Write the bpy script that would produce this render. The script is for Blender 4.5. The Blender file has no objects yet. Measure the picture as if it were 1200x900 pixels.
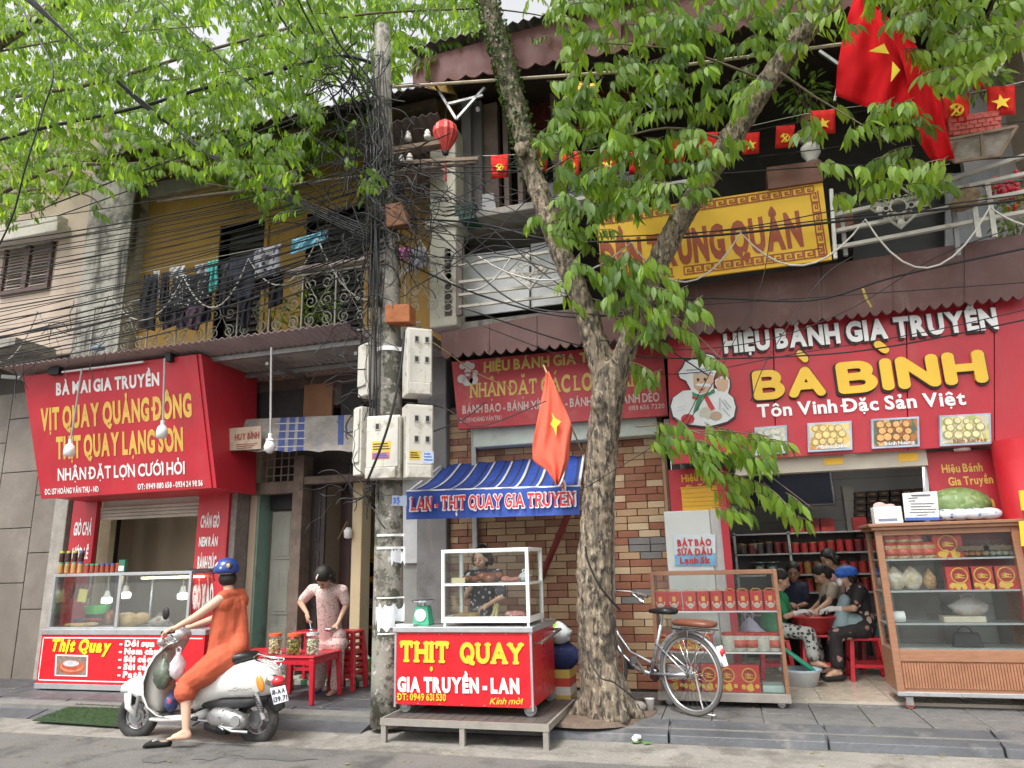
import bpy,math,random,unicodedata
from mathutils import Vector,Matrix
rnd=random.Random(11)
SC=bpy.context.scene
COL=SC.collection
rad=math.radians
# ---- camera
FPX=835.0
PITCH,YAW,ROLL,EYE=rad(13.9),rad(16.1),math.atan(89/3387),1.48
fw=Vector((-math.sin(YAW)*math.cos(PITCH),math.cos(YAW)*math.cos(PITCH),math.sin(PITCH)))
r0=Vector((math.cos(YAW),math.sin(YAW),0));u0=r0.cross(fw)
RT=math.cos(ROLL)*r0-math.sin(ROLL)*u0
UP=RT.cross(fw)
CAM=Vector((0,0,EYE))
cd=bpy.data.cameras.new('camera');cam=bpy.data.objects.new('camera',cd);COL.objects.link(cam)
cd.sensor_width=36;cd.lens=FPX/1200*36;cd.clip_end=2000;cd.clip_start=.05
cam.matrix_world=Matrix(((RT.x,UP.x,-fw.x,0),(RT.y,UP.y,-fw.y,0),(RT.z,UP.z,-fw.z,EYE),(0,0,0,1)))
SC.camera=cam
# ---- daylight (bright overcast)
SUN_EL,SUN_AZ=rad(58),rad(200)
w=bpy.data.worlds.new('World');SC.world=w;w.use_nodes=True
nt=w.node_tree;nt.nodes.clear()
sk=nt.nodes.new('ShaderNodeTexSky');sk.sky_type='NISHITA';sk.sun_disc=False
sk.sun_elevation=SUN_EL;sk.sun_rotation=SUN_AZ;sk.air_density=1.2;sk.dust_density=4.0;sk.ozone_density=1
hs=nt.nodes.new('ShaderNodeHueSaturation');hs.inputs['Saturation'].default_value=.1
bg=nt.nodes.new('ShaderNodeBackground');bg.inputs[1].default_value=.15
ow=nt.nodes.new('ShaderNodeOutputWorld')
nt.links.new(sk.outputs[0],hs.inputs['Color']);nt.links.new(hs.outputs[0],bg.inputs[0]);nt.links.new(bg.outputs[0],ow.inputs[0])
sl=bpy.data.lights.new('sun','SUN');sl.energy=1.5;sl.angle=rad(14);sl.color=(1,.965,.91)
so=bpy.data.objects.new('sun',sl);COL.objects.link(so)
sd=Vector((math.sin(SUN_AZ)*math.cos(SUN_EL),math.cos(SUN_AZ)*math.cos(SUN_EL),math.sin(SUN_EL)))
so.rotation_euler=sd.to_track_quat('Z','Y').to_euler();so.location=(0,-10,20)
SC.view_settings.view_transform='Standard';SC.view_settings.look='None'
SC.view_settings.exposure=1.08;SC.view_settings.gamma=1
SC.render.engine='CYCLES';SC.cycles.max_bounces=8;SC.cycles.transparent_max_bounces=24;SC.cycles.use_denoising=True
# ---- geometry helpers
def ray(px,py):return fw+RT*((px-600)/FPX)-UP*((py-450)/FPX)
def Q(px,py,Y):
 d=ray(px,py);return CAM+d*(Y/d.y)
def G(px,py,z=0.0):
 d=ray(px,py);return CAM+d*((z-EYE)/d.z)
def PL(px,py,pl):
 d=ray(px,py);p,n=pl;return CAM+d*((p-CAM).dot(n)/d.dot(n))
def RX(x0,y0,x1,y1,Y):
 ym,xm=(y0+y1)/2,(x0+x1)/2
 return Q(x0,ym,Y).x,Q(x1,ym,Y).x,Q(xm,y1,Y).z,Q(xm,y0,Y).z
class MB:
 def __init__(s):s.v=[];s.f=[]
 def add(s,vs,fs):
  o=len(s.v);s.v+=[tuple(v)for v in vs];s.f+=[tuple(i+o for i in f)for f in fs];return s
 def box(s,x0,x1,y0,y1,z0,z1):
  return s.add([(x0,y0,z0),(x1,y0,z0),(x1,y1,z0),(x0,y1,z0),(x0,y0,z1),(x1,y0,z1),(x1,y1,z1),(x0,y1,z1)],[(0,3,2,1),(4,5,6,7),(0,1,5,4),(1,2,6,5),(2,3,7,6),(3,0,4,7)])
 def prism(s,pts,off):
  n=len(pts);off=Vector(off);p=[Vector(q)for q in pts]
  nr=Vector((0,0,0))
  for i in range(n):nr+=p[i].cross(p[(i+1)%n])
  if nr.dot(off)>0:p.reverse()
  return s.add(p+[q+off for q in p],[tuple(range(n)),tuple(range(2*n-1,n-1,-1))]+[((i+1)%n,i,n+i,n+(i+1)%n)for i in range(n)])
 def pp(s,pts,Y,t):
  return s.prism([Q(a,b,Y)for a,b in pts],(0,t,0))
 def bar(s,a,b,w,h=None):
  a=Vector(a);b=Vector(b);h=h or w;d=(b-a).normalized()
  up=Vector((0,0,1))if abs(d.z)<.95 else Vector((0,1,0))
  sx=d.cross(up).normalized()*w/2;uz=sx.cross(d).normalized()*h/2
  return s.add([a-sx-uz,a+sx-uz,a+sx+uz,a-sx+uz,b-sx-uz,b+sx-uz,b+sx+uz,b-sx+uz],[(0,3,2,1),(4,5,6,7),(0,1,5,4),(1,2,6,5),(2,3,7,6),(3,0,4,7)][::1])
 def tube(s,pts,r,n=8,cap=True,jit=0,close=False):
  p=[Vector(q)for q in pts];m=len(p)
  rr=r if isinstance(r,(list,tuple))else[r]*m
  prev=None;rings=[]
  for i in range(m):
   if close:d=(p[(i+1)%m]-p[i-1])
   else:d=(p[min(i+1,m-1)]-p[max(i-1,0)])
   d=d.normalized()if d.length>1e-9 else Vector((0,0,1))
   if prev is None:
    a=Vector((0,0,1))if abs(d.z)<.9 else Vector((1,0,0));prev=d.cross(a).normalized()
   prev=(prev-d*prev.dot(d));prev=prev.normalized()if prev.length>1e-6 else d.orthogonal().normalized()
   q=d.cross(prev)
   rings.append([p[i]+(prev*math.cos(2*math.pi*k/n)+q*math.sin(2*math.pi*k/n))*rr[i]*(1+(rnd.uniform(-jit,jit)if jit else 0))for k in range(n)])
  vs=[v for g in rings for v in g];fs=[]
  for i in range(m if close else m-1):
   j=(i+1)%m
   for k in range(n):fs.append((i*n+k,i*n+(k+1)%n,j*n+(k+1)%n,j*n+k))
  if cap and not close:fs+=[tuple(range(n-1,-1,-1)),tuple((m-1)*n+k for k in range(n))]
  return s.add(vs,fs)
 def lathe(s,c,prof,n=16,ax='z'):
  c=Vector(c);vs=[];fs=[]
  for r,h in prof:
   for k in range(n):
    a=2*math.pi*k/n;u,v=r*math.cos(a),r*math.sin(a)
    vs.append(c+(Vector((u,v,h))if ax=='z' else Vector((u,h,-v))if ax=='y' else Vector((h,u,v))))
  for i in range(len(prof)-1):
   for k in range(n):fs.append((i*n+k,i*n+(k+1)%n,(i+1)*n+(k+1)%n,(i+1)*n+k))
  fs+=[tuple(range(n-1,-1,-1)),tuple((len(prof)-1)*n+k for k in range(n))]
  return s.add(vs,fs)
 def ell(s,c,r,n=12,m=8,rot=None):
  c=Vector(c);r=r if isinstance(r,(tuple,list))else(r,r,r);vs=[Vector((0,0,-r[2]))];fs=[]
  for i in range(1,m):
   t=math.pi*i/m
   for k in range(n):
    a=2*math.pi*k/n;vs.append(Vector((r[0]*math.sin(t)*math.cos(a),r[1]*math.sin(t)*math.sin(a),-r[2]*math.cos(t))))
  vs.append(Vector((0,0,r[2])))
  for k in range(n):fs.append((0,1+(k+1)%n,1+k))
  for i in range(m-2):
   for k in range(n):fs.append((1+i*n+k,1+i*n+(k+1)%n,1+(i+1)*n+(k+1)%n,1+(i+1)*n+k))
  o=1+(m-2)*n;L=len(vs)-1
  for k in range(n):fs.append((o+k,o+(k+1)%n,L))
  if rot:vs=[rot@v for v in vs]
  return s.add([c+v for v in vs],fs)
 def torus(s,c,R_,r,n=20,m=8,ax='y',a0=0,a1=360):
  c=Vector(c);pts=[]
  full=a1-a0>=360;k=n if full else n+1
  for i in range(k):
   a=rad(a0+(a1-a0)*i/n);u,v=R_*math.cos(a),R_*math.sin(a)
   pts.append(c+(Vector((u,0,v))if ax=='y' else Vector((u,v,0))if ax=='z' else Vector((0,u,v))))
  return s.tube(pts,r,m,close=full)
 def cap(s,a,ra,b,rb,n=12):
  a=Vector(a);b=Vector(b);d=(b-a);L=max(d.length,1e-5);d=d/L
  pts=[];rs=[]
  for t in(-1,-.85,-.5,0):pts.append(a+d*ra*t);rs.append(max(ra*math.sqrt(max(0,1-t*t)),ra*.08))
  for t in(0,.5,.85,1):pts.append(b+d*rb*t);rs.append(max(rb*math.sqrt(max(0,1-t*t)),rb*.08))
  return s.tube(pts,rs,n)
 def build(s,name,mat,parent=None,smooth=False,bevel=0,kind=None,label=None,wn=False):
  me=bpy.data.meshes.new(name);me.from_pydata(s.v,[],s.f)
  if smooth:me.polygons.foreach_set('use_smooth',[True]*len(me.polygons))
  me.materials.append(mat);me.update()
  o=bpy.data.objects.new(name,me);COL.objects.link(o)
  if parent is not None:attach(o,parent)
  if bevel:
   b=o.modifiers.new('bevel','BEVEL');b.width=bevel;b.segments=2;b.limit_method='ANGLE';b.angle_limit=rad(40)
  if kind:o['kind']=kind
  if label:o['label']=label
  return o
MATW={}
def attach(o,parent):
 o.parent=parent
 m=MATW.get(parent.name)
 if m is not None:o.matrix_parent_inverse=m.inverted()
def thing(name,label,cat,loc=(0,0,0),group=None,local=False,rz=0):
 o=bpy.data.objects.new(name,None);COL.objects.link(o);o.empty_display_size=.1
 o.location=loc;o.rotation_euler=(0,0,rz);o['label']=label;o['category']=cat
 if group:o['group']=group
 if not local:MATW[o.name]=Matrix.Translation(Vector(loc))@Matrix.Rotation(rz,4,'Z')
 return o
def tag(o,label,cat,group=None):
 o['label']=label;o['category']=cat
 if group:o['group']=group
 return o
def dup(o,loc=None,label=None,parent=None,kids=None,rz=None,scale=None):
 kids=kids if kids is not None else KIDS(o)
 c=o.copy();COL.objects.link(c)
 if parent is not None:c.parent=parent
 if loc is not None:c.location=loc
 if rz is not None:c.rotation_euler=(0,0,rz)
 if scale is not None:c.scale=scale
 if label:c['label']=label
 for k in kids:dup(k,parent=c)
 return c
def KIDS(o):return[x for x in COL.objects if x.parent==o]
# ---- materials
MC={}
def mat(name,col=None,rough=.6,var=.18,scale=4,bump=.15,bscale=60,metal=0,dirt=None,streak=None,emit=0,coat=0,spec=.5,sub=None,fine=None,stretch=None,wave=None):
 if name in MC:return MC[name]
 m=bpy.data.materials.new(name);m.use_nodes=True;MC[name]=m
 N=m.node_tree.nodes;L=m.node_tree.links;b=N['Principled BSDF']
 tc=N.new('ShaderNodeTexCoord');src=tc.outputs['Object']
 def noise(sc,det=5,st=None,ro=.6):
  n=N.new('ShaderNodeTexNoise');n.inputs['Scale'].default_value=sc;n.inputs['Detail'].default_value=det;n.inputs['Roughness'].default_value=ro
  if st:
   mp=N.new('ShaderNodeMapping');mp.inputs['Scale'].default_value=st;L.new(src,mp.inputs[0]);L.new(mp.outputs[0],n.inputs['Vector'])
  else:L.new(src,n.inputs['Vector'])
  return n.outputs['Fac']
 def ramp(x,a,bb,lo=0,hi=1):
  r=N.new('ShaderNodeMapRange');r.inputs[1].default_value=a;r.inputs[2].default_value=bb;r.inputs[3].default_value=lo;r.inputs[4].default_value=hi;r.clamp=True
  L.new(x,r.inputs[0]);return r.outputs[0]
 def mix(f,c1,c2,typ='MIX'):
  x=N.new('ShaderNodeMix');x.data_type='RGBA';x.blend_type=typ
  if isinstance(f,(int,float)):x.inputs[0].default_value=f
  else:L.new(f,x.inputs[0])
  for i,c in((6,c1),(7,c2)):
   if isinstance(c,(tuple,list)):x.inputs[i].default_value=(*c[:3],1)
   else:L.new(c,x.inputs[i])
  return x.outputs[2]
 c=tuple(col)
 v=ramp(noise(scale,6,stretch),.25,.75,1-var,1+var)
 cc=N.new('ShaderNodeCombineColor');[L.new(v,cc.inputs[i])for i in range(3)]
 out=mix(1.0,c,cc.outputs[0],'MULTIPLY')
 if fine:
  out=mix(ramp(noise(fine[1],3,stretch),fine[2],fine[2]+fine[3]),out,fine[0])
 if dirt:
  out=mix(ramp(noise(dirt[1],8,stretch,.7),dirt[2],dirt[2]+dirt[3]),out,dirt[0])
 if streak:
  out=mix(ramp(noise(streak[1],6,(1,1,.12),.65),streak[2],streak[2]+streak[3]),out,streak[0])
 L.new(out,b.inputs['Base Color'])
 b.inputs['Roughness'].default_value=rough;b.inputs['Metallic'].default_value=metal
 b.inputs['Coat Weight'].default_value=coat;b.inputs['Specular IOR Level'].default_value=spec
 rr=ramp(noise(scale*3,4),.3,.7,max(0,rough-.08),min(1,rough+.1));L.new(rr,b.inputs['Roughness'])
 if emit:b.inputs['Emission Strength'].default_value=emit;b.inputs['Emission Color'].default_value=(*c,1)
 if bump:
  bp=N.new('ShaderNodeBump');bp.inputs['Strength'].default_value=bump;bp.inputs['Distance'].default_value=.01
  if wave:
   wv=N.new('ShaderNodeTexWave');wv.bands_direction=wave[0];wv.inputs['Scale'].default_value=wave[1];L.new(src,wv.inputs[0]);L.new(wv.outputs['Fac'],bp.inputs['Height'])
  else:L.new(noise(bscale,4,stretch),bp.inputs['Height'])
  L.new(bp.outputs[0],b.inputs['Normal'])
 return m
def vmat(name,base,cols,scale,rough=.7,thr=.35,warp=1.5):
 if name in MC:return MC[name]
 m=bpy.data.materials.new(name);m.use_nodes=True;MC[name]=m
 N=m.node_tree.nodes;L=m.node_tree.links;b=N['Principled BSDF'];tc=N.new('ShaderNodeTexCoord')
 nz=N.new('ShaderNodeTexNoise');nz.inputs['Scale'].default_value=scale*warp;L.new(tc.outputs['Object'],nz.inputs['Vector'])
 sc=N.new('ShaderNodeVectorMath');sc.operation='SCALE';sc.inputs['Scale'].default_value=.5/scale*1.2;L.new(nz.outputs['Color'],sc.inputs[0])
 ad=N.new('ShaderNodeVectorMath');L.new(tc.outputs['Object'],ad.inputs[0]);L.new(sc.outputs[0],ad.inputs[1])
 vo=N.new('ShaderNodeTexVoronoi');vo.inputs['Scale'].default_value=scale;L.new(ad.outputs[0],vo.inputs['Vector'])
 mr=N.new('ShaderNodeMapRange');mr.inputs[1].default_value=thr;mr.inputs[2].default_value=thr+.06;mr.inputs[3].default_value=1;mr.inputs[4].default_value=0;L.new(vo.outputs['Distance'],mr.inputs[0])
 cr=N.new('ShaderNodeValToRGB');cr.color_ramp.interpolation='CONSTANT';sx=N.new('ShaderNodeSeparateColor');L.new(vo.outputs['Color'],sx.inputs[0]);L.new(sx.outputs[0],cr.inputs[0])
 els=cr.color_ramp.elements
 while len(els)<len(cols):els.new(.5)
 for i,c in enumerate(cols):els[i].position=i/len(cols);els[i].color=(*c,1)
 mx=N.new('ShaderNodeMix');mx.data_type='RGBA';L.new(mr.outputs[0],mx.inputs[0]);mx.inputs[6].default_value=(*base,1);L.new(cr.outputs[0],mx.inputs[7])
 L.new(mx.outputs[2],b.inputs['Base Color']);b.inputs['Roughness'].default_value=rough
 n2=N.new('ShaderNodeTexNoise');n2.inputs['Scale'].default_value=14;L.new(tc.outputs['Object'],n2.inputs['Vector'])
 bp=N.new('ShaderNodeBump');bp.inputs['Strength'].default_value=.5;bp.inputs['Distance'].default_value=.02;L.new(n2.outputs['Fac'],bp.inputs['Height']);L.new(bp.outputs[0],b.inputs['Normal'])
 return m
def glassmat(name,tint=(.95,.98,.97),refl=.85,base=.012):
 m=bpy.data.materials.new(name);m.use_nodes=True;MC[name]=m
 N=m.node_tree.nodes;L=m.node_tree.links;N.remove(N['Principled BSDF'])
 t=N.new('ShaderNodeBsdfTransparent');t.inputs[0].default_value=(*tint,1)
 g=N.new('ShaderNodeBsdfGlossy');g.inputs['Roughness'].default_value=.02;g.inputs[0].default_value=(refl,refl,refl,1)
 lw=N.new('ShaderNodeLayerWeight');lw.inputs[0].default_value=.35
 mr=N.new('ShaderNodeMapRange');mr.inputs[3].default_value=base;mr.inputs[4].default_value=.6;L.new(lw.outputs['Fresnel'],mr.inputs[0])
 d=N.new('ShaderNodeBsdfDiffuse');d.inputs[0].default_value=(.6,.6,.6,1)
 tc=N.new('ShaderNodeTexCoord');nz=N.new('ShaderNodeTexNoise');nz.inputs['Scale'].default_value=3;L.new(tc.outputs['Object'],nz.inputs['Vector'])
 m2=N.new('ShaderNodeMapRange');m2.inputs[1].default_value=.35;m2.inputs[2].default_value=.8;m2.inputs[3].default_value=.0;m2.inputs[4].default_value=.03;L.new(nz.outputs['Fac'],m2.inputs[0])
 x=N.new('ShaderNodeMixShader');L.new(mr.outputs[0],x.inputs[0]);L.new(t.outputs[0],x.inputs[1]);L.new(g.outputs[0],x.inputs[2])
 x2=N.new('ShaderNodeMixShader');L.new(m2.outputs[0],x2.inputs[0]);L.new(x.outputs[0],x2.inputs[1]);L.new(d.outputs[0],x2.inputs[2])
 L.new(x2.outputs[0],N['Material Output'].inputs[0]);return m
def leafmat(name,col,tcol,tr=.45,rough=.4):
 m=bpy.data.materials.new(name);m.use_nodes=True;MC[name]=m
 N=m.node_tree.nodes;L=m.node_tree.links;b=N['Principled BSDF']
 at=N.new('ShaderNodeAttribute');at.attribute_name='tone'
 oi=N.new('ShaderNodeObjectInfo')
 ad=N.new('ShaderNodeMath');ad.operation='ADD';L.new(at.outputs['Fac'],ad.inputs[0]);L.new(oi.outputs['Random'],ad.inputs[1])
 fr=N.new('ShaderNodeMath');fr.operation='FRACT';L.new(ad.outputs[0],fr.inputs[0])
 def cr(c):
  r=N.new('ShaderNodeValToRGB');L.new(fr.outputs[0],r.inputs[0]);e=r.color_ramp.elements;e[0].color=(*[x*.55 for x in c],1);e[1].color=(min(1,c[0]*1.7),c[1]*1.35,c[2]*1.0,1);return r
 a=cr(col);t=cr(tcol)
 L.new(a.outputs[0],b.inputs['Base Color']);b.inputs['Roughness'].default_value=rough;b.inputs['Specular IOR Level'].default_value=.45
 tl=N.new('ShaderNodeBsdfTranslucent');L.new(t.outputs[0],tl.inputs[0])
 x=N.new('ShaderNodeMixShader');x.inputs[0].default_value=tr;L.new(b.outputs[0],x.inputs[1]);L.new(tl.outputs[0],x.inputs[2]);L.new(x.outputs[0],N['Material Output'].inputs[0])
 return m
def emat(name,col,s):
 if name in MC:return MC[name]
 m=bpy.data.materials.new(name);m.use_nodes=True;MC[name]=m
 b=m.node_tree.nodes['Principled BSDF'];b.inputs['Base Color'].default_value=(*col,1);b.inputs['Emission Color'].default_value=(*col,1);b.inputs['Emission Strength'].default_value=s;return m
RED=(.50,.026,.04)
red=mat('sign red',RED,.38,.1,1.5,.06,8,dirt=((.34,.03,.04),1.2,.52,.3),streak=((.40,.07,.07),7,.56,.25))
redold=mat('faded sign red',(.45,.04,.05),.5,.15,2,.1,10,dirt=((.5,.13,.12),3,.5,.25),streak=((.3,.05,.05),9,.58,.2))
redpl=mat('red plastic',(.52,.02,.035),.3,.1,4,.03)
yel=mat('sign yellow',(.85,.5,.03),.45,.06,3,0)
yelf=mat('faded yellow letter',(.72,.45,.09),.5,.15,6,0)
wht=mat('letter white',(.8,.78,.76),.5,.05,3,0)
blk=mat('matt black',(.015,.015,.017),.5,.2,4,.1)
rub=mat('tyre rubber',(.035,.034,.033),.8,.3,6,.3,80,dirt=((.12,.11,.1),8,.5,.3))
cable=mat('cable black',(.012,.012,.013),.55,.2,3,0)
cablew=mat('cable white',(.55,.53,.48),.5,.15,3,0)
alu=mat('aluminium',(.55,.56,.57),.35,.1,8,.05,90,.75,dirt=((.3,.29,.27),5,.62,.2))
steel=mat('galvanised steel',(.36,.36,.35),.42,.2,9,.15,50,.7,dirt=((.2,.15,.11),7,.6,.15))
chrome=mat('chrome',(.7,.7,.71),.15,.08,6,.03,60,1,dirt=((.3,.28,.25),12,.62,.2))
wpaint=mat('white painted metal',(.74,.74,.72),.4,.08,6,.06,50,dirt=((.5,.47,.42),5,.64,.2))
wood=mat('cabinet wood',(.30,.145,.08),.42,.2,9,.15,60,stretch=(1,1,6))
glass=glassmat('thin glass')
skin=mat('skin',(.52,.31,.21),.5,.08,9,.08,120)
skind=mat('tanned skin',(.33,.18,.115),.5,.08,9,.08,120)
hair=mat('black hair',(.012,.01,.009),.5,.3,30,.6,40,stretch=(4,4,.6))
conc=mat('old concrete',(.3,.28,.25),.85,.25,3,.5,40,dirt=((.1,.095,.085),2.2,.5,.25),streak=((.14,.13,.11),7,.55,.2))
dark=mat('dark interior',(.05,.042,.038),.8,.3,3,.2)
# ---- lettering
GC={}
LOWX=.73
def glyph(ch,bold):
 k=(ch,bold)
 if k in GC:return GC[k]
 c=bpy.data.curves.new('glyph','FONT');c.body=ch;c.offset=bold;c.resolution_u=3
 o=bpy.data.objects.new('glyph',c);COL.objects.link(o)
 dg=bpy.context.evaluated_depsgraph_get();me=bpy.data.meshes.new_from_object(o.evaluated_get(dg))
 vs=[(v.co.x/.67,v.co.y/.67)for v in me.vertices];fs=[tuple(p.vertices)for p in me.polygons]
 bpy.data.objects.remove(o);bpy.data.curves.remove(c);bpy.data.meshes.remove(me)
 if not vs:vs=[(0,0),(.1,0),(0,.1)];fs=[(0,1,2)]
 x0=min(v[0]for v in vs);x1=max(v[0]for v in vs)
 GC[k]=([(x-x0,y)for x,y in vs],fs,x1-x0);return GC[k]
def strokes2d(pls,w):
 out=[]
 for pl in pls:
  for(ax,ay),(bx,by)in zip(pl,pl[1:]):
   dx,dy=bx-ax,by-ay;L=math.hypot(dx,dy)or 1;nx,ny=-dy/L*w/2,dx/L*w/2
   out.append([(ax+nx,ay+ny),(ax-nx,ay-ny),(bx-nx,by-ny),(bx+nx,by+ny)])
  for(ax,ay)in pl:out.append([(ax+math.cos(2*math.pi*k/10)*w/2,ay+math.sin(2*math.pi*k/10)*w/2)for k in range(10)])
 return out
def marks_for(ms,wd,top,bw):
 c=wd/2;t=top+.1+bw*.5;pl=[]
 circ='\u0302' in ms;brv='\u0306' in ms
 if circ:pl.append([(c-.17,t),(c,t+.14),(c+.17,t)])
 if brv:pl.append([(c-.15,t+.12),(c-.08,t),(c+.08,t),(c+.15,t+.12)])
 dx,dy=((.2,.13)if circ else(0,.14)if brv else(0,0))
 if '\u0301' in ms:pl.append([(c-.05+dx,t+dy),(c+.1+dx,t+.17+dy)])
 if '\u0300' in ms:pl.append([(c+.05+dx*.6,t+dy+(.06 if circ else 0)),(c-.1+dx*.6,t+.17+dy+(.06 if circ else 0))])
 if '\u0309' in ms:pl.append([(c-.07+dx,t+.17+dy),(c+.05+dx,t+.2+dy),(c+.06+dx,t+.1+dy),(c+dx,t+.02+dy)])
 if '\u0303' in ms:pl.append([(c-.15,t+dy),(c-.06,t+.08+dy),(c+.06,t+.02+dy),(c+.15,t+.1+dy)])
 if '\u0323' in ms:pl.append([(c,-.2),(c,-.201)])
 if '\u031b' in ms:pl.append([(wd-.02,top-.08),(wd+.1,top+.06),(wd+.09,top+.12)])
 return pl
def arc(cx,cy,rx,ry,a0,a1,n=9):return[(cx+rx*math.cos(rad(a0+(a1-a0)*i/n)),cy+ry*math.sin(rad(a0+(a1-a0)*i/n)))for i in range(n+1)]
SF={'A':(.9,[[(.02,.0),(.45,1),(.88,.0)],[(.2,.32),(.7,.32)]]),'B':(.72,[[(.0,0),(.0,1),(.4,1)]+arc(.4,.76,.24,.24,90,-90)+[(.0,.52)],[(.4,.52)]+arc(.44,.26,.28,.26,90,-90)+[(.0,0)]]),'D':(.78,[[(0,0),(0,1),(.3,1)]+arc(.32,.5,.44,.5,90,-90)+[(0,0)]]),'E':(.6,[[(.6,1),(0,1),(0,0),(.6,0)],[(0,.52),(.5,.52)]]),'G':(.8,[arc(.42,.5,.42,.5,50,330,12)+[(.8,.42),(.5,.42)]]),'H':(.72,[[(0,0),(0,1)],[(.72,0),(.72,1)],[(0,.5),(.72,.5)]]),'I':(.0,[[(0,0),(0,1)]]),'L':(.55,[[(0,1),(0,0),(.55,0)]]),'N':(.74,[[(0,0),(0,1),(.74,0),(.74,1)]]),'Q':(.86,[arc(.42,.5,.42,.5,0,360,16),[(.5,.22),(.68,-.06),(.86,-.1)]]),'R':(.72,[[(0,0),(0,1),(.36,1)]+arc(.38,.75,.26,.25,90,-90)+[(0,.5)],[(.34,.5),(.7,0)]]),'T':(.76,[[(0,1),(.76,1)],[(.38,1),(.38,0)]]),'U':(.74,[[(0,1),(0,.4)]+arc(.37,.37,.37,.37,180,360)+[(.74,1)]]),'Y':(.8,[[(0,1),(.4,.5),(.8,1)],[(.4,.5),(.4,0)]]),}
SERIF={'A':[(.02,0),(.88,0)],'H':[(0,0),(0,1),(.72,0),(.72,1)],'I':[(0,0),(0,1)],'L':[(0,0),(0,1)],'N':[(0,0),(0,1),(.74,1)],'R':[(0,0),(0,1),(.72,0)],'T':[(.38,0)],'U':[(0,1),(.74,1)],'Y':[(.4,0),(0,1),(.8,1)],'E':[(0,0),(0,1)],'B':[(0,0),(0,1)]}
def txt(parent,s,pl,a,b,hpx,m,bold=.035,depth=0.0,lift=.004,font='sans',sw=.2,gap=.13,shear=0,name='lettering',grow=0):
 if font=='sans':bold=bold*.8+.02
 n=pl[1].normalized()
 A,B,T=PL(a[0],a[1],pl),PL(b[0],b[1],pl),PL(a[0],a[1]-hpx,pl)
 ex=(B-A).normalized();ey=n.cross(ex).normalized()
 if ey.z<0:ey=-ey
 H=(T-A).dot(ey)
 polys=[];x=0;bw=.1+bold*2.0
 for ch in s:
  if ch==' ':x+=.34;continue
  if ch in 'Đđ':base,ms=('D' if ch=='Đ' else 'd'),['-']
  else:d=unicodedata.normalize('NFD',ch);base,ms=d[0],d[1:]
  if font!='sans' and base.upper()in SF:
   wd,pls=SF[base.upper()];off=sw/2
   for p in strokes2d(pls,sw+grow):polys.append([(q[0]+x+off,q[1]*(1-sw)+off)for q in p])
   if font=='slab':
    for(sx,sy)in SERIF.get(base.upper(),[]):
     for p in strokes2d([[(sx-.15,sy),(sx+.15,sy)]],sw*.62+grow):polys.append([(q[0]+x+off,q[1]*(1-sw)+(off if sy>.5 else off*.75))for q in p])
    if base.upper()=='T':
     for sx in(0,.76):
      for p in strokes2d([[(sx,.98),(sx,.78)]],sw*.62+grow):polys.append([(q[0]+x+off,q[1]*(1-sw)+off)for q in p])
   wd+=sw;top=1
   mk=marks_for(ms,wd,1.02,sw*.5)
   if ms==['-']:mk=[[(-.1,.5),(.3,.5)]]
   for p in strokes2d(mk,sw*.72+grow):polys.append([(q[0]+x,q[1])for q in p])
   x+=wd+gap*(.6 if font=='round' else 1)
  else:
   if base in 'iI' and any(k in '\u0300\u0301\u0302\u0309\u0303' for k in ms)and base=='i':base='\u0131'
   vs,fs,wd=glyph(base,bold)
   for f in fs:polys.append([(vs[i][0]+x,vs[i][1])for i in f])
   top=1.0 if base.isupper()else LOWX
   if ms:
    mk=marks_for(ms,wd,top,bw*.4)
    if ms==['-']:mk=[[(-.1,.5),(.3,.5)]]if ch=='Đ' else[[(wd*.45,.88),(wd+.08,.88)]]
    for p in strokes2d(mk,bw):polys.append([(q[0]+x,q[1])for q in p])
   x+=wd+gap*.75
 W=x-gap*.75;sx=(B-A).length/W
 mb=MB();k=0
 for p in polys:
  k=(k+1)%67
  z=lift+depth+k*.00005
  pts=[A+ex*((u+shear*v)*sx)+ey*(v*H)+n*z for u,v in p]
  ar=sum(p[i][0]*p[(i+1)%len(p)][1]-p[(i+1)%len(p)][0]*p[i][1]for i in range(len(p)))
  if depth>0:
   mb.prism(pts,-n*depth)
  else:
   nn=Vector((0,0,0))
   for i in range(len(pts)):nn+=(pts[i]-A).cross(pts[(i+1)%len(pts)]-A)
   if nn.dot(n)<0:pts.reverse()
   mb.add(pts,[tuple(range(len(pts)))])
 return mb.build(name,m,parent)
def YP(Y):return(Vector((0,Y,0)),Vector((0,-1,0)))
# ---- ground
def struct(o):o['kind']='structure';return o
asph=mat('asphalt',(.125,.12,.112),.85,.22,1.3,.6,160,fine=((.30,.29,.27),110,.57,.08),dirt=((.07,.068,.065),1.9,.5,.12))
gut=mat('gutter concrete',(.235,.22,.195),.85,.25,2,.7,90,dirt=((.13,.12,.105),2.5,.48,.15),fine=((.42,.4,.36),60,.6,.08))
slate=mat('slate paving',(.075,.078,.085),.5,.35,3,.5,30,dirt=((.17,.16,.15),2.6,.52,.15))
slate2=mat('grey paving',(.14,.138,.135),.6,.3,3,.5,40,dirt=((.055,.053,.05),3,.5,.15),fine=((.2,.19,.18),18,.58,.08))
joint=mat('mortar joint',(.17,.165,.155),.9,.2,8,.4)
struct(MB().box(-150,150,-60,120,-.5,0).build('road',asph))
struct(MB().box(-30,30,5.75,6.42,-.1,.006).build('gutter',gut))
pav=struct(MB().box(-30,30,6.5,30,-.1,.1).build('pavement',joint))
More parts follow.
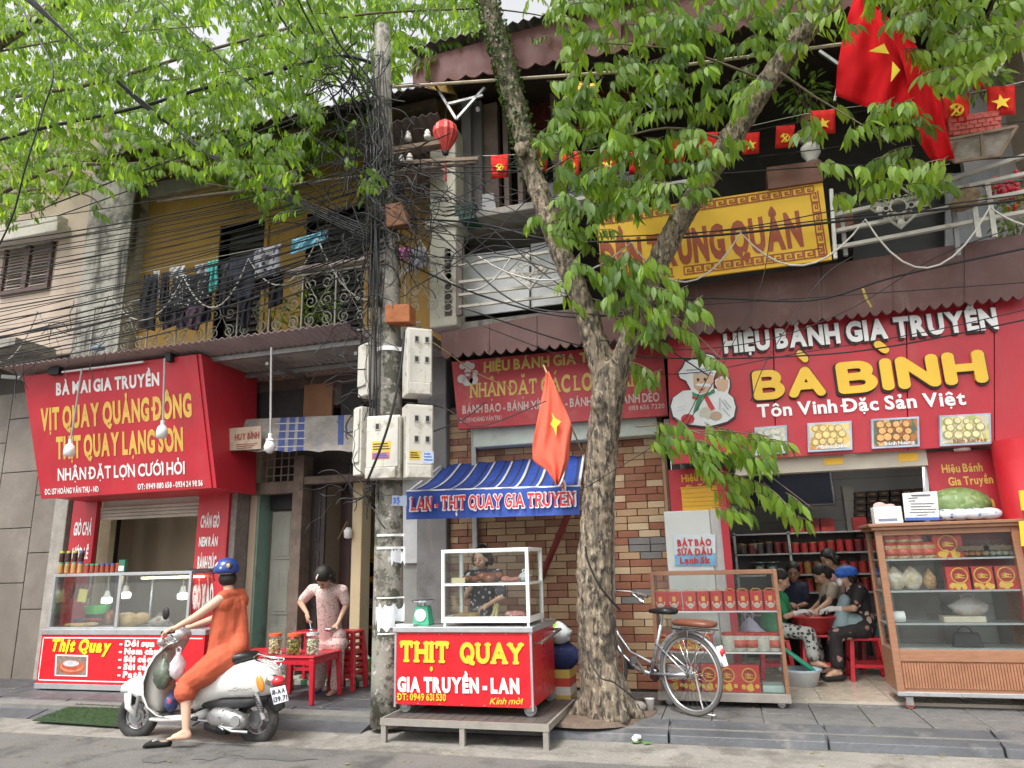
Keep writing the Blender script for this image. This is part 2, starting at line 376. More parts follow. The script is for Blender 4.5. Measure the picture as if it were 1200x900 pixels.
def kerb(x0,x1,y0,y1,z0,z1,m,name='kerb_stone'):
 p=[(y0-.02,0),(y0,z0),(y1,z1),(y1,0)]
 mb=MB();g=.008
 mb.add([(x0+g,a,b)for a,b in p]+[(x1-g,a,b)for a,b in p],[(0,1,2,3)[::-1],(4,5,6,7)[::-1][::-1],(0,1,5,4)[::-1],(1,2,6,5)[::-1],(2,3,7,6)[::-1],(3,0,4,7)[::-1]])
 return mb.build(name,m,pav,bevel=.008)
x=-1.62
for wd in(1.02,1.2,1.18,.62,.75,.9,1.0):kerb(x,x+wd,6.4,6.68,.07,.135,slate);x+=wd
x=-3.3
for wd in(1.0,.8,1.1,.95,1.0,.9,1.1,1.0,1.0):kerb(x-wd,x,6.28,6.78,.012,.11,slate);x-=wd
kerb(-3.3,-1.62,6.6,6.72,.05,.11,slate)
tl={}
def tile(nm,sx,sy,m):
 mb=MB().box(0,sx-.008,0,sy-.008,-.02,.022);return mb.build(nm,m,pav,bevel=.004)
n=0
t0=tile('paving_tile',.42,.42,slate2);t0.location=(-1.1,6.69,.1)
for i in range(11):
 for j in range(3 if i<7 else 3):
  X=-1.1+.42*i;Y=6.69+.42*j
  if(i,j)!=(0,0):
   c=t0.copy();COL.objects.link(c);c.location=(X,Y,.1+rnd.uniform(-.002,.002))
  n+=1
t1=tile('paving_tile',.6,.44,slate);t1.location=(-10.6,6.79,.09)
for i in range(15):
 for j in range(3):
  X=-10.6+.6*i+(.3 if j%2 else 0);Y=6.79+.44*j
  if(i,j)!=(0,0)and X<-2.3:
   c=t1.copy();COL.objects.link(c);c.location=(X,Y,.092+rnd.uniform(-.002,.002))
struct(MB().lathe((-1.35,6.98,.1),[(.1,.0),(.62,.0),(.6,.035),(.3,.05),(.05,.05)],24).build('tree_pit_earth',mat('bare earth',(.14,.10,.075),.95,.3,9,.9,50)))
a,b,c_,d_=G(38,845,.03),G(142,852,.03),G(150,829,.09),G(90,826,.09)
gm=MB().prism([a,b,c_,d_],(0,0,.012)).build('turf_mat',mat('artificial turf',(.03,.06,.02),.95,.3,12,1.0,150));tag(gm,'flat piece of green artificial turf lying over the sloping kerb','turf mat')
tv=[];tf=[]
for k in range(5000):
 u,v=rnd.random(),rnd.random();p=(a*(1-u)+b*u)*(1-v)+(d_*(1-u)+c_*u)*v;h=rnd.uniform(.008,.018);q=rnd.uniform(0,6.3)
 o=len(tv);tv+=[(p.x,p.y,p.z+.01),(p.x+.004*math.cos(q),p.y+.004*math.sin(q),p.z+.01),(p.x+rnd.uniform(-.006,.006),p.y+rnd.uniform(-.006,.006),p.z+.01+h)];tf.append((o,o+1,o+2))
MB().add(tv,tf).build('turf_blades',mat('turf blade',(.04,.09,.02),.8,.3,20,0),gm,kind='stuff')
damp=mat('damp patch',(.105,.102,.097),.75,.2,6,.2)
for(px,py,w_,h_)in((245,887,.13,.1),(320,888,.34,.07),(180,892,.1,.06)):
 p=G(px,py,.0);pts=[(p.x+w_*math.cos(t*.35)*(1+.25*math.sin(t*1.7)),p.y+h_*math.sin(t*.35)*(1+.3*math.cos(t*2.1)),.004)for t in range(18)]
 o=MB().add(pts,[tuple(range(18))]).build('damp_patch',damp);struct(o)
th=thing('dropped_flower','white crumpled flower with green leaves dropped in the gutter by the kerb','litter',G(748,871,.006))
p=G(745,869,.02)
mb=MB()
for k in range(9):mb.ell(p+Vector((rnd.uniform(-.03,.03),rnd.uniform(-.02,.02),rnd.uniform(0,.04))),(.022,.015,.018),7,5)
mb.build('petals',wht,th,smooth=True)
mb=MB()
for k in range(7):
 q=p+Vector((rnd.uniform(-.04,.13),rnd.uniform(-.03,.02),-.005));mb.prism([q,q+Vector((.05,.01,0)),q+Vector((.07,-.01,.005)),q+Vector((.02,-.02,0))],(0,0,.004))
mb.build('leaves',mat('litter green',(.10,.25,.05),.6),th)
lp=[]
for k in range(60):
 p=G(rnd.uniform(0,1200),rnd.uniform(866,898),.008)if k%2 else Vector((rnd.uniform(-8,2.4),rnd.uniform(6.7,7.6),.128));lp.append(p)
mb=MB()
for p in lp:
 a_=rnd.uniform(0,6);s_=rnd.uniform(.012,.03);mb.prism([p+Vector((math.cos(a_+t)*s_*(1 if t%3.1<1 else.4),math.sin(a_+t)*s_*.6,0))for t in(0,1.5,3.1,4.7)],(0,0,.003))
o=mb.build('fallen_leaves',mat('fallen leaf',(.2,.18,.05),.7,.4,3));tag(o,'small fallen leaves scattered over the road and the paving','leaf litter');o['kind']='stuff'
# ---- buildings
beige=mat('beige plaster',(.46,.37,.30),.85,.14,1.3,.35,60,dirt=((.3,.24,.2),1.6,.55,.25),streak=((.24,.2,.17),4,.6,.2))
stone=mat('grey stone cladding',(.17,.145,.12),.6,.22,1.6,.3,50,dirt=((.27,.235,.2),1.3,.5,.3),streak=((.3,.27,.23),3,.6,.2))
mould=mat('mould streaked concrete',(.42,.40,.36),.9,.2,2,.5,50,dirt=((.12,.11,.10),1.6,.5,.12),streak=((.07,.065,.06),3.2,.5,.12))
yelw=mat('ochre plaster',(.36,.21,.055),.85,.18,1.2,.4,40,dirt=((.42,.36,.25),1.5,.6,.08),streak=((.2,.11,.04),5,.58,.18))
tealw=mat('teal plaster',(.19,.33,.27),.85,.2,2,.4,40,dirt=((.09,.13,.1),2,.54,.2),streak=((.3,.36,.3),5,.6,.2))
oldwood=mat('weathered timber',(.15,.115,.09),.85,.3,6,.6,40,dirt=((.06,.05,.045),4,.5,.3))
paledoor=mat('grey green painted wood',(.30,.31,.26),.7,.12,5,.3,50,streak=((.18,.17,.14),9,.58,.2))
creamw=mat('cream inner wall',(.58,.47,.29),.8,.1,2,.2)
brownm=mat('maroon sheet metal',(.115,.052,.045),.58,.15,2,.12,5,dirt=((.2,.12,.11),2,.55,.3),streak=((.24,.17,.15),5,.6,.25))
corr=mat('faded corrugated roofing',(.36,.29,.28),.6,.15,2,.2,30,dirt=((.16,.11,.09),3,.55,.2))
corrd=mat('dark corrugated roofing',(.13,.11,.105),.7,.25,2,.2,30,dirt=((.05,.04,.035),3,.5,.2))
greyw=mat('grey cement render',(.2,.195,.19),.9,.2,3,.5,40,dirt=((.09,.085,.08),2,.52,.2),streak=((.36,.25,.19),3,.63,.1))
# --- 1 far left house
h1=thing('stone_clad_house','house with grey stone cladded ground floor and beige upper wall at far left','house',(-12,8,.1))
MB().box(-17,-8.97,7.9,14,0,4.6).build('ground_floor_wall',mat('stone joint',(.07,.06,.05),.9),h1)
MB().box(-17,-9.55,7.92,12,4.6,8.6).build('wall',beige,h1)
MB().box(-9.55,-8.97,7.84,12,4.6,8.6).build('corner_pier',beige,h1,bevel=.02)
xs=[-13.5,-12.3,-11.1,-10.05,-9.36,-8.97];zs=[.1,1.0,1.75,2.55,3.35,4.1]
for i in range(len(xs)-1):
 for j in range(len(zs)-1):
  zo=.35 if i%2 else 0
  MB().box(xs[i]+.006,xs[i+1]-.006,7.875+rnd.uniform(-.004,.004),7.9,zs[j]+(zo if j else 0)+.006,zs[j+1]+(zo if j<4 else 0)-.006).build('stone_panel',stone,h1,bevel=.004)
X0,X1,Z0,Z1=RX(8,287,58,338,7.9)
brownwin=mat('brown shutter',(.085,.05,.042),.6,.2,6,.3)
w1=MB().box(X0-.05,X1+.05,7.86,7.93,Z1,Z1+.06).box(X0-.05,X1+.05,7.86,7.93,Z0-.06,Z0).box(X0-.05,X0,7.86,7.93,Z0,Z1).box(X1,X1+.05,7.86,7.93,Z0,Z1).box((X0+X1)/2-.05,(X0+X1)/2+.05,7.855,7.93,Z0,Z1).build('shuttered_window',brownwin,h1)
w1.name='window'
for(a,b)in((X0,(X0+X1)/2-.05),((X0+X1)/2+.05,X1)):
 k=0;z=Z0+.02
 while z<Z1-.04:
  MB().add([(a+.03,7.875,z),(b-.03,7.875,z),(b-.03,7.91,z+.045),(a+.03,7.91,z+.045),(a+.03,7.883,z-.004),(b-.03,7.883,z-.004),(b-.03,7.918,z+.041),(a+.03,7.918,z+.041)],[(0,1,2,3),(7,6,5,4),(0,4,5,1),(1,5,6,2),(2,6,7,3),(3,7,4,0)]).build('slat',mat('pale slat',(.26,.22,.19),.6),w1);z+=.052
MB().box(X0,X1,7.93,7.95,Z0,Z1).build('shutter_back',blk,w1)
l0=Q(0,265,7.5);l1=Q(70,258,7.5)
MB().box(-11.4,Q(68,258,7.6).x,7.6,7.9,Q(40,275,7.6).z,Q(40,264,7.6).z).box(-11.3,Q(66,258,7.65).x,7.66,7.9,Q(40,263,7.66).z,Q(40,256,7.66).z).build('window_hood',mat('pale ledge',(.5,.47,.42),.8,.2,4,.3),h1,bevel=.015)
MB().box(-14,-9.3,7.2,7.9,4.55,4.7).build('ledge',conc,h1,bevel=.01)
for k in range(4):MB().bar(Q(30+k*22,462,7.3)+Vector((-.5,0,.3)),(-9.1+k*.02,7.9,4.2-.3*k),.05).build('bracket',steel,h1)
st=MB().box(Q(-30,0,7.6).x-.3,Q(34,0,7.6).x+.36,7.45,7.86,.1,.24).build('stone_block',slate2,bevel=.02);tag(st,'low grey stone block on the pavement against the clad wall','stone block')
MB().box(-9.85,-9.25,7.5,7.85,.12,.235)
# --- 2 stained pier and ochre balcony house
h2=thing('ochre_balcony_house','old ochre plastered house with iron balcony under corrugated roof','house',(-5.8,8.1,.1))
MB().box(-8.97,-8.12,7.8,14,3.6,8.2).build('stained_pier',mould,h2,bevel=.015)
D1=RX(255,262,308,395,8.1);D2=RX(358,246,428,390,8.1)
wl=MB()
xs=[-8.12,D1[0],D1[1],D2[0],D2[1],-2.95]
for i in range(5):
 if i in(1,3):wl.box(xs[i],xs[i+1],8.1,8.4,(D1,D2)[i//2][3],8.0)
 else:wl.box(xs[i],xs[i+1],8.1,8.4,4.1,8.0)
wl.build('wall',yelw,h2)
MB().box(-8.1,-3,8.0,8.1,7.05,7.3).build('cornice',conc,h2,bevel=.02)
slat=mat('dark slat',(.035,.03,.028),.7,.3,6)
for d in(D1,D2):
 dd=MB().box(d[0],d[1],8.3,8.36,4.15,d[3]).build('door',slat,h2)
 z=4.25
 while z<d[3]-.05:
  MB().box(d[0]+.06,d[1]-.06,8.26,8.3,z,z+.035).build('slat',slat,dd);z+=.1
 MB().box(d[0]-.06,d[0],8.07,8.3,4.15,d[3]+.06).box(d[1],d[1]+.06,8.07,8.3,4.15,d[3]+.06).box(d[0],d[1],8.07,8.3,d[3],d[3]+.06).build('door_frame',yelw,dd)
MB().box(-8.2,-3.15,7.15,8.1,3.98,4.12).build('balcony_slab',conc,h2,bevel=.01)
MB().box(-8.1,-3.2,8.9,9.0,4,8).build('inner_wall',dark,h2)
def corrugated(name,x0,x1,ya,za,yb,zb,pitch,amp,m,parent,t=.006,kind=None):
 mb=MB();vs=[];n=int((x1-x0)/pitch*4)
 for i in range(n+1):
  X=x0+(x1-x0)*i/n;w_=amp*math.sin(2*math.pi*(X-x0)/pitch)
  vs+=[(X,ya,za+w_),(X,yb,zb+w_),(X,ya,za+w_+t),(X,yb,zb+w_+t)]
 fs=[]
 for i in range(n):
  a=4*i;b=a+4
  fs+=[(a,a+1,b+1,b),(a+2,b+2,b+3,a+3),(a,b,b+2,a+2),(a+1,a+3,b+3,b+1)]
 mb.add(vs,fs);return mb.build(name,m,parent,smooth=False,kind=kind)
corrugated('roof',-8.4,-3.05,6.9,7.05,9.5,8.6,.12,.02,corrd,h2)
MB().tube([Q(185,236,7.0),Q(300,222,7.0),Q(560,190,7.0)],.022,8).build('eave_pipe',oldwood,h2)
MB().box(-8.4,-3.05,7.4,7.5,7.12,7.24).build('eave_beam',oldwood,h2)
iron=mat('painted wrought iron',(.42,.42,.37),.6,.2,9,.3,60,dirt=((.2,.13,.08),9,.6,.15))
rl=thing('balcony_railing','wrought iron scroll railing with pale handrail along the ochre balcony','railing',(-5.5,7.2,4.12))
Zr=Q(380,310,7.2).z
MB().box(-5.35,-3.15,7.14,7.26,Zr-.05,Zr).build('handrail',mat('pale pink rail',(.48,.40,.36),.7,.15,5,.2),rl,bevel=.008)
MB().box(-8.0,-3.15,7.19,7.21,Zr-.11,Zr-.09).box(-8.0,-3.15,7.19,7.21,4.16,4.18).build('rail_bar',iron,rl)
def scroll(cx,cz,r,sgn,turns=1.6):
 pts=[]
 for i in range(15):
  t=i/14;a=t*turns*2*math.pi;q=r*(1-t*.85);pts.append((cx+sgn*q*math.cos(a+1.2),7.2,cz+q*math.sin(a+1.2)))
 return pts
xx=-7.95;hgt=Zr-.1-4.17
while xx<-3.35:
 wdt=.46
 MB().bar((xx,7.2,4.17),(xx,7.2,Zr-.1),.016).build('baluster',iron,rl)
 mb=MB()
 for(u,v,r,s_)in((.12,.84,.1,1),(.34,.84,.1,-1),(.12,.55,.1,-1),(.34,.55,.1,1),(.12,.25,.09,1),(.34,.25,.09,-1)):
  mb.tube(scroll(xx+u,4.17+hgt*v,r,s_),.007,4)
 mb.tube([(xx+.03,7.2,4.2),(xx+.23,7.2,4.17+hgt*.5),(xx+.43,7.2,4.2)],.007,4).tube([(xx+.03,7.2,Zr-.13),(xx+.23,7.2,4.17+hgt*.5),(xx+.43,7.2,Zr-.13)],.007,4)
 mb.build('scrollwork',iron,rl);xx+=wdt
aw=thing('corrugated_canopy','long faded pink corrugated canopy with grey beam over the left shops','canopy',(-6.2,6.8,4.0))
zA=Q(250,400,6.7).z
corrugated('sheet',-8.9,Q(408,371,6.7).x,6.7,zA+.02,8.05,zA-.12,.09,.014,corr,aw)
for y_ in(7.12,7.75):MB().box(-8.8,-3.88,y_,y_+.05,zA-.1-(y_-7.1)*.1,zA-.045-(y_-7.1)*.1).build('beam',steel,aw)
for xq in(-8.2,-6.6,-5.2,-4.0):MB().box(xq,xq+.04,7.2,8.05,zA-.2,zA-.16).build('rafter',steel,aw)
# --- ground floor of left shop
h3=thing('roast_meat_shop','narrow shop room with beige back wall behind the left roast meat stall','shop',(-7.2,8,.1))
PX=lambda x,y,Y:Q(x,y,Y).x
MB().box(-8.97,PX(84,640,8.0),7.86,8.3,.1,4.0).build('left_pier',mat('rough render',(.38,.35,.31),.95,.25,5,1.0,30),h3,bevel=.01)
sp_l=(PX(84,640,7.85),PX(112,640,7.85));sp_r=(PX(232,640,7.85),PX(268,640,7.85))
MB().box(sp_l[1],sp_r[0],7.9,8.1,Q(170,600,7.9).z-.02,4.0).build('shutter_box',mat('cream shutter box',(.52,.49,.42),.6,.1),h3)
zsh=Q(170,592,7.88).z
for k in range(4):MB().box(sp_l[1],sp_r[0],7.86+.004*k,7.9,zsh-.045*k-.04,zsh-.045*k).build('shutter_slat',mat('shutter slat',(.42,.38,.32),.5),h3,bevel=.006)
MB().box(-8.95,-5.9,9.25,9.35,.1,3.4).box(-8.96,-8.93,8.3,9.3,.1,3.4).box(-5.95,-5.85,8.1,10.3,.1,3.4).build('inner_wall',mat('taupe inner wall',(.48,.39,.28),.8,.1,2,.15),h3)
MB().box(-8.95,-5.85,8.1,9.4,3.3,3.4).build('ceiling',creamw,h3)
MB().box(-8.95,-5.85,7.9,9.4,.1,.13).build('floor',slate2,h3)
MB().box(PX(128,650,8.6),PX(138,650,8.6),8.5,8.6,.13,3.2).build('door_post',blk,h3)
MB().box(PX(113,650,8.2),PX(126,650,8.2),8.2,8.3,.13,3.2).build('folding_shutter',mat('cream door',(.55,.46,.3),.6),h3)
mb=MB().torus(Q(222,598,8.8),.3,.015,24,5,'y').torus(Q(222,598,8.8),.2,.012,20,5,'y')
o=mb.build('wall_fan',blk);
fan=thing('wall_fan_unit','black round fan high inside the left shop','fan',Q(222,598,8.8));fan.name='ceiling_fan';o.name='fan_guard';attach(o,fan)
MB().ell(Q(222,598,8.8),(.07,.1,.07),10,6).build('fan_motor',blk,fan,smooth=True)
for k in range(4):
 a=k*1.57;c=Q(222,598,8.8);MB().prism([c+Vector((.05*math.cos(a),0,.05*math.sin(a))),c+Vector((.18*math.cos(a-.35),0.02,.18*math.sin(a-.35))),c+Vector((.19*math.cos(a+.3),-.02,.19*math.sin(a+.3)))],(0,.006,0)).build('fan_blade',blk,fan)
for nm,sp,words in(('l',sp_l,[('GIÒ CHẢ',627,86,107,14),('ƯỚP LỄ',655,84,103,12)]),('r',sp_r,[('CHÂN GIÒ',618,235,257,13),('NEM RÁN',640,233,255,10),('BÁNH ĐÚC',668,231,253,15),('GIÒ XÀO',704,227,250,22)])):
 t=thing('shop_side_banner','narrow red vertical banner of shop dishes '+('left of the stall opening' if nm=='l' else 'right of the stall opening'),'banner',(sp[0],7.85,.2),'red vertical banners beside the left shop')
 MB().box(sp[0],sp[1],7.8,7.86,.5,Q(100,582,7.8).z+.05).build('panel',red,t)
 for(s_,y_,xa,xb,hh)in words:txt(t,s_,YP(7.8),(xa,y_),(xb,y_-.5),hh,wht,.02)
MB().box(sp_r[1],sp_r[1]+.09,7.84,8.1,.1,3.2).build('right_pier',mat('speckled pier',(.22,.2,.18),.8,.3,12,.5),h3,bevel=.008)
A_,B_,C_,D_=Q(27,441,6.9),Q(230,415,6.9),Q(248,572,7.15),Q(48,585,7.15)
sg=thing('roast_duck_sign','big tilted red shop sign with white and yellow lettering over left stall','sign',D_)
nrm=(B_-A_).cross(D_-A_).normalized();
if nrm.y>0:nrm=-nrm
pl=((A_+B_+C_+D_)/4,nrm)
P4=[PL(27,441,pl),PL(230,415,pl),PL(248,572,pl),PL(48,585,pl)]
MB().prism(P4,-nrm*.04).build('panel',red,sg,bevel=.004)
bR=Vector((P4[1].x+.02,8.0,P4[1].z-.05));cR=Vector((P4[2].x+.02,7.9,P4[2].z-.02))
MB().prism([P4[1]-nrm*.02+Vector((.004,0,0)),bR,cR,P4[2]-nrm*.02+Vector((.004,0,0))],(.05,0,0)).build('side_panel',red,sg)
MB().prism([P4[3]-nrm*.05+Vector((.02,0,.02)),P4[2]-nrm*.05+Vector((-.0,0,.02)),cR+Vector((0,0,.02)),Vector((P4[3].x+.02,7.88,cR.z+.02))],(0,0,.02)).build('underside',red,sg)
txt(sg,'BÀ MAI GIA TRUYỀN',pl,(66,463),(187,451),13,wht,.03)
txt(sg,'VỊT QUAY QUẢNG ĐÔNG',pl,(48,504),(225,487),23,yelf,.035)
txt(sg,'THỊT QUAY LẠNG SƠN',pl,(66,537),(215,527),23,yelf,.035)
txt(sg,'NHẬN ĐẶT LỢN CƯỚI HỎI',pl,(68,563),(217,555),13,wht,.01)
txt(sg,'ĐC: 157 HOÀNG VĂN THỤ - NĐ',pl,(53,579.5),(116,576),6,wht,.02)
txt(sg,'ĐT: 0949 880 658 - 0934 24 98 56',pl,(162,573.5),(238,569),6,wht,.02)
tb=thing('tube_lamp','unlit white tube lamp along the top of the tilted left sign','lamp',Q(120,428,6.85))
MB().tube([Q(73,436,6.85),Q(168,424,6.85)],.014,8).build('tube',wpaint,tb);MB().bar(Q(60,436,6.88),Q(72,435,6.88),.09).bar(Q(197,420,6.88),Q(203,419,6.88),.1).build('bracket',blk,tb)
# --- 3 old doorway house (between left sign and pole)
h4=thing('old_doorway_house','old dark doorway with weathered timber frames and teal side wall','house',(-4.6,8.2,.1))
PXD=lambda x:Q(x,640,8.1).x
xa,xb,xc,xd,xe=PXD(268),PXD(300),PXD(340),PXD(382),PXD(480)
zl=Q(350,545,8.1).z
MB().box(xa-.35,xb,8.12,8.4,.12,Q(285,578,8.1).z).build('teal_wall',tealw,h4,bevel=.01)
MB().box(PXD(344),PXD(356),8.02,8.24,.12,Q(350,535,8.1).z).build('door_post',oldwood,h4,bevel=.006)
MB().box(xa,PXD(344),8.04,8.2,Q(310,580,8.1).z,Q(310,566,8.1).z).box(PXD(356),xe,8.04,8.2,Q(410,565,8.1).z,Q(410,556,8.1).z).build('lintel',oldwood,h4,bevel=.006)
for k in range(9):
 X=xa+.05+(PXD(344)-xa-.1)*k/8;MB().bar((X,8.15,Q(310,566,8.1).z),(X,8.15,Q(310,530,8.1).z),.018).build('grille_bar',mat('grille metal',(.25,.21,.17),.6),h4)
for k in range(3):MB().bar((xa,8.14,Q(310,558-10*k,8.1).z),(PXD(344),8.14,Q(310,558-10*k,8.1).z),.014).build('grille_bar',MC['grille metal'],h4)
MB().box(xa-.1,xe,8.1,8.3,Q(330,480,8.1).z,4.1).build('upper_wall',mat('sooty wall',(.10,.075,.062),.9,.35,3,.5,30,dirt=((.04,.03,.028),2,.5,.2)),h4)
MB().box(PXD(350),PXD(385),8.06,8.1,Q(360,492,8.1).z,Q(360,452,8.1).z).build('plywood_patch',mat('ply',(.24,.12,.06),.8,.2,4),h4)
for(u,v)in((292,348),(395,420),(430,470)):
 MB().box(PXD(u),PXD(v),8.085,8.1,Q(360,490,8.1).z,Q(360,455,8.1).z).build('shutter_panel',mat('blackened shutter',(.03,.027,.025),.8),h4)
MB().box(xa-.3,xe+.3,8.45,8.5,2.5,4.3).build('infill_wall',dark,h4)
MB().box(xa-.1,xe,8.02,8.1,Q(340,445,8.1).z,Q(340,418,8.1).z).build('crumbling_beam',mat('flaking plaster',(.24,.17,.13),.95,.3,6,.8,30,dirt=((.45,.4,.36),5,.62,.05)),h4,bevel=.02)
def panel_door(x0,x1,Y,z0,z1,m,parent,name='door_leaf',np_=3):
 d=MB().box(x0,x1,Y,Y+.04,z0,z1).build(name,m,parent,bevel=.004)
 hh=(z1-z0)/np_
 for k in range(np_):
  a,b=z0+hh*k+.07,z0+hh*(k+1)-.05
  MB().box(x0+.06,x1-.06,Y-.012,Y,a,b).box(x0+.1,x1-.1,Y-.02,Y-.012,a+.04,b-.04).build('panel',m,d,bevel=.006)
 return d
panel_door(PXD(304),PXD(335),8.35,.12,Q(320,600,8.35).z,paledoor,h4)
MB().box(PXD(303),PXD(337),8.3,8.42,Q(320,598,8.35).z,Q(320,575,8.35).z).build('fanlight',blk,h4)
panel_door(PXD(357)-.02,PXD(372),8.25,.12,Q(365,568,8.2).z,mat('black brown door',(.03,.022,.02),.5,.2,5,.3),h4)
dl=panel_door(PXD(374),PXD(396),8.6,.12,Q(385,568,8.6).z,mat('dark maroon door',(.045,.02,.018),.4,.2,5,.2),h4)
MB().box(PXD(400),PXD(412),8.35,8.6,.12,2.75).build('inner_pier',creamw,h4,bevel=.01)
MB().box(PXD(412)-.1,xe+.4,10.2,10.3,.1,3.4).box(xa,PXD(412)-.1,10.9,11,.1,3.4).build('back_wall',mat('ochre grey inner wall',(.55,.47,.3),.85,.12,2,.2),h4)
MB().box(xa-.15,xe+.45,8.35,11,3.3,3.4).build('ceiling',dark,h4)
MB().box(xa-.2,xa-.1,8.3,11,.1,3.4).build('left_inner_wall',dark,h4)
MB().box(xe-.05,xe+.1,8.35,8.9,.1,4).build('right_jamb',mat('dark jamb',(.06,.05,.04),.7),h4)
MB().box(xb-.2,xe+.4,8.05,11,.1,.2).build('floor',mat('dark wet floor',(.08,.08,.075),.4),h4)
for k in range(26):
 X=PXD(262)+k*.085
 if X>xe:break
 for j in range(2):MB().box(X,X+.08,8.0-.1*j,8.09-.1*j,.12,.205-.03*j).build('threshold_tile',mat('green tile',(.05,.16,.09),.3)if(k+j)%2 else mat('cream tile',(.5,.5,.44),.3),h4)
 # --- 4 brick fronted shop house (middle)
h5=thing('brick_fronted_house','shop house with brown and cream brick ground floor behind the tree','house',(-1.9,8.2,.1))
PB=lambda x,y=640,Y=8.1:Q(x,y,Y).x
xw0,xw1=PB(527),PB(783);zt=Q(600,500,8.1).z
MB().box(xw0,xw1,8.115,8.5,.1,zt+.3).box(xw1-.1,xw1,8.5,9.6,.1,3).build('wall',mat('brick mortar',(.12,.09,.07),.95,.2,8,.5),h5)
bm_=[mat('cream brick',(.43,.28,.16),.75,.18,5,.35,60,dirt=((.3,.2,.12),3,.6,.2)),mat('brown brick',(.29,.135,.08),.75,.25,5,.35,60,dirt=((.12,.05,.03),3,.56,.2)),mat('red brick',(.29,.115,.065),.75,.2,5,.35,60),mat('pale brick',(.56,.42,.27),.8,.15,5,.35,60),mat('grey patched brick',(.2,.19,.185),.85,.15,5,.4,60)]
bw_,bh_=.235,.078
protos={}
MB_stuff={}
nb=0;row=0;z=.13
while z<zt+.2:
 X=xw0-(bw_ if row%3==1 else bw_*.5 if row%3==2 else 0)
 kk=row
 while X<xw1-.02:
  a,b=max(X,xw0)+.005,min(X+bw_,xw1)-.005
  if b-a>.03:
   right=a>PB(700)
   r_=rnd.random();col=(kk+row//2)%2 if rnd.random()<.6 else rnd.randint(0,1)
   if right:col=0 if r_<.3 else 2 if r_<.75 else 3 if r_<.92 else 1
   elif r_<.1:col=1-col
   if right and abs(z-1.55)<.1 and a<PB(772)and a>PB(735):col=4
   if right and z<1.2 and r_>.93:col=4
   full=abs(b-a-bw_+.01)<.002
   hidden=(z<.5 and b<PB(640))or(zt+.2>z>Q(560,548,8.1).z and False)
   cx=(a+b)/2
   if hidden or nb>=298:
    MB_stuff.setdefault(col,MB()).box(a,b,8.1,8.12,z+.004,z+bh_-.004)
   else:
    key=(col,full)
    if full and key in protos:
     o=protos[key].copy();COL.objects.link(o);o.location=Vector((cx,8.1+rnd.uniform(-.003,.003),z))
    else:
     wq=(b-a)/2;o=MB().box(-wq,wq,-.012,.02,.004,bh_-.004).build('brick',bm_[col],None,bevel=.003)
     o.location=(cx,8.1,z);o.parent=h5;o.matrix_parent_inverse=MATW[h5.name].inverted()
     if full:protos[key]=o
    nb+=1
  X+=bw_;kk+=1
 z+=bh_;row+=1
for col,m_ in MB_stuff.items():m_.build('bricks',bm_[col],h5,kind='stuff')
MB().box(xw1-.002,xw1+.03,8.1,8.5,.1,zt).build('corner_strip',MC['cream brick'],h5)
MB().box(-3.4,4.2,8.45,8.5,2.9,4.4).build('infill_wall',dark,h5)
MB().box(PB(556),PB(562),8.02,8.08,.15,Q(560,500,8.05).z).build('drain_pipe',steel,h5,bevel=.01)
MB().box(PB(492),xw0,8.0,8.5,.1,4.0).build('grey_pier',greyw,h5,bevel=.015)
MB().box(PB(460),PB(492),8.15,8.5,.1,2.6).build('side_wall',mat('narrow inner wall',(.3,.3,.28),.8),h5)
MB().pp([(470,590),(489,590),(489,660),(470,660)],8.1,.02).build('poster',mat('pale poster',(.55,.56,.56),.5),h5)
MB().box(PB(556,500,7.95),PB(770,490,7.95),7.9,8.12,Q(660,517,7.9).z,Q(660,492,7.9).z).build('beam',mat('pale green render',(.48,.53,.46),.8,.15,4,.3,dirt=((.3,.3,.26),3,.55,.2)),h5,bevel=.01)
s2=thing('faded_bakery_sign','faded red sign board with yellow lettering behind the tree trunk','sign',Q(540,500,7.85))
MB().pp([(529,424),(777,400),(783,487),(537,503)],7.8,.06).build('panel',redold,s2,bevel=.004)
ply=YP(7.8)
fy=mat('worn yellow letter',(.62,.47,.12),.6,.25,9,0,dirt=((.5,.2,.12),7,.6,.1))
fw_=mat('worn white letter',(.6,.47,.42),.6,.25,9,0)
txt(s2,'HIỆU BÁNH GIA TRUYỀN',ply,(567,436),(745,420),11,fy,.025)
txt(s2,'NHẬN ĐẶT CÁC LOẠI BÁNH',ply,(551,467),(762,452),18,fy,font='slab',sw=.2)
txt(s2,'BÁNH BAO - BÁNH XÍU PÀO - BÁNH KEM - BÁNH DẺO',ply,(542,485),(773,470),9,fw_,.01)
txt(s2,'ĐC: 159 HOÀNG VĂN THỤ',ply,(539,495.5),(588,492),5,fw_,.0)
txt(s2,'083 656 7220',ply,(737,481),(779,478),5,fw_,.0)
cream=mat('logo grey white',(.6,.58,.55),.5,.05)
mb=MB()
for(x,y,r)in((548,428,5),(542,429,4),(553,429,4),(548,436,4.5),(541,444,5.5),(548,446,7),(555,445,6),(557,437,3.5)):
 p=Q(x,y,7.797);rr=r*.0098;mb.lathe(p,[(rr,0),(rr,-.002)],14,'y')
mb.build('chef_emblem',cream,s2)
MB().pp([(544,436.5),(552,436),(552,437.5),(544,438)],7.793,.002).pp([(545,441),(554,440.5),(549,447)],7.793,.002).build('emblem_marks',mat('emblem dark',(.3,.08,.07),.6),s2)
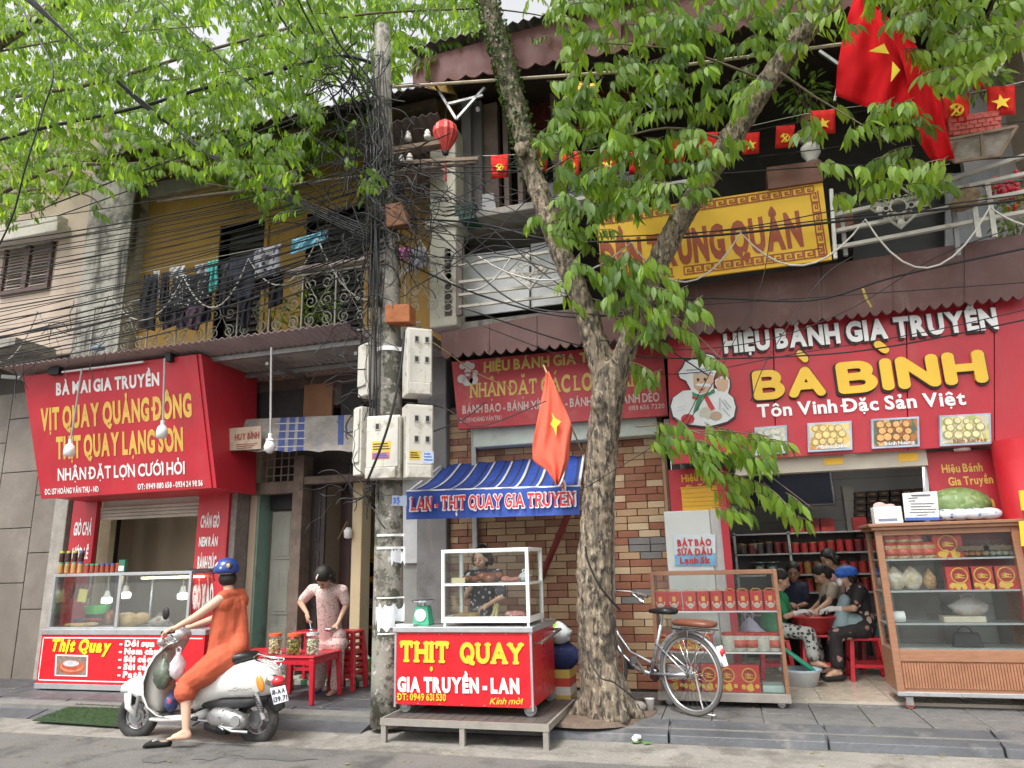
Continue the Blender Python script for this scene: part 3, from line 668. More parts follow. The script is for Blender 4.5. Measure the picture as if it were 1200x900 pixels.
def valance(name,label,top,bot,n,Y,m,dep=.03):
 t=thing(name,label,'valance',Q(bot[0][0],bot[0][1],Y))
 pts=[top[0],top[1]]
 (x1,y1),(x0,y0)=bot[1],bot[0]
 k=n*4
 for i in range(k+1):
  u=i/k;x=x1+(x0-x1)*u;y=y1+(y0-y1)*u
  pts.append((x,y+abs(math.sin(math.pi*n*u))*6-2))
 MB().pp(pts,Y,dep).build('sheet',m,t)
 k=5
 for i in range(1,k):
  u=i/k;a=Q(top[0][0]+(top[1][0]-top[0][0])*u,top[0][1]+(top[1][1]-top[0][1])*u,Y-.006);b=Q(x0+(x1-x0)*u,y0+(y1-y0)*u,Y-.006)
  MB().bar(a,b,.012).build('seam',m,t)
 return t
valance('metal_valance','maroon sheet metal valance with scalloped edge above the faded sign',((517,390),(796,340)),((517,417),(796,392)),22,7.3,brownm)
valance('metal_valance','long maroon sheet metal valance with scalloped edge above the right bakery sign',((796,337),(1215,272)),((796,392),(1215,345)),30,7.42,brownm)
h6=thing('upper_storey','open fronted upper storey with timber posts and dark room above the shops','house',(0,8,4.1))
zs=Q(700,352,7.3).z
MB().box(-3.0,3.4,7.46,8.3,zs-.16,zs).build('balcony_slab',conc,h6,bevel=.01)
zc=Q(540,250,7.35).z
MB().box(-3.0,-1.65,7.35,8.3,zc-.09,zc).build('upper_slab',conc,h6,bevel=.01)
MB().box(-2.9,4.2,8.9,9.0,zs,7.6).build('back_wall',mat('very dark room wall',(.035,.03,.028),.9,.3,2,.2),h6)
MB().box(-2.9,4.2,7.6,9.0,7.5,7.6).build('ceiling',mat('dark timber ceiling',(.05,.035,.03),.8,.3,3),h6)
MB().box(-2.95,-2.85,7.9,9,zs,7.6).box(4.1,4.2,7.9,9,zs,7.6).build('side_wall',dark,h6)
MB().box(PB(505,270,7.35),PB(536,270,7.35),7.3,7.6,4.12,Q(520,148,7.3).z).build('white_pillar',mat('stained lime wash',(.55,.53,.44),.85,.18,3,.4,40,dirt=((.28,.26,.16),2.5,.55,.15),streak=((.3,.27,.2),5,.6,.15)),h6,bevel=.02)
MB().box(PB(502,262,7.33)-.02,PB(537,262,7.33)+.03,7.26,7.62,Q(520,266,7.3).z,Q(520,258,7.3).z).build('pillar_band',MC['stained lime wash'],h6,bevel=.01)
MB().tube([Q(538,160,7.5),Q(538,240,7.5)],.025,8).build('white_pipe',wpaint,h6)
timber=mat('grey weathered posts',(.16,.15,.145),.8,.25,4,.5,30,stretch=(5,5,.5))
for(a,b,c)in((541,552,7.6),(553,565,7.7),(566,584,7.8),(590,596,7.8),(606,612,7.8),(648,662,7.85)):
 MB().box(PB(a,200,c),PB(b,200,c),c,c+.14,zc,7.3).build('post',timber if c<7.75 else mat('inner post',(.2,.15,.13),.8,.3),h6,bevel=.008)
MB().pp([(563,228),(578,226),(582,248),(566,250)],7.7,.02).build('hanging_cloth',mat('white cloth',(.5,.5,.52),.8),h6)
MB().pp([(640,215),(700,205),(745,200),(745,245),(640,248)],8.0,.04).build('tarpaulin_panel',mat('grey sheet',(.27,.3,.31),.6,.2,3,.4),h6)
MB().box(-1.6,.2,7.35,7.5,Q(650,238,7.4).z-.04,Q(650,238,7.4).z).build('sill',mat('white sill',(.55,.54,.5),.6),h6)
al=MB().pp([(600,118),(742,88),(742,142),(604,168)],8.3,.08).build('carved_board',mat('carved lacquer',(.13,.03,.025),.4,.4,12,.9,14,dirt=((.42,.26,.04),11,.62,.06)),h6)
for(a,b)in(((600,120),(742,90)),((604,165),(742,139))):
 MB().bar(Q(*a,8.28),Q(*b,8.28),.05).build('gilded_moulding',mat('gilt',(.3,.2,.05),.4,.3,14,.6,20),al)
MB().pp([(536,300),(620,290),(620,362),(536,372)],7.7,.03).build('white_board',mat('white sheet board',(.58,.6,.6),.5,.12,3,.15,dirt=((.35,.35,.34),2,.6,.2)),h6)
MB().pp([(622,286),(660,281),(662,355),(622,360)],7.75,.03).build('white_board',MC['white sheet board'],h6)
MB().pp([(536,255),(640,240),(660,282),(536,300)],8.1,.03).build('grey_board',mat('grey weather board',(.2,.19,.18),.8,.3,3,.4),h6)
MB().pp([(1000,240),(1110,220),(1110,300),(1000,305)],8.4,.03).build('dark_door',mat('black door',(.025,.025,.027),.5),h6)
MB().pp([(1108,205),(1172,195),(1172,288),(1108,298)],8.2,.04).build('grey_shutter',mat('grey blue shutter',(.2,.21,.22),.7,.2,4,.3,stretch=(6,6,.4)),h6)
MB().pp([(980,245),(1000,240),(1000,262),(980,268)],8.0,.04).build('wood_board',mat('orange wood board',(.28,.1,.05),.6),h6)
MB().box(2.2,3.6,7.46,7.9,Q(1180,297,7.33).z,Q(1180,277,7.33).z).build('worn_kerb',conc,h6,bevel=.02)
MB().box(2.95,5.2,8.4,8.5,zs,8.5).build('pale_wall',mat('pale lilac wall',(.42,.39,.4),.8,.12,2,.2),h6)
rf=thing('upper_roof','dark red metal roof fascia with scalloped lower edge over the upper storey','roof',Q(700,80,6.9))
def scal(top,bot,n,Y,amp=5):
 pts=[top[0],top[1]]
 (x1,y1),(x0,y0)=bot[1],bot[0]
 for i in range(n*4+1):
  u=i/(n*4);pts.append((x1+(x0-x1)*u,y1+(y0-y1)*u+abs(math.sin(math.pi*n*u))*amp-2))
 return MB().pp(pts,Y,.03)
fas=mat('dark red fascia',(.105,.038,.034),.75,.15,2,.12,8,dirt=((.09,.04,.035),2,.55,.2))
scal(((482,72),(730,2)),((484,100),(730,58)),12,6.95).build('fascia',fas,rf)
scal(((728,4),(1260,-110)),((728,58),(1260,-40)),26,6.95).build('fascia',fas,rf)
corrugated('sheet',Q(480,75,6.9).x,6.0,6.85,Q(730,2,6.9).z+.02,9.2,Q(730,2,6.9).z+.7,.13,.025,corrd,rf)
MB().tube([Q(446,103,6.85),Q(760,82,6.85),Q(1000,50,6.85)],.018,6).build('support_pipe',mat('rusty pale pipe',(.4,.33,.24),.7,.3,9),rf)
for a,b in(((510,100),(535,140)),((535,140),(568,103)),((525,122),(566,112)),((960,60),(1010,95)),((1130,30),(1200,55)),((1165,90),(1200,30))):
 MB().bar(Q(*a,7.1),Q(*b,7.1),.03).build('strut',steel,rf)
l2=thing('lean_to_roof','dark corrugated lean-to roof between pole and white pillar','roof',Q(480,150,7.2))
corrugated('sheet',Q(440,170,7.2).x-.3,Q(520,150,7.2).x,7.0,6.72,8.6,6.2,.11,.02,corrd,l2)
corrugated('sheet',Q(455,190,7.3).x,Q(520,190,7.3).x,7.0,6.05,8.1,6.35,.11,.02,corr,l2)
MB().box(-3.7,-2.9,7.1,7.2,Q(490,172,7.1).z-.03,Q(490,172,7.1).z+.03).build('beam',oldwood,l2)
MB().box(-3.75,-2.9,8.0,8.1,5.4,6.5).build('back_board',yelw,l2)
yb=thing('yellow_banner','yellow banner with red lettering and meander border on the balcony rail','banner',Q(830,340,7.15))
MB().pp([(700,252),(964,214),(975,304),(800,327),(705,340)],7.15,.03).build('panel',mat('banner yellow',(.78,.46,.025),.5,.08,3,.1,15,dirt=((.5,.3,.03),12,.68,.08)),yb)
ypl=YP(7.15);brl=mat('brick red letter',(.33,.06,.02),.5,.1)
txt(yb,'ĐỀN TRUNG QUÂN',ypl,(706,322),(942,286),34,brl,.045)
def meander(p0,p1,up,n):
 mb=MB();pl_=YP(7.15)
 A,B=PL(*p0,pl_),PL(*p1,pl_);U=PL(p0[0]+up[0],p0[1]+up[1],pl_)-A;ex=(B-A)/n;k=0
 for i in range(n):
  o=A+ex*i
  P=[(0,0),(0,1),(.85,1),(.85,.3),(.35,.3),(.35,.6),(.6,.6)]
  P2=[(.0,.0),(1.0,0)]
  for q in(P,P2):
   for(a,b),(c,d)in zip(q,q[1:]):
    k+=1;s_=o+ex*a+U*b;e_=o+ex*c+U*d;d_=(e_-s_).normalized()*.004;nn=Vector((0,-1,0)).cross(d_).normalized()*.0065
    yy=Vector((0,-.0045-.0001*(k%7),0));mb.add([s_-d_-nn+yy,e_+d_-nn+yy,e_+d_+nn+yy,s_-d_+nn+yy],[(0,1,2,3)])
 return mb
meander((802,322),(968,300),(-.6,-9),14).build('meander_border',brl,yb)
meander((702,333),(790,324),(-.6,-9),7).build('meander_border',brl,yb)
meander((706,263),(956,226),(-.6,-8),20).build('meander_border',brl,yb)
meander((969,298),(958,224),(-9,1),6).build('meander_border',brl,yb)
MB().tube([Q(974,222,7.18),Q(979,303,7.18)],.02,8).build('white_edge_pole',wpaint,yb)
MB().pp([(898,196),(963,187),(965,212),(900,222)],7.12,.2).build('brown_box',mat('brown box',(.17,.07,.05),.6),yb,bevel=.006)
rr=thing('balcony_railing','rusty white horizontal balcony rails with diamond ornament at right','railing',Q(1080,290,7.25))
wr=mat('rusty white rail',(.52,.5,.44),.6,.15,6,.3,50,dirt=((.25,.13,.07),7,.58,.1))
for(y0,y1)in((253,201),(272,222),(291,246),(238,178)):
 MB().bar(Q(975 if y0!=238 else 1105,y0 if y0!=238 else 214,7.25),Q(1215,y1,7.25),.05,.035).build('rail',wr,rr)
for x in(1141,1160):MB().bar(Q(x-3,215,7.22),Q(x+6,278,7.22),.045,.02).build('upright',wr,rr)
for x in(985,1117):MB().bar(Q(x,240,7.28),Q(x+6,300,7.28),.04).build('upright',mat('grey upright',(.25,.25,.25),.6),rr)
def diamond(cx,cy,rx,ry,Y,parent,m):
 p=[Q(cx,cy-ry,Y),Q(cx+rx,cy-2,Y),Q(cx+3,cy+ry,Y),Q(cx-rx,cy+2,Y)]
 f_=MB().tube(p,.017,4,close=True).build('diamond_frame',m,parent)
 c=Q(cx,cy,Y);s_=(p[1]-p[3]).length/2;mb=MB()
 mb.torus(c,s_*.3,.01,18,5)
 for k in range(8):a=k*math.pi/4;mb.torus(c+Vector((math.cos(a)*s_*.45,0,math.sin(a)*s_*.45)),s_*.12,.008,10,4)
 for k in range(4):a=k*math.pi/2;mb.ell(c+Vector((math.cos(a)*s_*.68,0,math.sin(a)*s_*.68)),(.035,.012,.035),8,5)
 mb.build('rosette',m,f_)
diamond(1053,242,33,25,7.18,rr,wr)
rl2=thing('balcony_railing','rusty white horizontal rails with diamond ornament left of the trunk','railing',Q(600,365,7.25))
for(y0,y1)in((312,292),(331,316),(346,331),(360,345)):
 MB().bar(Q(538,y0,7.3),Q(664,y1,7.3),.035,.03).build('rail',wr,rl2)
MB().pp([(521,292),(528,291),(530,370),(521,371)],7.3,.05).pp([(534,284),(541,283),(541,368),(534,370)],7.3,.06).build('upright',mat('brown upright',(.2,.16,.14),.7),rl2)
mb=MB()
for k in range(6):mb.torus(Q(525,300+k*12,7.28),.05,.008,12,4)
mb.build('scrollwork',iron,rl2)
diamond(618,317,24,22,7.2,rl2,wr)
# --- 5 right bakery: big sign, columns, room
s3=thing('bakery_sign','big bright red bakery sign with raised yellow and white lettering','sign',Q(980,530,7.6))
YS=7.6;pS=YP(YS)
def L2(a,b,u):return(a[0]+(b[0]-a[0])*u,a[1]+(b[1]-a[1])*u)
tl_,tr_,bl_,br_=(781,398),(1215,342),(786,544),(1215,518)
us=[0,.235,.655-.245+.0,.655,.86,1.0]
us=[0,.29,.655,.77,.9,1.0]
us=[0,.2875,.648,.885,1.0]
for a,b in zip(us,us[1:]):
 q=[L2(tl_,tr_,a),L2(tl_,tr_,b),L2(bl_,br_,b),L2(bl_,br_,a)]
 q[0]=(q[0][0]+.6,q[0][1]);q[3]=(q[3][0]+.6,q[3][1]);q[1]=(q[1][0]-.6,q[1][1]);q[2]=(q[2][0]-.6,q[2][1])
 MB().pp(q,YS,.05).build('panel',red,s3,bevel=.003)
MB().pp([tl_,tr_,(1215,510),(786,536)],YS+.05,.3).build('backing',blk,s3)
wl3=mat('raised white letter',(.92,.91,.9),.35,.04,3,0);yl3=mat('raised yellow letter',(.86,.53,.04),.35,.05,3,0)
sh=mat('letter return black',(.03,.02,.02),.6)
for(s_,a,b,h_,m_,kw)in(('HIỆU BÁNH GIA TRUYỀN',(849,414),(1169,385),20,wl3,dict(bold=.035)),('BÀ BÌNH',(884,471),(1156,452),41,yl3,dict(font='round',sw=.3,gap=.16))):
 if s_=='BÀ BÌNH':
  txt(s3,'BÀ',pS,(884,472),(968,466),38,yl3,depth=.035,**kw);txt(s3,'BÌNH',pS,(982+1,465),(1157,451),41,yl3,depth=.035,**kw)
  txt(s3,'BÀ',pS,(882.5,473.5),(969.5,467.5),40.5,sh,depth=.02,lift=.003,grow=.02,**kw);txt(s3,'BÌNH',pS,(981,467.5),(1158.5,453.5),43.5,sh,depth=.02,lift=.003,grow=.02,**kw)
 else:
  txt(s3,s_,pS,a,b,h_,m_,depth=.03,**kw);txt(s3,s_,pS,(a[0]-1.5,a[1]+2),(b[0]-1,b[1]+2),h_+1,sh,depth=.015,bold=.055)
txt(s3,'Tôn Vinh Đặc Sản Việt',pS,(888,489),(1132,474),14,wl3,.012,depth=.008)
def foodmat(name,base,cols,sc):return vmat(name,base,cols,sc,.35,.55,1.2)
for i,(x0,y0,x1,y1,cols,lab)in enumerate(((946,494,998,528,[(.75,.5,.15),(.8,.6,.25),(.6,.3,.08)],'pale golden biscuits'),(1021,489,1077,524,[(.45,.16,.04),(.7,.4,.15),(.12,.16,.08)],'brown pastries on a dark ground'),(1101,485,1161,521,[(.7,.62,.25),(.8,.72,.4),(.45,.5,.15)],'yellow green dumplings'),(884,499,922,532,[(.7,.68,.6),(.6,.6,.5),(.5,.55,.4)],'pale food behind the leaves'))):
 p=MB().pp([(x0,y0+2),(x1,y0-1),(x1+1,y1-1),(x0+1,y1+2)],YS-.045,.045).build('picture_panel',mat('picture frame blue white',(.42,.5,.62),.4,.3,6),s3,bevel=.003)
 p['label']='picture panel of '+lab
 MB().pp([(x0+2.5,y0+4),(x1-2.5,y0+1.5),(x1-1.5,y1-3.5),(x0+3.5,y1-1)],YS-.049,.004).build('food_print',foodmat('food print %d'%i,((.6,.55,.42)if i!=1 else(.1,.14,.1)),cols,14),p)
 ring=mat('food outline %d'%i,tuple(c*.5 for c in cols[0]),.4);fil=mat('food item %d'%i,cols[1],.4,.25,20)
 mb=MB();mc=MB()
 for r_ in range(3):
  for c_ in range(4):
   u=(c_+.6+.3*(r_%2))/4.8;v=(r_+.6)/3.3
   q=Q(x0+3.5+(x1-x0-7)*u+rnd.uniform(-1.2,1.2),y0+4.5+(y1-y0-9)*v-2*u+rnd.uniform(-1,1),YS-.0505);r8=rnd.uniform(.032,.05);k8=.00013*(r_*4+c_);q.y-=k8;mb.lathe(q,[(r8,0),(r8,-.0004)],8,'y');mc.lathe(q+Vector((.003,-.0005,.004)),[(r8*.74,0),(r8*.74,-.0004)],7,'y')
 mb.build('food_outline',ring,p);mc.build('food_item',fil,p)
 if i<3:txt(p,('Bánh Dẻo','Bánh Nướng','Bánh Xíu Páo')[i],YP(YS-.049),(x0+16,y1-2),(x1-5,y1-4),4,wht if i<2 else mat('caption brown',(.3,.1,.05),.5),.01,lift=.004)
ce=MB()
outl=[(789,488),(786,476),(789,466),(800,458),(810,457),(806,450),(804,446),(797,443),(795,437),(800,431),(803,424),(812,421),(822,420),(828,415),(836,417),(841,424),(842,432),(838,438),(836,444),(836,455),(841,456),(838,450),(838,445),(845,441),(851,440),(855,446),(855,453),(853,461),(859,466),(862,477),(860,488),(852,494),(830,500),(805,497)]
dk=mat('emblem outline',(.03,.03,.035),.5);cw=mat('emblem white',(.72,.73,.74),.45,.06,9);cs_=mat('emblem skin',(.6,.4,.27),.5,.05)
cx_,cy_=825,459
emb=MB().pp([(cx_+(x-cx_)*1.05,cy_+(y-cy_)*1.05)for x,y in outl],YS-.03,.03).build('chef_emblem',dk,s3)
lay=[0]
def ep(pts,m,n='emblem_shape'):
 lay[0]+=1;return MB().pp(pts,YS-.0312-.0006*lay[0],.0005).build(n,m,emb)
def circ(x,y,rx,ry=None,n=14):ry=ry or rx;return[(x+rx*math.cos(2*math.pi*k/n),y+ry*math.sin(2*math.pi*k/n))for k in range(n)]
ep(outl,cw)
ep([(812,440),(820,436),(836,440),(835,452),(829,460),(820,461),(813,454)],cs_,'face')
ep([(839,447),(842,443),(846,444),(846,441),(850,441),(851,444),(854,446),(853,455),(849,459),(841,458)],cs_,'hand')
ep([(804,433),(838,431),(838,433),(804,435)],mat('emblem grey',(.35,.37,.4),.5));ep([(812,437),(836,436),(836,438),(812,439)],MC['emblem grey'])
ep(circ(818,445,1.6,2),dk,'eye');ep(circ(826,444.5,1.6,2),dk,'eye')
ep([(814,451),(822,448),(831,450),(834,453),(822,453)],cw,'moustache');ep(circ(822,448,2.2,2),mat('emblem nose',(.62,.33,.22),.5),'nose');ep([(818,456),(827,455),(823,458)],mat('emblem mouth',(.45,.08,.06),.5),'mouth')
gr_=mat('emblem green',(.04,.22,.1),.5);rd_=mat('emblem red',(.5,.04,.04),.5)
ep([(811,459),(820,463),(832,459),(837,455),(838,460),(826,466),(812,465)],gr_,'neckerchief');ep([(818,464),(824,464),(818,481),(812,484)],gr_,'neckerchief');ep([(824,464),(829,463),(838,479),(833,482)],rd_,'neckerchief');ep([(811,464),(818,466),(817,469),(811,467)],rd_,'neckerchief')
ep(circ(806,491,8,6),rd_,'cloth');ep(circ(827,484,7,7),mat('emblem cream',(.5,.48,.4),.5,.2),'bun');ep(circ(839,487,7,5),mat('emblem tan',(.42,.3,.2),.5),'bun');ep(circ(822,494,9,5),cw,'plate')
for(a,b,c,d)in((845,469,853,480),(848,468,856,478),(846,478,855,488),(843,466,843,480),(793,478,801,476),(793,482,802,479)):ep([(a,b),(a+1.2,b),(c+1.2,d),(c,d)],MC['emblem grey'],'fold_line')
h7=thing('bakery_shop_room','bakery shop room with red side columns, tiled floor and grey back wall','shop',(1,8,.1))
MB().box(-.5,3.2,7.62,12,.1,.15).build('floor',mat('cream floor tile',(.42,.37,.3),.25,.12,1.5,.05),h7)
for k in range(1,7):MB().box(-.5+.6*k,-.5+.6*k+.008,7.62,10.8,.15,.153).build('floor_joint',joint,h7)
MB().box(-.55,3.4,10.9,11.0,.15,3.2).build('back_wall',mat('grey tiled wall',(.3,.3,.29),.5,.12,2,.1),h7)
for k in range(10):MB().box(-.5,3.3,10.892,10.9,.5+.28*k,.508+.28*k).build('tile_joint',mat('wall joint',(.17,.17,.17),.8),h7)
MB().box(-.55,-.45,8.6,11,.15,3.2).box(3.2,3.3,7.9,11,.15,3.2).build('side_wall',mat('grey inner wall',(.27,.26,.25),.6,.1,2),h7)
MB().box(-.55,3.3,7.9,11,2.85,2.95).build('ceiling',mat('white ceiling',(.5,.5,.48),.8,.1,2),h7)
MB().box(PB(860,545,7.75),PB(1086,545,7.75),7.7,7.85,Q(980,551,7.7).z,Q(980,531,7.7).z).build('shutter_housing',mat('cream metal housing',(.52,.47,.38),.5,.1),h7)
for(a,b,c,d)in((966,537,988,545),(1053,531,1076,541)):MB().pp([(a,b),(c,b-1),(c,d-1),(a,d)],7.695,.004).build('sticker',yel,h7)
MB().pp([(1083,541),(1088,540),(1091,640),(1087,640)],7.8,.08).build('door_track',alu,h7)
MB().box(PB(853,700,7.9),PB(862,700,7.9),7.85,8.1,.15,2.35).build('red_jamb',red,h7)
MB().box(PB(784,560,8.05),PB(853,560,8.05),8.0,8.1,1.8,2.4).build('red_board',red,h7)
txt(h7,'Hiệu Bánh',YP(8.0),(799,565),(842,561),8,yel,.01);txt(h7,'Gia Truyền',YP(8.0),(804,577),(846,573),8,yel,.01)
rb=thing('shop_name_board','red board with yellow script beside the right column','sign',Q(1120,600,7.9))
MB().box(PB(1088,570,7.8)+.01,PB(1166,570,7.8)+.1,7.78,7.84,1.2,Q(1125,528,7.78).z).build('panel',red,rb)
txt(rb,'Hiệu Bánh',YP(7.78),(1104,554),(1152,552),9,yelf,.012);txt(rb,'Gia Truyền',YP(7.78),(1112,569),(1164,566),9,yelf,.012);txt(rb,'Bà Bình',YP(7.78),(1098,597),(1166,593),12,yelf,.03)
cl=thing('red_column','thick round bright red column at the right edge of the bakery','column',Q(1190,800,7.5))
xc_=Q(1184,570,7.5).x
MB().lathe((xc_+.13,7.6,.12),[(.2,0),(.2,.12),(.19,.14),(.19,2.32)],28).build('shaft',mat('glossy red column',(.5,.015,.025),.5,.08,2,.02),cl,smooth=True)
for(a,b)in((575,598),(611,640)):MB().pp([(1194,a),(1215,a-2),(1215,b),(1197,b)],7.34,.01).build('yellow_mark',yel,cl)
nh=thing('neighbour_house','plain beige rendered house just right of the red column','house',(5.5,8,.1))
MB().box(3.45,9,7.75,14,.05,8.6).build('wall',beige,nh)
for z8 in(4.9,):MB().box(4.3,5.3,7.7,7.75,z8,z8+1.3).build('window',brownwin,nh)
for k in range(24):MB().box(4.1,7.4,7.71,7.75,.15+k*.11,.25+k*.11).build('shutter_slat',MC['shutter slat'],nh)
lt=thing('tube_lamp','lit tube lamp at the back of the bakery ceiling','lamp',Q(970,548,9.5))
MB().tube([Q(905,551,9.5),Q(1010,547,9.5)],.02,8).build('tube',emat('lit tube',(1,.98,.92),34),lt)
MB().tube([Q(903,549.5,9.55),Q(1012,545.5,9.55)],.03,6).build('batten',wpaint,lt)
for i,(x,y)in enumerate(((996,534),(1128,528))):
 o=MB().lathe(Q(x,y,7.72),[(.07,0),(.07,.02)],16).build('downlight',wht);tag(o,('round white downlight under the left half of the bakery sign','round white downlight under the right end of the bakery sign')[i],'lamp')
 # ---- people helpers
def blob(name,caps,m,parent,vox=.009,sm=3,label=None):
 mb=MB()
 for c in caps:
  if c[0]=='c':mb.cap(c[1],c[2],c[3],c[4],12)
  else:mb.ell(c[1],c[2],14,10,c[3]if len(c)>3 else None)
 o=mb.build(name,m,parent,smooth=True,label=label)
 r=o.modifiers.new('remesh','REMESH');r.mode='VOXEL';r.voxel_size=vox;r.use_smooth_shade=True
 s=o.modifiers.new('smooth','SMOOTH');s.factor=.5;s.iterations=sm
 return o
def frame(d,up):
 d=Vector(d).normalized();up=Vector(up);s=d.cross(up).normalized();u=s.cross(d).normalized()
 return Matrix((s,d,u)).transposed().to_3x3()
def hand(w_,d,n,thumb=1,curl=.5,s=1.0):
 d=Vector(d).normalized();n=Vector(n);n=(n-d*n.dot(d)).normalized();a=d.cross(n)*thumb;w_=Vector(w_)
 L=[('c',w_,.024*s,w_+d*.03*s,.028*s),('c',w_+d*.03*s-a*.018*s,.016*s,w_+d*.08*s-a*.026*s,.013*s),('c',w_+d*.03*s+a*.018*s,.017*s,w_+d*.082*s+a*.026*s,.013*s),('c',w_+d*.03*s,.017*s,w_+d*.085*s,.014*s)]
 for k,(o,ln)in enumerate(((-.03,.052),(-.011,.068),(.01,.074),(.03,.066))):
  b=w_+d*.082*s+a*o*s;m_=b+(d*(1-curl*.35)+n*curl*.7).normalized()*ln*.5*s;e=m_+(d*(1-curl)+n*curl*1.3).normalized()*ln*.5*s
  L+=[('c',b,.0095*s,m_,.009*s),('c',m_,.009*s,e,.0075*s)]
 t0=w_+d*.028*s+a*.026*s;t1=t0+(d*.7+a*.8+n*.3).normalized()*.035*s;t2=t1+(d*.95+n*.4).normalized()*.03*s
 L+=[('c',t0,.014*s,t1,.011*s),('c',t1,.011*s,t2,.009*s)]
 return L
def headcaps(c,f,up,s=1.0):
 R3=frame(f,up);c=Vector(c);P=lambda x,y,z:c+R3@Vector((x*s,y*s,z*s))
 return[('e',P(0,-.012,.025),(.074*s,.092*s,.088*s),R3),('e',P(0,.022,-.02),(.06*s,.066*s,.085*s),R3),('c',P(0,.04,-.085),.03*s,P(0,.045,-.08),.028*s),('c',P(0,.082,.012),.009*s,P(0,.1,-.018),.014*s),('e',P(-.074,-.005,-.01),(.01*s,.02*s,.03*s),R3),('e',P(.074,-.005,-.01),(.01*s,.02*s,.03*s),R3),('e',P(-.035,.062,-.028),(.022*s,.018*s,.022*s),R3),('e',P(.035,.062,-.028),(.022*s,.018*s,.022*s),R3),('c',P(-.014,.084,-.052),.008*s,P(.014,.084,-.052),.008*s)]
def face(c,f,up,parent,s=1.0):
 R3=frame(f,up);c=Vector(c);P=lambda x,y,z:c+R3@Vector((x*s,y*s,z*s))
 eye=mat('eye dark',(.02,.013,.01),.3,.05);lip=mat('lips',(.35,.11,.09),.5,.05)
 for q in(-1,1):
  MB().ell(P(q*.03,.086,.004),(.013*s,.005*s,.0055*s),8,6,R3).build('eye',eye,parent,smooth=True)
  MB().cap(P(q*.016,.09,.027),.0035*s,P(q*.045,.08,.028),.003*s,6).build('eyebrow',eye,parent)
 MB().ell(P(0,.095,-.052),(.023*s,.006*s,.007*s),10,6,R3).build('mouth',lip,parent,smooth=True)
def limbs(J,sk=1.0,arms=('l','r'),legs=('l','r')):
 L=[]
 if 'neck' in J:L.append(('c',J['neck'],.052*sk,J['head'],.045*sk))
 L.append(('c',J['sl'],.052*sk,J['sr'],.052*sk));m_=(Vector(J['sl'])+Vector(J['sr']))/2;L.append(('c',m_-Vector((0,0,.08)),.09*sk,J['pelvis'],.09*sk))
 L.append(('c',J['hl'],.08*sk,J['hr'],.08*sk))
 for s_ in arms:
  L+=[('c',J['s'+s_],.052*sk,J['e'+s_],.039*sk),('c',J['e'+s_],.039*sk,J['w'+s_],.024*sk)]
 for s_ in legs:
  h,k,a=Vector(J['h'+s_]),Vector(J['k'+s_]),Vector(J['a'+s_]);c1=k+(a-k)*.3
  L+=[('c',h,.075*sk,k,.054*sk),('c',k,.053*sk,c1,.054*sk),('c',c1,.053*sk,a,.033*sk)]
 return L
def hairdo(c,f,up,parent,s=1.0,style='bob',m=None):
 R3=frame(f,up);c=Vector(c);P=lambda x,y,z:c+R3@Vector((x*s,y*s,z*s))
 L=[('e',P(0,-.03,.04),(.086*s,.098*s,.092*s),R3),('e',P(0,-.06,-.02),(.078*s,.06*s,.085*s),R3)]
 if style=='bob':L+=[('c',P(-.075,-.02,.02),.03*s,P(-.082,-.015,-.06),.026*s),('c',P(.075,-.02,.02),.03*s,P(.082,-.015,-.06),.026*s),('c',P(-.05,-.07,-.03),.04*s,P(.05,-.07,-.03),.04*s)]
 if style=='curly':
  for k in range(26):
   a=-.3+3.75*k/25;L.append(('e',P(.088*math.cos(a)*(1+.1*(k%2)),-.02-.02*(k%3),.1*math.sin(a)+.02-.05*abs(math.cos(a))),(.028*s,)*3))
 if style=='bun':L+=[('e',P(0,-.13,.0),(.04*s,.04*s,.04*s))]
 if style=='tail':L+=[('c',P(0,-.11,.01),.03*s,P(0,-.15,-.1),.02*s)]
 return blob('hair',L,m or hair,parent,.009*s,1)
def foot(a,d,s=1.0,toes=True):
 a=Vector(a);d=Vector(d).normalized();sd=d.cross(Vector((0,0,1))).normalized();z=Vector((0,0,1))
 L=[('c',a,.034*s,a-z*.035*s-d*.02*s,.034*s),('c',a-z*.035*s-d*.02*s,.034*s,a+d*.11*s-z*.05*s,.03*s),('c',a,.03*s,a+d*.1*s-z*.045*s,.026*s)]
 if toes:
  for k in range(5):L.append(('c',a+d*.11*s-z*.055*s+sd*(k-2)*.017*s,.014*s,a+d*(.165-.008*abs(k-1))*s-z*.06*s+sd*(k-2)*.018*s,.0095*s))
 return L
def hand_of(J,s_,n,thumb=1,curl=.5,sc=1.0,d=None):
 w_,e=Vector(J['w'+s_]),Vector(J['e'+s_]);return hand(w_,d if d else(w_-e),n,thumb,curl,sc)
 # ---- scooter (white, seen from its left side)
YS0=5.85
sc=thing('motor_scooter','white retro style motor scooter with chrome rack standing in the road','scooter',G(230,868,0))
cream_p=mat('white scooter paint',(.72,.72,.68),.22,.04,3,.02,8,coat=.5,dirt=((.45,.43,.38),4,.68,.15))
def ST(x,yt,yb,hw,Y=YS0):a,b=Q(x,yt,Y),Q(x,yb,Y);return((a+b)/2,(a-b).length/2,hw)
def loft(stats,n=16,pw=.75):
 vs=[];fs=[]
 for c,hz,hy in stats:
  for k in range(n):
   a=2*math.pi*k/n;ca,sa=math.cos(a),math.sin(a)
   vs.append(c+Vector((0,math.copysign(abs(ca)**pw,ca)*hy,math.copysign(abs(sa)**pw,sa)*hz)))
 for i in range(len(stats)-1):
  for k in range(n):fs.append((i*n+k,i*n+(k+1)%n,(i+1)*n+(k+1)%n,(i+1)*n+k))
 fs+=[tuple(range(n-1,-1,-1)),tuple((len(stats)-1)*n+k for k in range(n))]
 return MB().add(vs,fs)
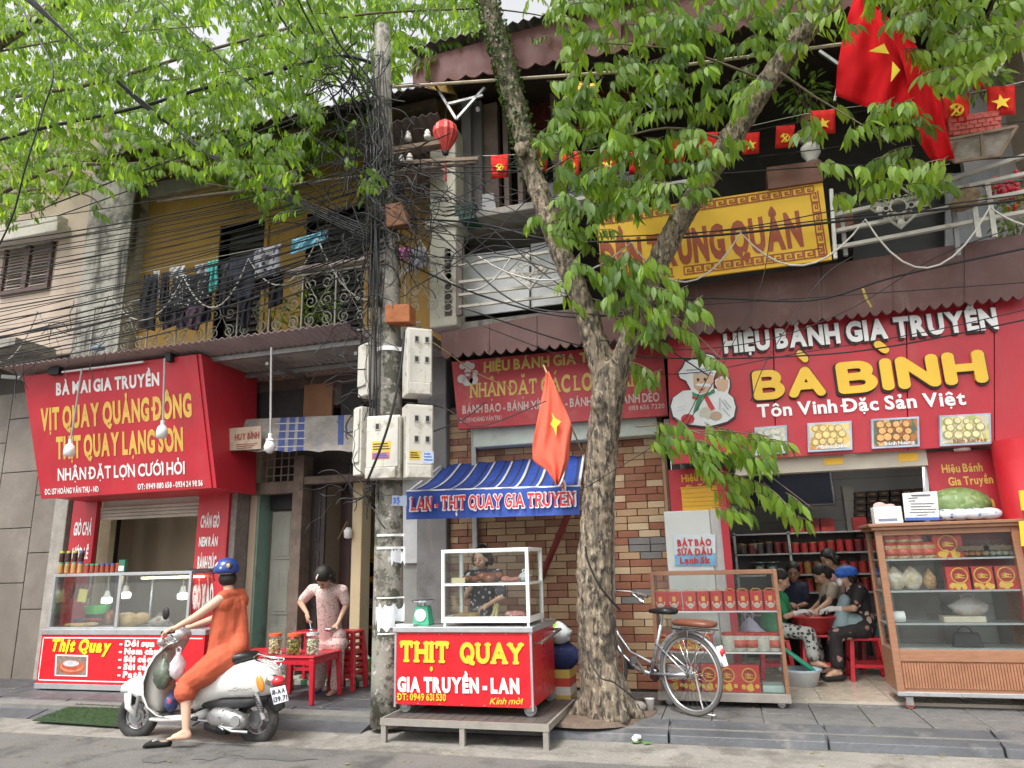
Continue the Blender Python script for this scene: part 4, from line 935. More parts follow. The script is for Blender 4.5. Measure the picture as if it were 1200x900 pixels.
def wheel(cx,cy,R_,Y,parent,spokes=5,steer=0):
 c=Q(cx,cy,Y);Rm=Matrix.Rotation(steer,4,'Z')
 t=MB().torus((0,0,0),R_-.045,.045,28,10)
 ty=t.build('wheel',rub,None,smooth=True);ty.location=c;ty.rotation_euler=(0,0,steer);ty.name='wheel';p=parent;ty.parent=p;ty.matrix_parent_inverse=MATW[p.name].inverted()
 mb=MB().torus((0,0,0),R_-.085,.012,24,6).lathe((0,-.045,0),[(.05,0),(.05,.09)],16,'y')
 for k in range(spokes):
  a=2*math.pi*k/spokes;mb.bar((.04*math.cos(a),0,.04*math.sin(a)),((R_-.08)*math.cos(a),0,(R_-.08)*math.sin(a)),.035,.022)
 mb.build('rim',mat('cast wheel grey',(.3,.3,.31),.4,.15,9,.1,metal=.6),ty,bevel=0)
 MB().lathe((0,-.03,0),[(.075,0),(.075,.004)],20,'y').build('brake_disc',steel,ty)
 return ty
wheel(162,838.5,.2,YS0+.0,sc,5,rad(10));wheel(302,842.5,.21,YS0+.03,sc,5)
loft([ST(144,806,811,.03),ST(148,800,812,.065),ST(156,794,812,.085),ST(166,792,818,.085),ST(175,798,826,.07),ST(178,806,828,.045)]).build('front_fender',cream_p,sc,smooth=True)
MB().tube([Q(150,812,5.75),Q(150,828,5.74),Q(158,838,5.76)],[.032,.028,.02],8).build('fork_cover',cream_p,sc,smooth=True)
MB().tube([Q(163,815,5.76),Q(158,840,5.76)],.018,8).tube([Q(163,815,5.94),Q(158,840,5.94)],.018,8).build('fork',steel,sc)
def sheet(cols,th=.02):
 vs=[];fs=[];n=len(cols);m_=len(cols[0])
 for c in cols:
  for p in c:vs.append(Vector(p))
 for c in cols:
  for p in c:vs.append(Vector(p)+Vector((th,0,0)))
 N_=n*m_
 for i in range(n-1):
  for j in range(m_-1):
   a=i*m_+j;fs+=[(a,a+1,a+m_+1,a+m_),(N_+a,N_+a+m_,N_+a+m_+1,N_+a+1)]
 for i in range(n-1):a=i*m_;fs+=[(a,a+m_,N_+a+m_,N_+a),(a+m_-1,N_+a+m_-1,N_+a+2*m_-1,a+2*m_-1)]
 for j in range(m_-1):fs+=[(j,N_+j,N_+j+1,j+1),((n-1)*m_+j,(n-1)*m_+j+1,N_+(n-1)*m_+j+1,N_+(n-1)*m_+j)]
 return MB().add(vs,fs)
rows=[(204,750,.07),(196,754,.13),(186,766,.17),(179,780,.19),(175,795,.2),(175,810,.2),(179,824,.19),(188,834,.17),(205,838,.15)]
cols=[]
for x,y,hw in rows:
 c=Q(x,y,YS0);cols.append([(c.x+(.10*abs(t)**2.2),YS0+t*hw,c.z)for t in(-1,-.8,-.5,-.2,.2,.5,.8,1)])
sheet(cols,.022).build('leg_shield',cream_p,sc,smooth=True)
loft([ST(186,838,842,.12),ST(200,836,843,.15),ST(236,833,842,.15),ST(247,828,840,.13)],12,.4).build('floorboard',cream_p,sc,smooth=True)
loft([ST(190,834.5,837,.11),ST(240,831,834,.12)],8,.3).build('rubber_mat',blk,sc)
loft([ST(183,770,825,.14),ST(190,760,832,.13),ST(197,762,834,.1)],12,.5).build('inner_shield',mat('inner scooter plastic',(.5,.49,.45),.5,.1),sc,smooth=True)
loft([ST(234,806,834,.09),ST(237,790,833,.13),ST(243,782,829,.155),ST(255,780,823,.17),ST(272,777,818,.18),ST(290,773,817,.18),ST(305,772,817,.165),ST(316,775,816,.13),ST(324,782,812,.08),ST(327,788,806,.04)],20,.8).build('rear_body',cream_p,sc,smooth=True)
loft([ST(240,806,826,.10),ST(252,817,829,.12),ST(272,814,830,.14),ST(298,814,828,.12),ST(318,812,822,.08)],14,.6).build('lower_cover',mat('black scooter plastic',(.025,.025,.026),.55,.15),sc,smooth=True)
loft([ST(240,782,786,.05),ST(246,776,785,.11),ST(258,770,783,.13),ST(272,766,781,.14),ST(286,763,776,.14),ST(295,763,773,.11),ST(299,766,771,.05)],16,.6).build('seat',mat('black vinyl',(.018,.018,.019),.38,.1,6,.15,90),sc,smooth=True)
MB().tube([Q(321,816,5.87),Q(328,832,5.87)],[.09,.05],10).build('rear_mudguard',MC['black scooter plastic'],sc)
eng=mat('cast engine alloy',(.42,.42,.42),.38,.2,9,.25,40,.8)
loft([ST(246,834,846,.04,5.72),ST(252,829,850,.06,5.71),ST(264,829,852,.065,5.71),ST(276,833,856,.065,5.71),ST(285,837,855,.06,5.71),ST(289,841,851,.03,5.71)],14,.6).build('engine_cover',eng,sc,smooth=True)
en=MB().lathe(Q(276,845,5.63),[(.045,-.01),(.045,.0),(.03,.012)],16,'y').build('clutch_cover',steel,sc)
for k in range(6):
 a=k*1.05;MB().lathe(Q(266,841,5.63)+Vector((.09*math.cos(a),-.0,.06*math.sin(a))),[(.007,-.012),(.007,.01)],6,'y').build('bolt',steel,sc)
MB().tube([Q(225,843,5.72),Q(250,846,5.68),Q(262,855,5.66)],.009,6).tube([Q(250,846,5.68),Q(272,857,5.64),Q(290,858,5.64)],.012,6).build('stand_linkage',eng,sc)
loft([ST(222,838,844,.03,5.74),ST(232,839,845,.03,5.72)],8).build('footrest',blk,sc)
loft([ST(244,842,856,.06),ST(258,846,860,.07),ST(268,850,861,.05)],10).build('engine_block',MC['black scooter plastic'],sc)
MB().tube([Q(300,812,5.7),Q(309,843,5.7)],.022,10).build('shock_absorber',eng,sc)
sp_=[];
for k in range(40):t=k/39;sp_.append(Q(300,814,5.7).lerp(Q(307,834,5.7),t)+Vector((.028*math.cos(k*1.6),.028*math.sin(k*1.6),0)))
MB().tube(sp_,.005,5).build('spring',blk,sc)
loft([ST(198,745,751,.02),ST(202,738,754,.07),ST(209,735,754,.1),ST(216,736,752,.09),ST(221,740,747,.04)],14,.8).build('handlebar_cover',mat('silver handlebar cover',(.5,.5,.5),.25,.1,5,.05,metal=.6),sc,smooth=True)
MB().tube([Q(204,740,5.7),Q(197,741,5.58),Q(190,742,5.5)],.017,8).tube([Q(212,738,6.0),Q(216,735,6.2)],.017,8).build('grip',blk,sc)
MB().tube([Q(203,738,5.65),Q(200,730,5.62),Q(196,722,5.6)],.006,6).build('mirror_stem',chrome,sc)
MB().ell(Q(194.5,719,5.6),(.035,.02,.055),14,10).build('mirror',blk,sc,smooth=True)
MB().tube([Q(200,744,5.62),Q(206,749,5.6),Q(203,756,5.66)],.007,6).build('brake_lever',chrome,sc)
MB().ell(Q(190,752,5.7),(.04,.05,.045),12,8).build('headlamp_shell',MC['silver handlebar cover'],sc,smooth=True)
MB().ell(Q(326,798,5.78),(.06,.06,.045),14,10).build('tail_lamp',mat('red lamp lens',(.6,.02,.03),.15,.05,coat=.5),sc,smooth=True)
MB().tube([Q(315,796,5.78),Q(323,798,5.78)],[.05,.048],14).build('lamp_bezel',chrome,sc,smooth=True)
MB().ell(Q(305,801,5.69),(.035,.022,.075),12,8,Matrix.Rotation(rad(-22),3,'Y')).build('indicator_lamp',mat('amber lens',(.7,.25,.02),.2,.05,coat=.5),sc,smooth=True)
MB().torus((0,0,0),.05,.005,18,6)
pa=[Q(316,807,5.72),Q(334,803,5.72),Q(338,821,5.72),Q(321,826,5.72)]
pt_=MB().prism(pa,(0,.006,0)).build('number_plate',mat('plate white',(.72,.73,.75),.4,.05),sc,bevel=.002)
ink=mat('plate ink',(.03,.03,.06),.5,.05)
txt(pt_,'18-AA',YP(5.72),(319,814.5),(334.5,811),5.4,ink,.02,lift=.0025);txt(pt_,'139.71',YP(5.72),(321,823),(337,819.5),5.6,ink,.02,lift=.0025)
rk=MB()
for(pp_)in([(297,770),(303,766),(318,771),(333,772)],[(297,772),(310,776),(332,775),(333,772)],[(300,774),(316,780),(326,785),(330,778)]):
 rk.tube([Q(a,b,5.78)for a,b in pp_],.006,5);rk.tube([Q(a,b-1,5.95)for a,b in pp_],.006,5)
for a,b in((303,767),(310,770),(318,772),(326,773),(333,773)):rk.tube([Q(a,b,5.78),Q(a,b-1,5.95)],.006,5)
rk.build('luggage_rack',chrome,sc,smooth=True)
MB().tube([Q(267,810,5.665),Q(272,808.5,5.662)],.002,4).tube([Q(278,806,5.66),Q(274,806.5,5.66),Q(272.5,809,5.66),Q(276,810,5.66),Q(279,808,5.66),Q(282,807,5.66),Q(283,809.5,5.66),Q(286,807,5.66),Q(287,809,5.66),Q(291,807.5,5.66),Q(295,806.5,5.67)],.0022,4).build('script_badge',blk,sc)
MB().lathe(Q(200,770,5.9),[(.012,0),(.012,.03)],8,'y').build('bag_hook',chrome,sc)
def bag(name,label,c,r,m,parent=None,seed=3,cat='bag'):
 t=thing(name,label,cat,c-Vector((0,0,r[2])));rr_=random.Random(seed);mb=MB();n,k=18,12;c=Vector(c);vs=[]
 mb.ell((0,0,0),r,n,k);v2=[]
 for v in mb.v:
  v=Vector(v);q=1+.16*math.sin(9*v.x/r[0]+seed)*math.sin(7*v.z/r[2])+rr_.uniform(-.05,.05);top=max(0,v.z/r[2]-.35);q*=(1-.75*top)
  v2.append((c.x+v.x*q,c.y+v.y*q,c.z+v.z*(1+.25*top)))
 mb.v=v2;mb.build('sack',m,t,smooth=True)
 mb=MB()
 for s_ in(-1,1)if cat in('bag',)else():mb.tube([c+Vector((s_*r[0]*.25,0,r[2]*.95)),c+Vector((s_*r[0]*.35,0,r[2]*1.35)),c+Vector((0,0,r[2]*1.5))],.008,5)
 if mb.v:mb.build('handle',m,t)
 return t
bag('plastic_bag','dark green translucent shopping bag hanging at the front of the white scooter',Q(191,791,5.68),(.085,.07,.125),mat('dark green bag',(.10,.12,.09),.3,.5,9,.6,25))
bag('plastic_bag','pinkish white plastic bag hanging between rider knees and leg shield',Q(208,781,5.68),(.07,.06,.11),mat('pink white bag',(.62,.55,.58),.4,.15,9,.6,25),seed=7)
bag('plastic_bag','small red and blue bundle standing on the scooter floorboard',Q(201,822,5.74),(.055,.06,.085),vmat('red blue bundle',(.04,.06,.16),[(.45,.06,.06),(.04,.08,.25),(.3,.3,.4)],18),seed=2,cat='bundle')
rp=thing('person','woman in orange sleeveless dress and blue helmet sitting on the white scooter','person',G(216,872,0))
J=dict(pelvis=Q(270,768,5.86),sl=Q(258,702,5.72),sr=Q(281,698,5.98),neck=Q(268,692,5.86),head=Q(266,678,5.86),hl=Q(262,773,5.76),hr=Q(268,771,5.98),el=Q(229,723,5.6),wl=Q(205,736,5.54),er=Q(250,725,6.12),wr=Q(222,735,6.18),kl=Q(218,803,5.6),al=Q(218,857,5.55),kr=Q(226,800,6.02),ar=Q(218,832,6.02))
hf=Vector((-.85,.5,0)).normalized()
skr=mat('rider skin',(.60,.37,.26),.45,.06,9,.06,120)
caps=limbs(J,.9)+headcaps(Q(265,670,5.86),hf,(0,0,1),.95)+hand(J['wl'],Q(192,741,5.5)-J['wl'],(.3,0,-1),1,.75,.95)+hand(J['wr'],(-1,.2,-.1),(0,0,-1),-1,.75,.95)
caps+=foot(J['al'],(-.95,-.1,0),.95)+foot(J['ar'],(-1,0,0),.9,False)
blob('body',caps,skr,rp,.0065,2)
org=mat('orange linen',(.46,.092,.04),.85,.15,3,1.0,16,stretch=(1,1,.25));
c3=Vector
dc=[('c',J['sl'].lerp(J['sr'],.12)+Vector((0,0,.012)),.062,J['sr']+Vector((0,0,.012)),.062),('c',J['sl'].lerp(J['sr'],.2)-Vector((0,0,.05)),.085,J['sr']-Vector((0,0,.05)),.085),('c',Q(268,712,5.86),.125,Q(267,740,5.86),.13),('c',Q(267,740,5.86),.13,Q(269,765,5.87),.15),('c',Q(260,716,5.78),.08,Q(256,765,5.78),.1),('c',Q(279,712,5.92),.075,Q(280,762,5.88),.1),('c',J['hl'],.14,Q(240,788,5.66),.115),('c',Q(240,788,5.66),.115,Q(219,803,5.62),.088),('c',Q(219,803,5.62),.09,Q(217,811,5.59),.094),('c',J['hr'],.14,Q(232,795,5.98),.1),('c',Q(228,800,5.98),.09,Q(224,812,5.95),.085),('c',Q(240,786,5.85),.09,Q(224,800,5.8),.07),('e',Q(246,782,5.72),(.14,.14,.08)),('c',Q(218,812,5.6),.088,Q(222,812,5.9),.075),('c',Q(279,760,5.8),.08,Q(279,745,5.9),.09)]
dr=blob('dress',dc,org,rp,.009,3)
dt=bpy.data.textures.new('folds','CLOUDS');dt.noise_scale=.11;dt.noise_depth=2
dm=dr.modifiers.new('folds','DISPLACE');dm.texture=dt;dm.strength=.013;dm.mid_level=.5
hn=Q(266,686,5.86)
MB().ell(Q(267,678.5,5.86),(.082,.085,.07),16,10).build('hair',hair,rp,smooth=True)
helm=thing('helmet','glossy dark blue half helmet with white pattern on the scooter rider head','helmet',Q(265,670,5.86))
hc=Q(265.5,668,5.86)
mb=MB();
vs=[];n_=24;fs=[]
for i in range(9):
 t=i/8*math.pi*.58
 for k in range(n_):a=2*math.pi*k/n_;vs.append(hc+Vector((.115*math.sin(t)*math.cos(a),.118*math.sin(t)*math.sin(a),.115*math.cos(t))))
for i in range(8):
 for k in range(n_):fs.append((i*n_+k,(i+1)*n_+k,(i+1)*n_+(k+1)%n_,i*n_+(k+1)%n_))
mb.add(vs,fs);sh_=mb.build('shell',vmat('helmet blue print',(.02,.05,.22),[(.3,.32,.4),(.5,.5,.55),(.02,.04,.18),(.03,.07,.3),(.02,.05,.22)],14,.3,.3),helm,smooth=True)
md=sh_.modifiers.new('solid','SOLIDIFY');md.thickness=.012
MB().torus(hc+Vector((.08,-.07,.04)),.028,.009,16,8).build('vent_ring',blk,helm,smooth=True)
MB().ell(hc+Vector((.08,-.085,.04)),(.022,.008,.022),10,6).build('vent',mat('vent tan',(.5,.35,.2),.5),helm,smooth=True)
MB().tube([hc+Vector((-.09,-.08,-.02)),hc+Vector((-.07,-.07,-.1))],.007,5).build('strap',blk,helm)
lf=thing('loafer','black suede loafer with bow lying on the asphalt under the rider bare foot','shoe',G(184,877,0))
p0=G(199,875,.0);p1=G(168,877,.0);dv=(p1-p0);st_=[]
mb=MB();vs=[];
prof=[(0,.028,.045),(.1,.036,.05),(.3,.036,.045),(.55,.042,.05),(.75,.047,.055),(.9,.038,.04),(1,.015,.02)]
for t,hw,hh in prof:
 c=p0+dv*t
 for k in range(12):
  a=2*math.pi*k/12;vs.append(c+Vector((0,math.cos(a)*hw,hh*.5+math.sin(a)*hh*.5+.004)))
fs=[(i*12+k,i*12+(k+1)%12,(i+1)*12+(k+1)%12,(i+1)*12+k)for i in range(6)for k in range(12)]+[tuple(range(11,-1,-1)),tuple(72+k for k in range(12))]
MB().add(vs,fs).build('upper',mat('black suede',(.012,.012,.012),.9,.3,20,.3),lf,smooth=True)
MB().ell(p0+dv*.25+Vector((0,0,.046)),(.05,.026,.008),12,6).build('lining',mat('shoe lining',(.25,.2,.16),.8),lf,smooth=True)
MB().ell(p0+dv*.6+Vector((0,-.012,.055)),(.018,.012,.008),8,6).ell(p0+dv*.6+Vector((0,.012,.055)),(.018,.012,.008),8,6).build('bow',steel,lf,smooth=True)
# ---- old woman at the red table
YL=7.45
ow_=thing('person','elderly woman in pale pink floral pyjamas bending over jars at the red table','person',G(380,812,.12))
J=dict(pelvis=Q(388,742,YL+.05),sl=Q(401,692,YL-.16),sr=Q(366,691,YL-.18),neck=Q(384,688,YL-.2),head=Q(381,682,YL-.28),hl=Q(397,745,YL),hr=Q(379,745,YL),el=Q(406,708,YL-.1),wl=Q(396,731,YL-.25),er=Q(352,706,YL-.15),wr=Q(360,719,YL-.4),kl=Q(396,776,YL-.02),al=Q(394,806,YL+.02),kr=Q(376,776,YL-.05),ar=Q(374,803,YL+.1))
caps=limbs(J,.88)+headcaps(Q(379.5,678,YL-.35),(-.1,-.5,-.86),(0,-.86,.5),1.0)+hand(J['wl'],(-.6,-.3,-.7),(-.3,-.9,0),-1,.8,.9)+hand(J['wr'],(.3,-.4,-.85),(.5,.0,-.5),1,.7,.9)
caps+=foot(J['al'],(-.2,-1,0),.88)+foot(J['ar'],(-.3,-1,0),.88)
skl=mat('elderly skin',(.47,.28,.19),.5,.1,9,.1,90)
blob('body',caps,skl,ow_,.009,2)
face(Q(379.5,678,YL-.35),(-.1,-.5,-.86),(0,-.86,.5),ow_,.95)
pj=vmat('pink floral cotton',(.62,.47,.43),[(.38,.18,.18),(.55,.33,.33),(.3,.22,.24)],42,.85,.3)
def torso_cloth(J,k=1.0,sleeve=.55,arms=('l','r'),drop=.0):
 m_=(Vector(J['sl'])+Vector(J['sr']))/2;L=[('c',J['sl'],.072*k,J['sr'],.072*k),('c',m_-Vector((0,0,.04)),.135*k,Vector(J['pelvis'])-Vector((0,0,drop)),.15*k),('c',Vector(J['hl'])-Vector((0,0,drop)),.115*k,Vector(J['hr'])-Vector((0,0,drop)),.115*k)]
 for s_ in arms:
  a,b=Vector(J['s'+s_]),Vector(J['e'+s_]);L.append(('c',a,.068*k,a.lerp(b,sleeve),.062*k))
 return L
def leg_cloth(J,k=1.0,end=.9,flare=.06):
 L=[('c',J['hl'],.105*k,J['hr'],.105*k)]
 for s_ in 'lr':
  h,kn,a=Vector(J['h'+s_]),Vector(J['k'+s_]),Vector(J['a'+s_]);L+=[('c',h,.098*k,kn,.078*k),('c',kn,.08*k,kn.lerp(a,end),flare*k)]
 return L
blob('blouse',torso_cloth(J,.9,.75,drop=.08),pj,ow_,.011,3)
blob('trousers',leg_cloth(J,.82,.9,.085),pj,ow_,.011,3)
hf,hu=Vector((-.1,-.5,-.86)),Vector((0,-.86,.5));hc=Q(379.5,678,YL-.35)
hairdo(hc,hf,hu,ow_,1.08,'bob');R3=frame(hf,hu)
MB().ell(hc+R3@Vector((0,.045,.122)),(.009,.038,.012),10,6,R3).build('parting',mat('grey roots',(.62,.5,.42),.7,.2,20),ow_,smooth=True)
for s_ in 'lr':
 a=Vector(J['a'+s_]);blob('sandal',[('c',a+Vector((0,.02,-.09)),.036,a+Vector((-.02,-.13,-.095)),.042)],mat('blue plastic sandal',(.02,.06,.35),.4,.1),ow_,.008,1)
ld=thing('ladle','metal spoon held over the open jar of pickled onions','spoon',Q(364,728,YL-.42));MB().tube([Q(362,721,YL-.41),Q(364.5,736,YL-.45)],.006,6).build('handle',chrome,ld);MB().ell(Q(365,738,YL-.45),(.025,.025,.014),10,6).build('bowl',chrome,ld,smooth=True)
bw=thing('metal_bowl','small steel bowl in the elderly woman left hand','bowl',Q(387,738,YL-.35));MB().lathe(Q(386.5,740.5,YL-.36),[(.03,0),(.055,.015),(.07,.04),(.068,.04),(.05,.018),(.0,.008)],18).build('shell',chrome,bw,smooth=True)
# ---- red plastic table, jars, stools
def red_table(name,label,x0,x1,y0,y1,z1,zg):
 t=thing(name,label,'table',((x0+x1)/2,(y0+y1)/2,zg))
 MB().box(x0,x1,y0,y1,z1-.025,z1).build('table_top',redpl,t,bevel=.012)
 MB().box(x0+.02,x1-.02,y0+.015,y0+.03,z1-.085,z1-.025).box(x0+.02,x1-.02,y1-.03,y1-.015,z1-.085,z1-.025).box(x0+.015,x0+.03,y0+.03,y1-.03,z1-.085,z1-.025).box(x1-.03,x1-.015,y0+.03,y1-.03,z1-.085,z1-.025).build('apron',redpl,t)
 for x,y,sx,sy in((x0+.03,y0+.03,-1,-1),(x1-.03,y0+.03,1,-1),(x0+.03,y1-.03,-1,1),(x1-.03,y1-.03,1,1)):
  MB().add([(x-.028*1,y-.028,z1-.03),(x+.028,y-.028,z1-.03),(x+.028,y+.028,z1-.03),(x-.028,y+.028,z1-.03),(x+.02*sx-.02,y+.02*sy-.02,zg),(x+.02*sx+.02,y+.02*sy-.02,zg),(x+.02*sx+.02,y+.02*sy+.02,zg),(x+.02*sx-.02,y+.02*sy+.02,zg)],[(0,1,2,3),(7,6,5,4),(0,4,5,1),(1,5,6,2),(2,6,7,3),(3,7,4,0)]).build('leg',redpl,t,bevel=.006)
 return t
ZT=Q(366,769,6.84).z
red_table('plastic_table','red plastic table carrying three big jars in front of the elderly woman',Q(305,768,6.84).x,Q(366,768,6.84).x+.03,6.82,7.4,ZT,.12)
red_table('plastic_table','second red plastic table half hidden behind the scooter seat',Q(272,760,7.2).x,Q(272,760,7.2).x+.5,7.15,7.65,ZT-.02,.12)
def jar(name,label,px,Y,r,h,m,lid,group=None,z=None):
 c=Q(px,762,Y);c.z=z if z is not None else ZT+.001;t=thing(name,label,'jar',c,group)
 MB().lathe(c,[(r*.9,0),(r,.01),(r,h*.8),(r*.82,h*.88),(r*.82,h)],18).build('glass_body',glass,t,smooth=True)
 mb=MB();rr_=random.Random(int(px))
 for k in range(150):
  a=rr_.uniform(0,6.28);q=(r-.018)*math.sqrt(rr_.random());mb.ell(c+Vector((q*math.cos(a),q*math.sin(a),rr_.uniform(.015,h*.78))),(.014,.014,.012),6,4)
 mb.build('pickles',m,t,smooth=True,kind='stuff')
 MB().lathe(c,[(r*.9,h*.95),(r*.92,h*.95),(r*.92,h*1.1),(r*.3,h*1.11)],20).build('lid',lid,t)
 return t
olid=mat('orange lid',(.65,.12,.04),.4)
jar('pickle_jar','square shouldered jar of pale pickled aubergines with orange lid, left on the table',322,6.95,.075,.19,mat('pale pickle',(.75,.64,.38),.4,.2),olid)
jar('pickle_jar','jar of olive green pickled mustard with orange lid, middle of the table',344,6.95,.075,.19,mat('olive pickle',(.42,.38,.07),.4,.25),olid)
jar('pickle_jar','jar of white pickled onions being opened by the elderly woman',366,6.95,.07,.2,mat('onion white',(.82,.76,.56),.35,.1),mat('clear neck',(.55,.56,.55),.2))
def stool(name,label,x,y,zg,h,m,group=None,s=.3):
 t=thing(name,label,'stool',(x,y,zg),group)
 MB().box(x-s/2+.02,x+s/2-.02,y-s/2+.02,y+s/2-.02,zg+h-.03,zg+h).build('seat',m,t,bevel=.012)
 for sx in(-1,1):
  for sy in(-1,1):
   a=Vector((x+sx*(s/2-.045),y+sy*(s/2-.045),zg+h-.02));b=Vector((x+sx*s/2,y+sy*s/2,zg));MB().bar(a,b,.045).build('leg',m,t,bevel=.005)
 z=zg+h*.35;e=s/2-.02
 MB().bar((x-e,y-e,z),(x+e,y-e,z),.02,.035).bar((x-e,y+e,z),(x+e,y+e,z),.02,.035).bar((x-e,y-e,z+.04),(x-e,y+e,z+.04),.02,.035).bar((x+e,y-e,z+.04),(x+e,y+e,z+.04),.02,.035).build('stretcher',m,t)
 return t
p=Q(359,800,7.75);stool('plastic_stool','red plastic stool behind the table, left of the elderly woman',p.x,7.8,.12,.62,redpl,s=.36)
p=Q(405,800,7.7);
for k in range(4):stool('plastic_stool',('lowest','second','third','topmost')[k]+' red plastic stool of the stack right of the elderly woman',p.x,7.75,.12+k*.07,.42,redpl,s=.3)
bp_=G(425,793,.14);bk=thing('bucket','bright green plastic bucket on the pavement left of the concrete pole','bucket',bp_)
MB().lathe(bp_,[(.085,0),(.11,.2),(.116,.2),(.116,.215),(.104,.215),(.08,.02)],22).build('shell',mat('green plastic',(.05,.42,.08),.35),bk,smooth=False)
MB().torus(bp_+Vector((0,0,.205)),.112,.004,20,5,'x',180,360).build('handle',steel,bk)
bag('plastic_bag','crumpled white plastic bag lying on the green bucket',bp_+Vector((0,0,.22)),(.08,.08,.05),mat('white bag',(.6,.62,.62),.4,.1,9,.6,25),seed=9)
lp_=thing('bulb_lamp','unlit white bulb hanging from an arm on the inner pier of the doorway','lamp',Q(408,618,8.3))
c=Q(408,622,8.3);MB().lathe(c,[(.02,-.1),(.05,-.085),(.055,0),(.03,.04)],16).build('bulb',wpaint,lp_,smooth=True);MB().lathe(c,[(.03,.04),(.022,.09)],12).build('socket',blk,lp_);MB().tube([c+Vector((0,0,.09)),c+Vector((-.05,.05,.12)),c+Vector((-.2,.1,-.1))],.008,5).build('arm',mat('brass tan',(.3,.2,.07),.5),lp_)
ds=thing('display_shelf','dark shelf unit of small goods inside the doorway behind the pole','shelf',Q(450,775,9.3))
a,b,z0,z1=RX(415,655,484,772,9.3)
MB().box(a,b,9.55,9.58,.2,z1).box(a,a+.04,9.25,9.58,.2,z1).box(b-.04,b,9.25,9.58,.2,z1).build('case',blk,ds)
for k in range(5):MB().box(a+.04,b-.04,9.27,9.55,.3+(z1-.32)*k/4,.32+(z1-.32)*k/4).build('shelf',mat('shelf dark',(.05,.045,.04),.5),ds)
for i,(x0,y0,x1,y1,cc,lb)in enumerate(((423,650,440,659,(.65,.27,.02),'orange box on top of the dark shelf unit'),(423,676,440,684,(.65,.27,.02),'orange card on the upper shelf of the dark unit'),(418,675,425,686,(.6,.62,.65),'white packet on the upper shelf of the dark unit'),(418,702,432,713,(.35,.5,.6),'pale blue carton on the middle shelf of the dark unit'),(472,665,482,680,(.35,.25,.2),'brown packet on the upper right of the dark unit'),(420,734,440,737,(.5,.25,.07),'tan tray on the lower shelf of the dark unit'))):
 q=RX(x0,y0,x1,y1,9.3);t=MB().box(q[0],q[1],9.3,9.42,q[2],q[3]).build('box',mat('packet %d'%i,cc,.6),bevel=.004);tag(t,lb,'box')
 # ---- middle cart
YC=6.2
xL,xR=Q(463,783,YC).x,Q(623.5,783,YC).x
yB=7.03
ct=thing('food_cart','red metal food cart with yellow and white lettering on casters in the middle','cart',(xL,YC,.2))
zT,zB=Q(545,741,YC).z,Q(545,828,YC).z
redp=mat('painted red cart metal',(.60,.012,.02),.3,.07,2,.04,9,dirt=((.4,.02,.02),2,.6,.3))
MB().box(xL,xR,YC,yB,zB,zT).build('body',redp,ct,bevel=.004)
MB().box(xL-.02,xR+.02,YC-.02,yB+.02,zT,zT+.045).build('worktop',alu,ct,bevel=.004)
for q_ in(xL-.006,xR-.012):MB().box(q_,q_+.018,YC-.006,YC+.012,zB-.02,zT-.002).build('edge_trim',alu,ct)
cpl=YP(YC-.004)
yelr=mat('cart yellow letter',(.88,.48,.03),.4,.04,3,0)
txt(ct,'THỊT',cpl,(468,777),(527,778.5),28,yelr,font='slab',sw=.3,gap=.08);txt(ct,'QUAY',cpl,(539,779),(614,780),28,yelr,font='slab',sw=.3,gap=.08)
txt(ct,'GIA TRUYỀN - LAN',cpl,(466,809.5),(609,812),15,wht,.05)
txt(ct,'ĐT: 0949 631 530',cpl,(466,820),(523,821),7.5,yelr,.02)
txt(ct,'Kính mời',cpl,(574,825),(612,825),7,yelr,.0,shear=.3)
for i in range(7):
 for z in(zT-.015,zB+.012):
  X=xL+.02+(xR-xL-.04)*i/6;MB().ell((X,YC-.002,z),(.006,.004,.006),6,4).build('rivet',steel,ct)
MB().tube([(xR,YC+.1,zT-.1),(xR+.07,YC+.08,zT-.09),(xR+.07,yB,zT-.05),(xR,yB,zT-.05)],.014,6).tube([(xL,YC+.05,zT-.1),(xL-.07,YC+.06,zT-.1),(xL-.07,yB,zT-.1)],.012,6).build('handle',mat('rusty handle',(.15,.12,.1),.6,.3,8,.3),ct)
def caster(x,y,zg,parent,r=.055,m=None):
 w_=MB().lathe((x,y-.018,zg+r),[(r*.35,0),(r*.9,0),(r,.008),(r,.028),(r*.9,.036),(r*.35,.036)],18,'y').build('caster',m or mat('caster grey',(.2,.2,.2),.6,.2),parent,smooth=False)
 MB().box(x-.028,x+.028,y-.028,y-.022,zg+r*.8,zg+r*2.2).box(x-.028,x+.028,y+.022,y+.028,zg+r*.8,zg+r*2.2).box(x-.03,x+.03,y-.03,y+.03,zg+r*2.2,zg+r*2.2+.012).build('fork',steel,w_)
 return w_
ZP=Q(560,850,YC).z
ztop=max(.2,zB-.125)
for x,y in((xL+.08,YC+.06),(xR-.04,YC+.06),(xR-.04,yB-.08),(xL+.08,yB-.08)):caster(x,y,ztop,ct)
pf=thing('metal_platform','low grey metal platform with short legs under the red middle cart','platform',(xL,6.1,0))
pm=mat('chequered plate',(.13,.12,.11),.5,.25,4,.5,70,.4,dirt=((.12,.1,.08),4,.5,.2));pmf=mat('platform frame',(.25,.23,.2),.6,.2,6,.3,40,dirt=((.2,.15,.1),6,.6,.1))
xa,xb=Q(449,845,6.02).x,Q(641,852,6.02).x
MB().box(xa,xb,6.02,7.05,ztop-.012,ztop-.002).build('plate',pm,pf)
MB().box(xa,xb,6.0,6.02,ztop-.055,ztop-.001).box(xa,xb,7.05,7.07,ztop-.055,ztop-.001).box(xb,xb+.02,6.0,7.07,ztop-.055,ztop-.001).box(xa-.02,xa,6.0,7.07,ztop-.055,ztop-.001).build('frame',pmf,pf)
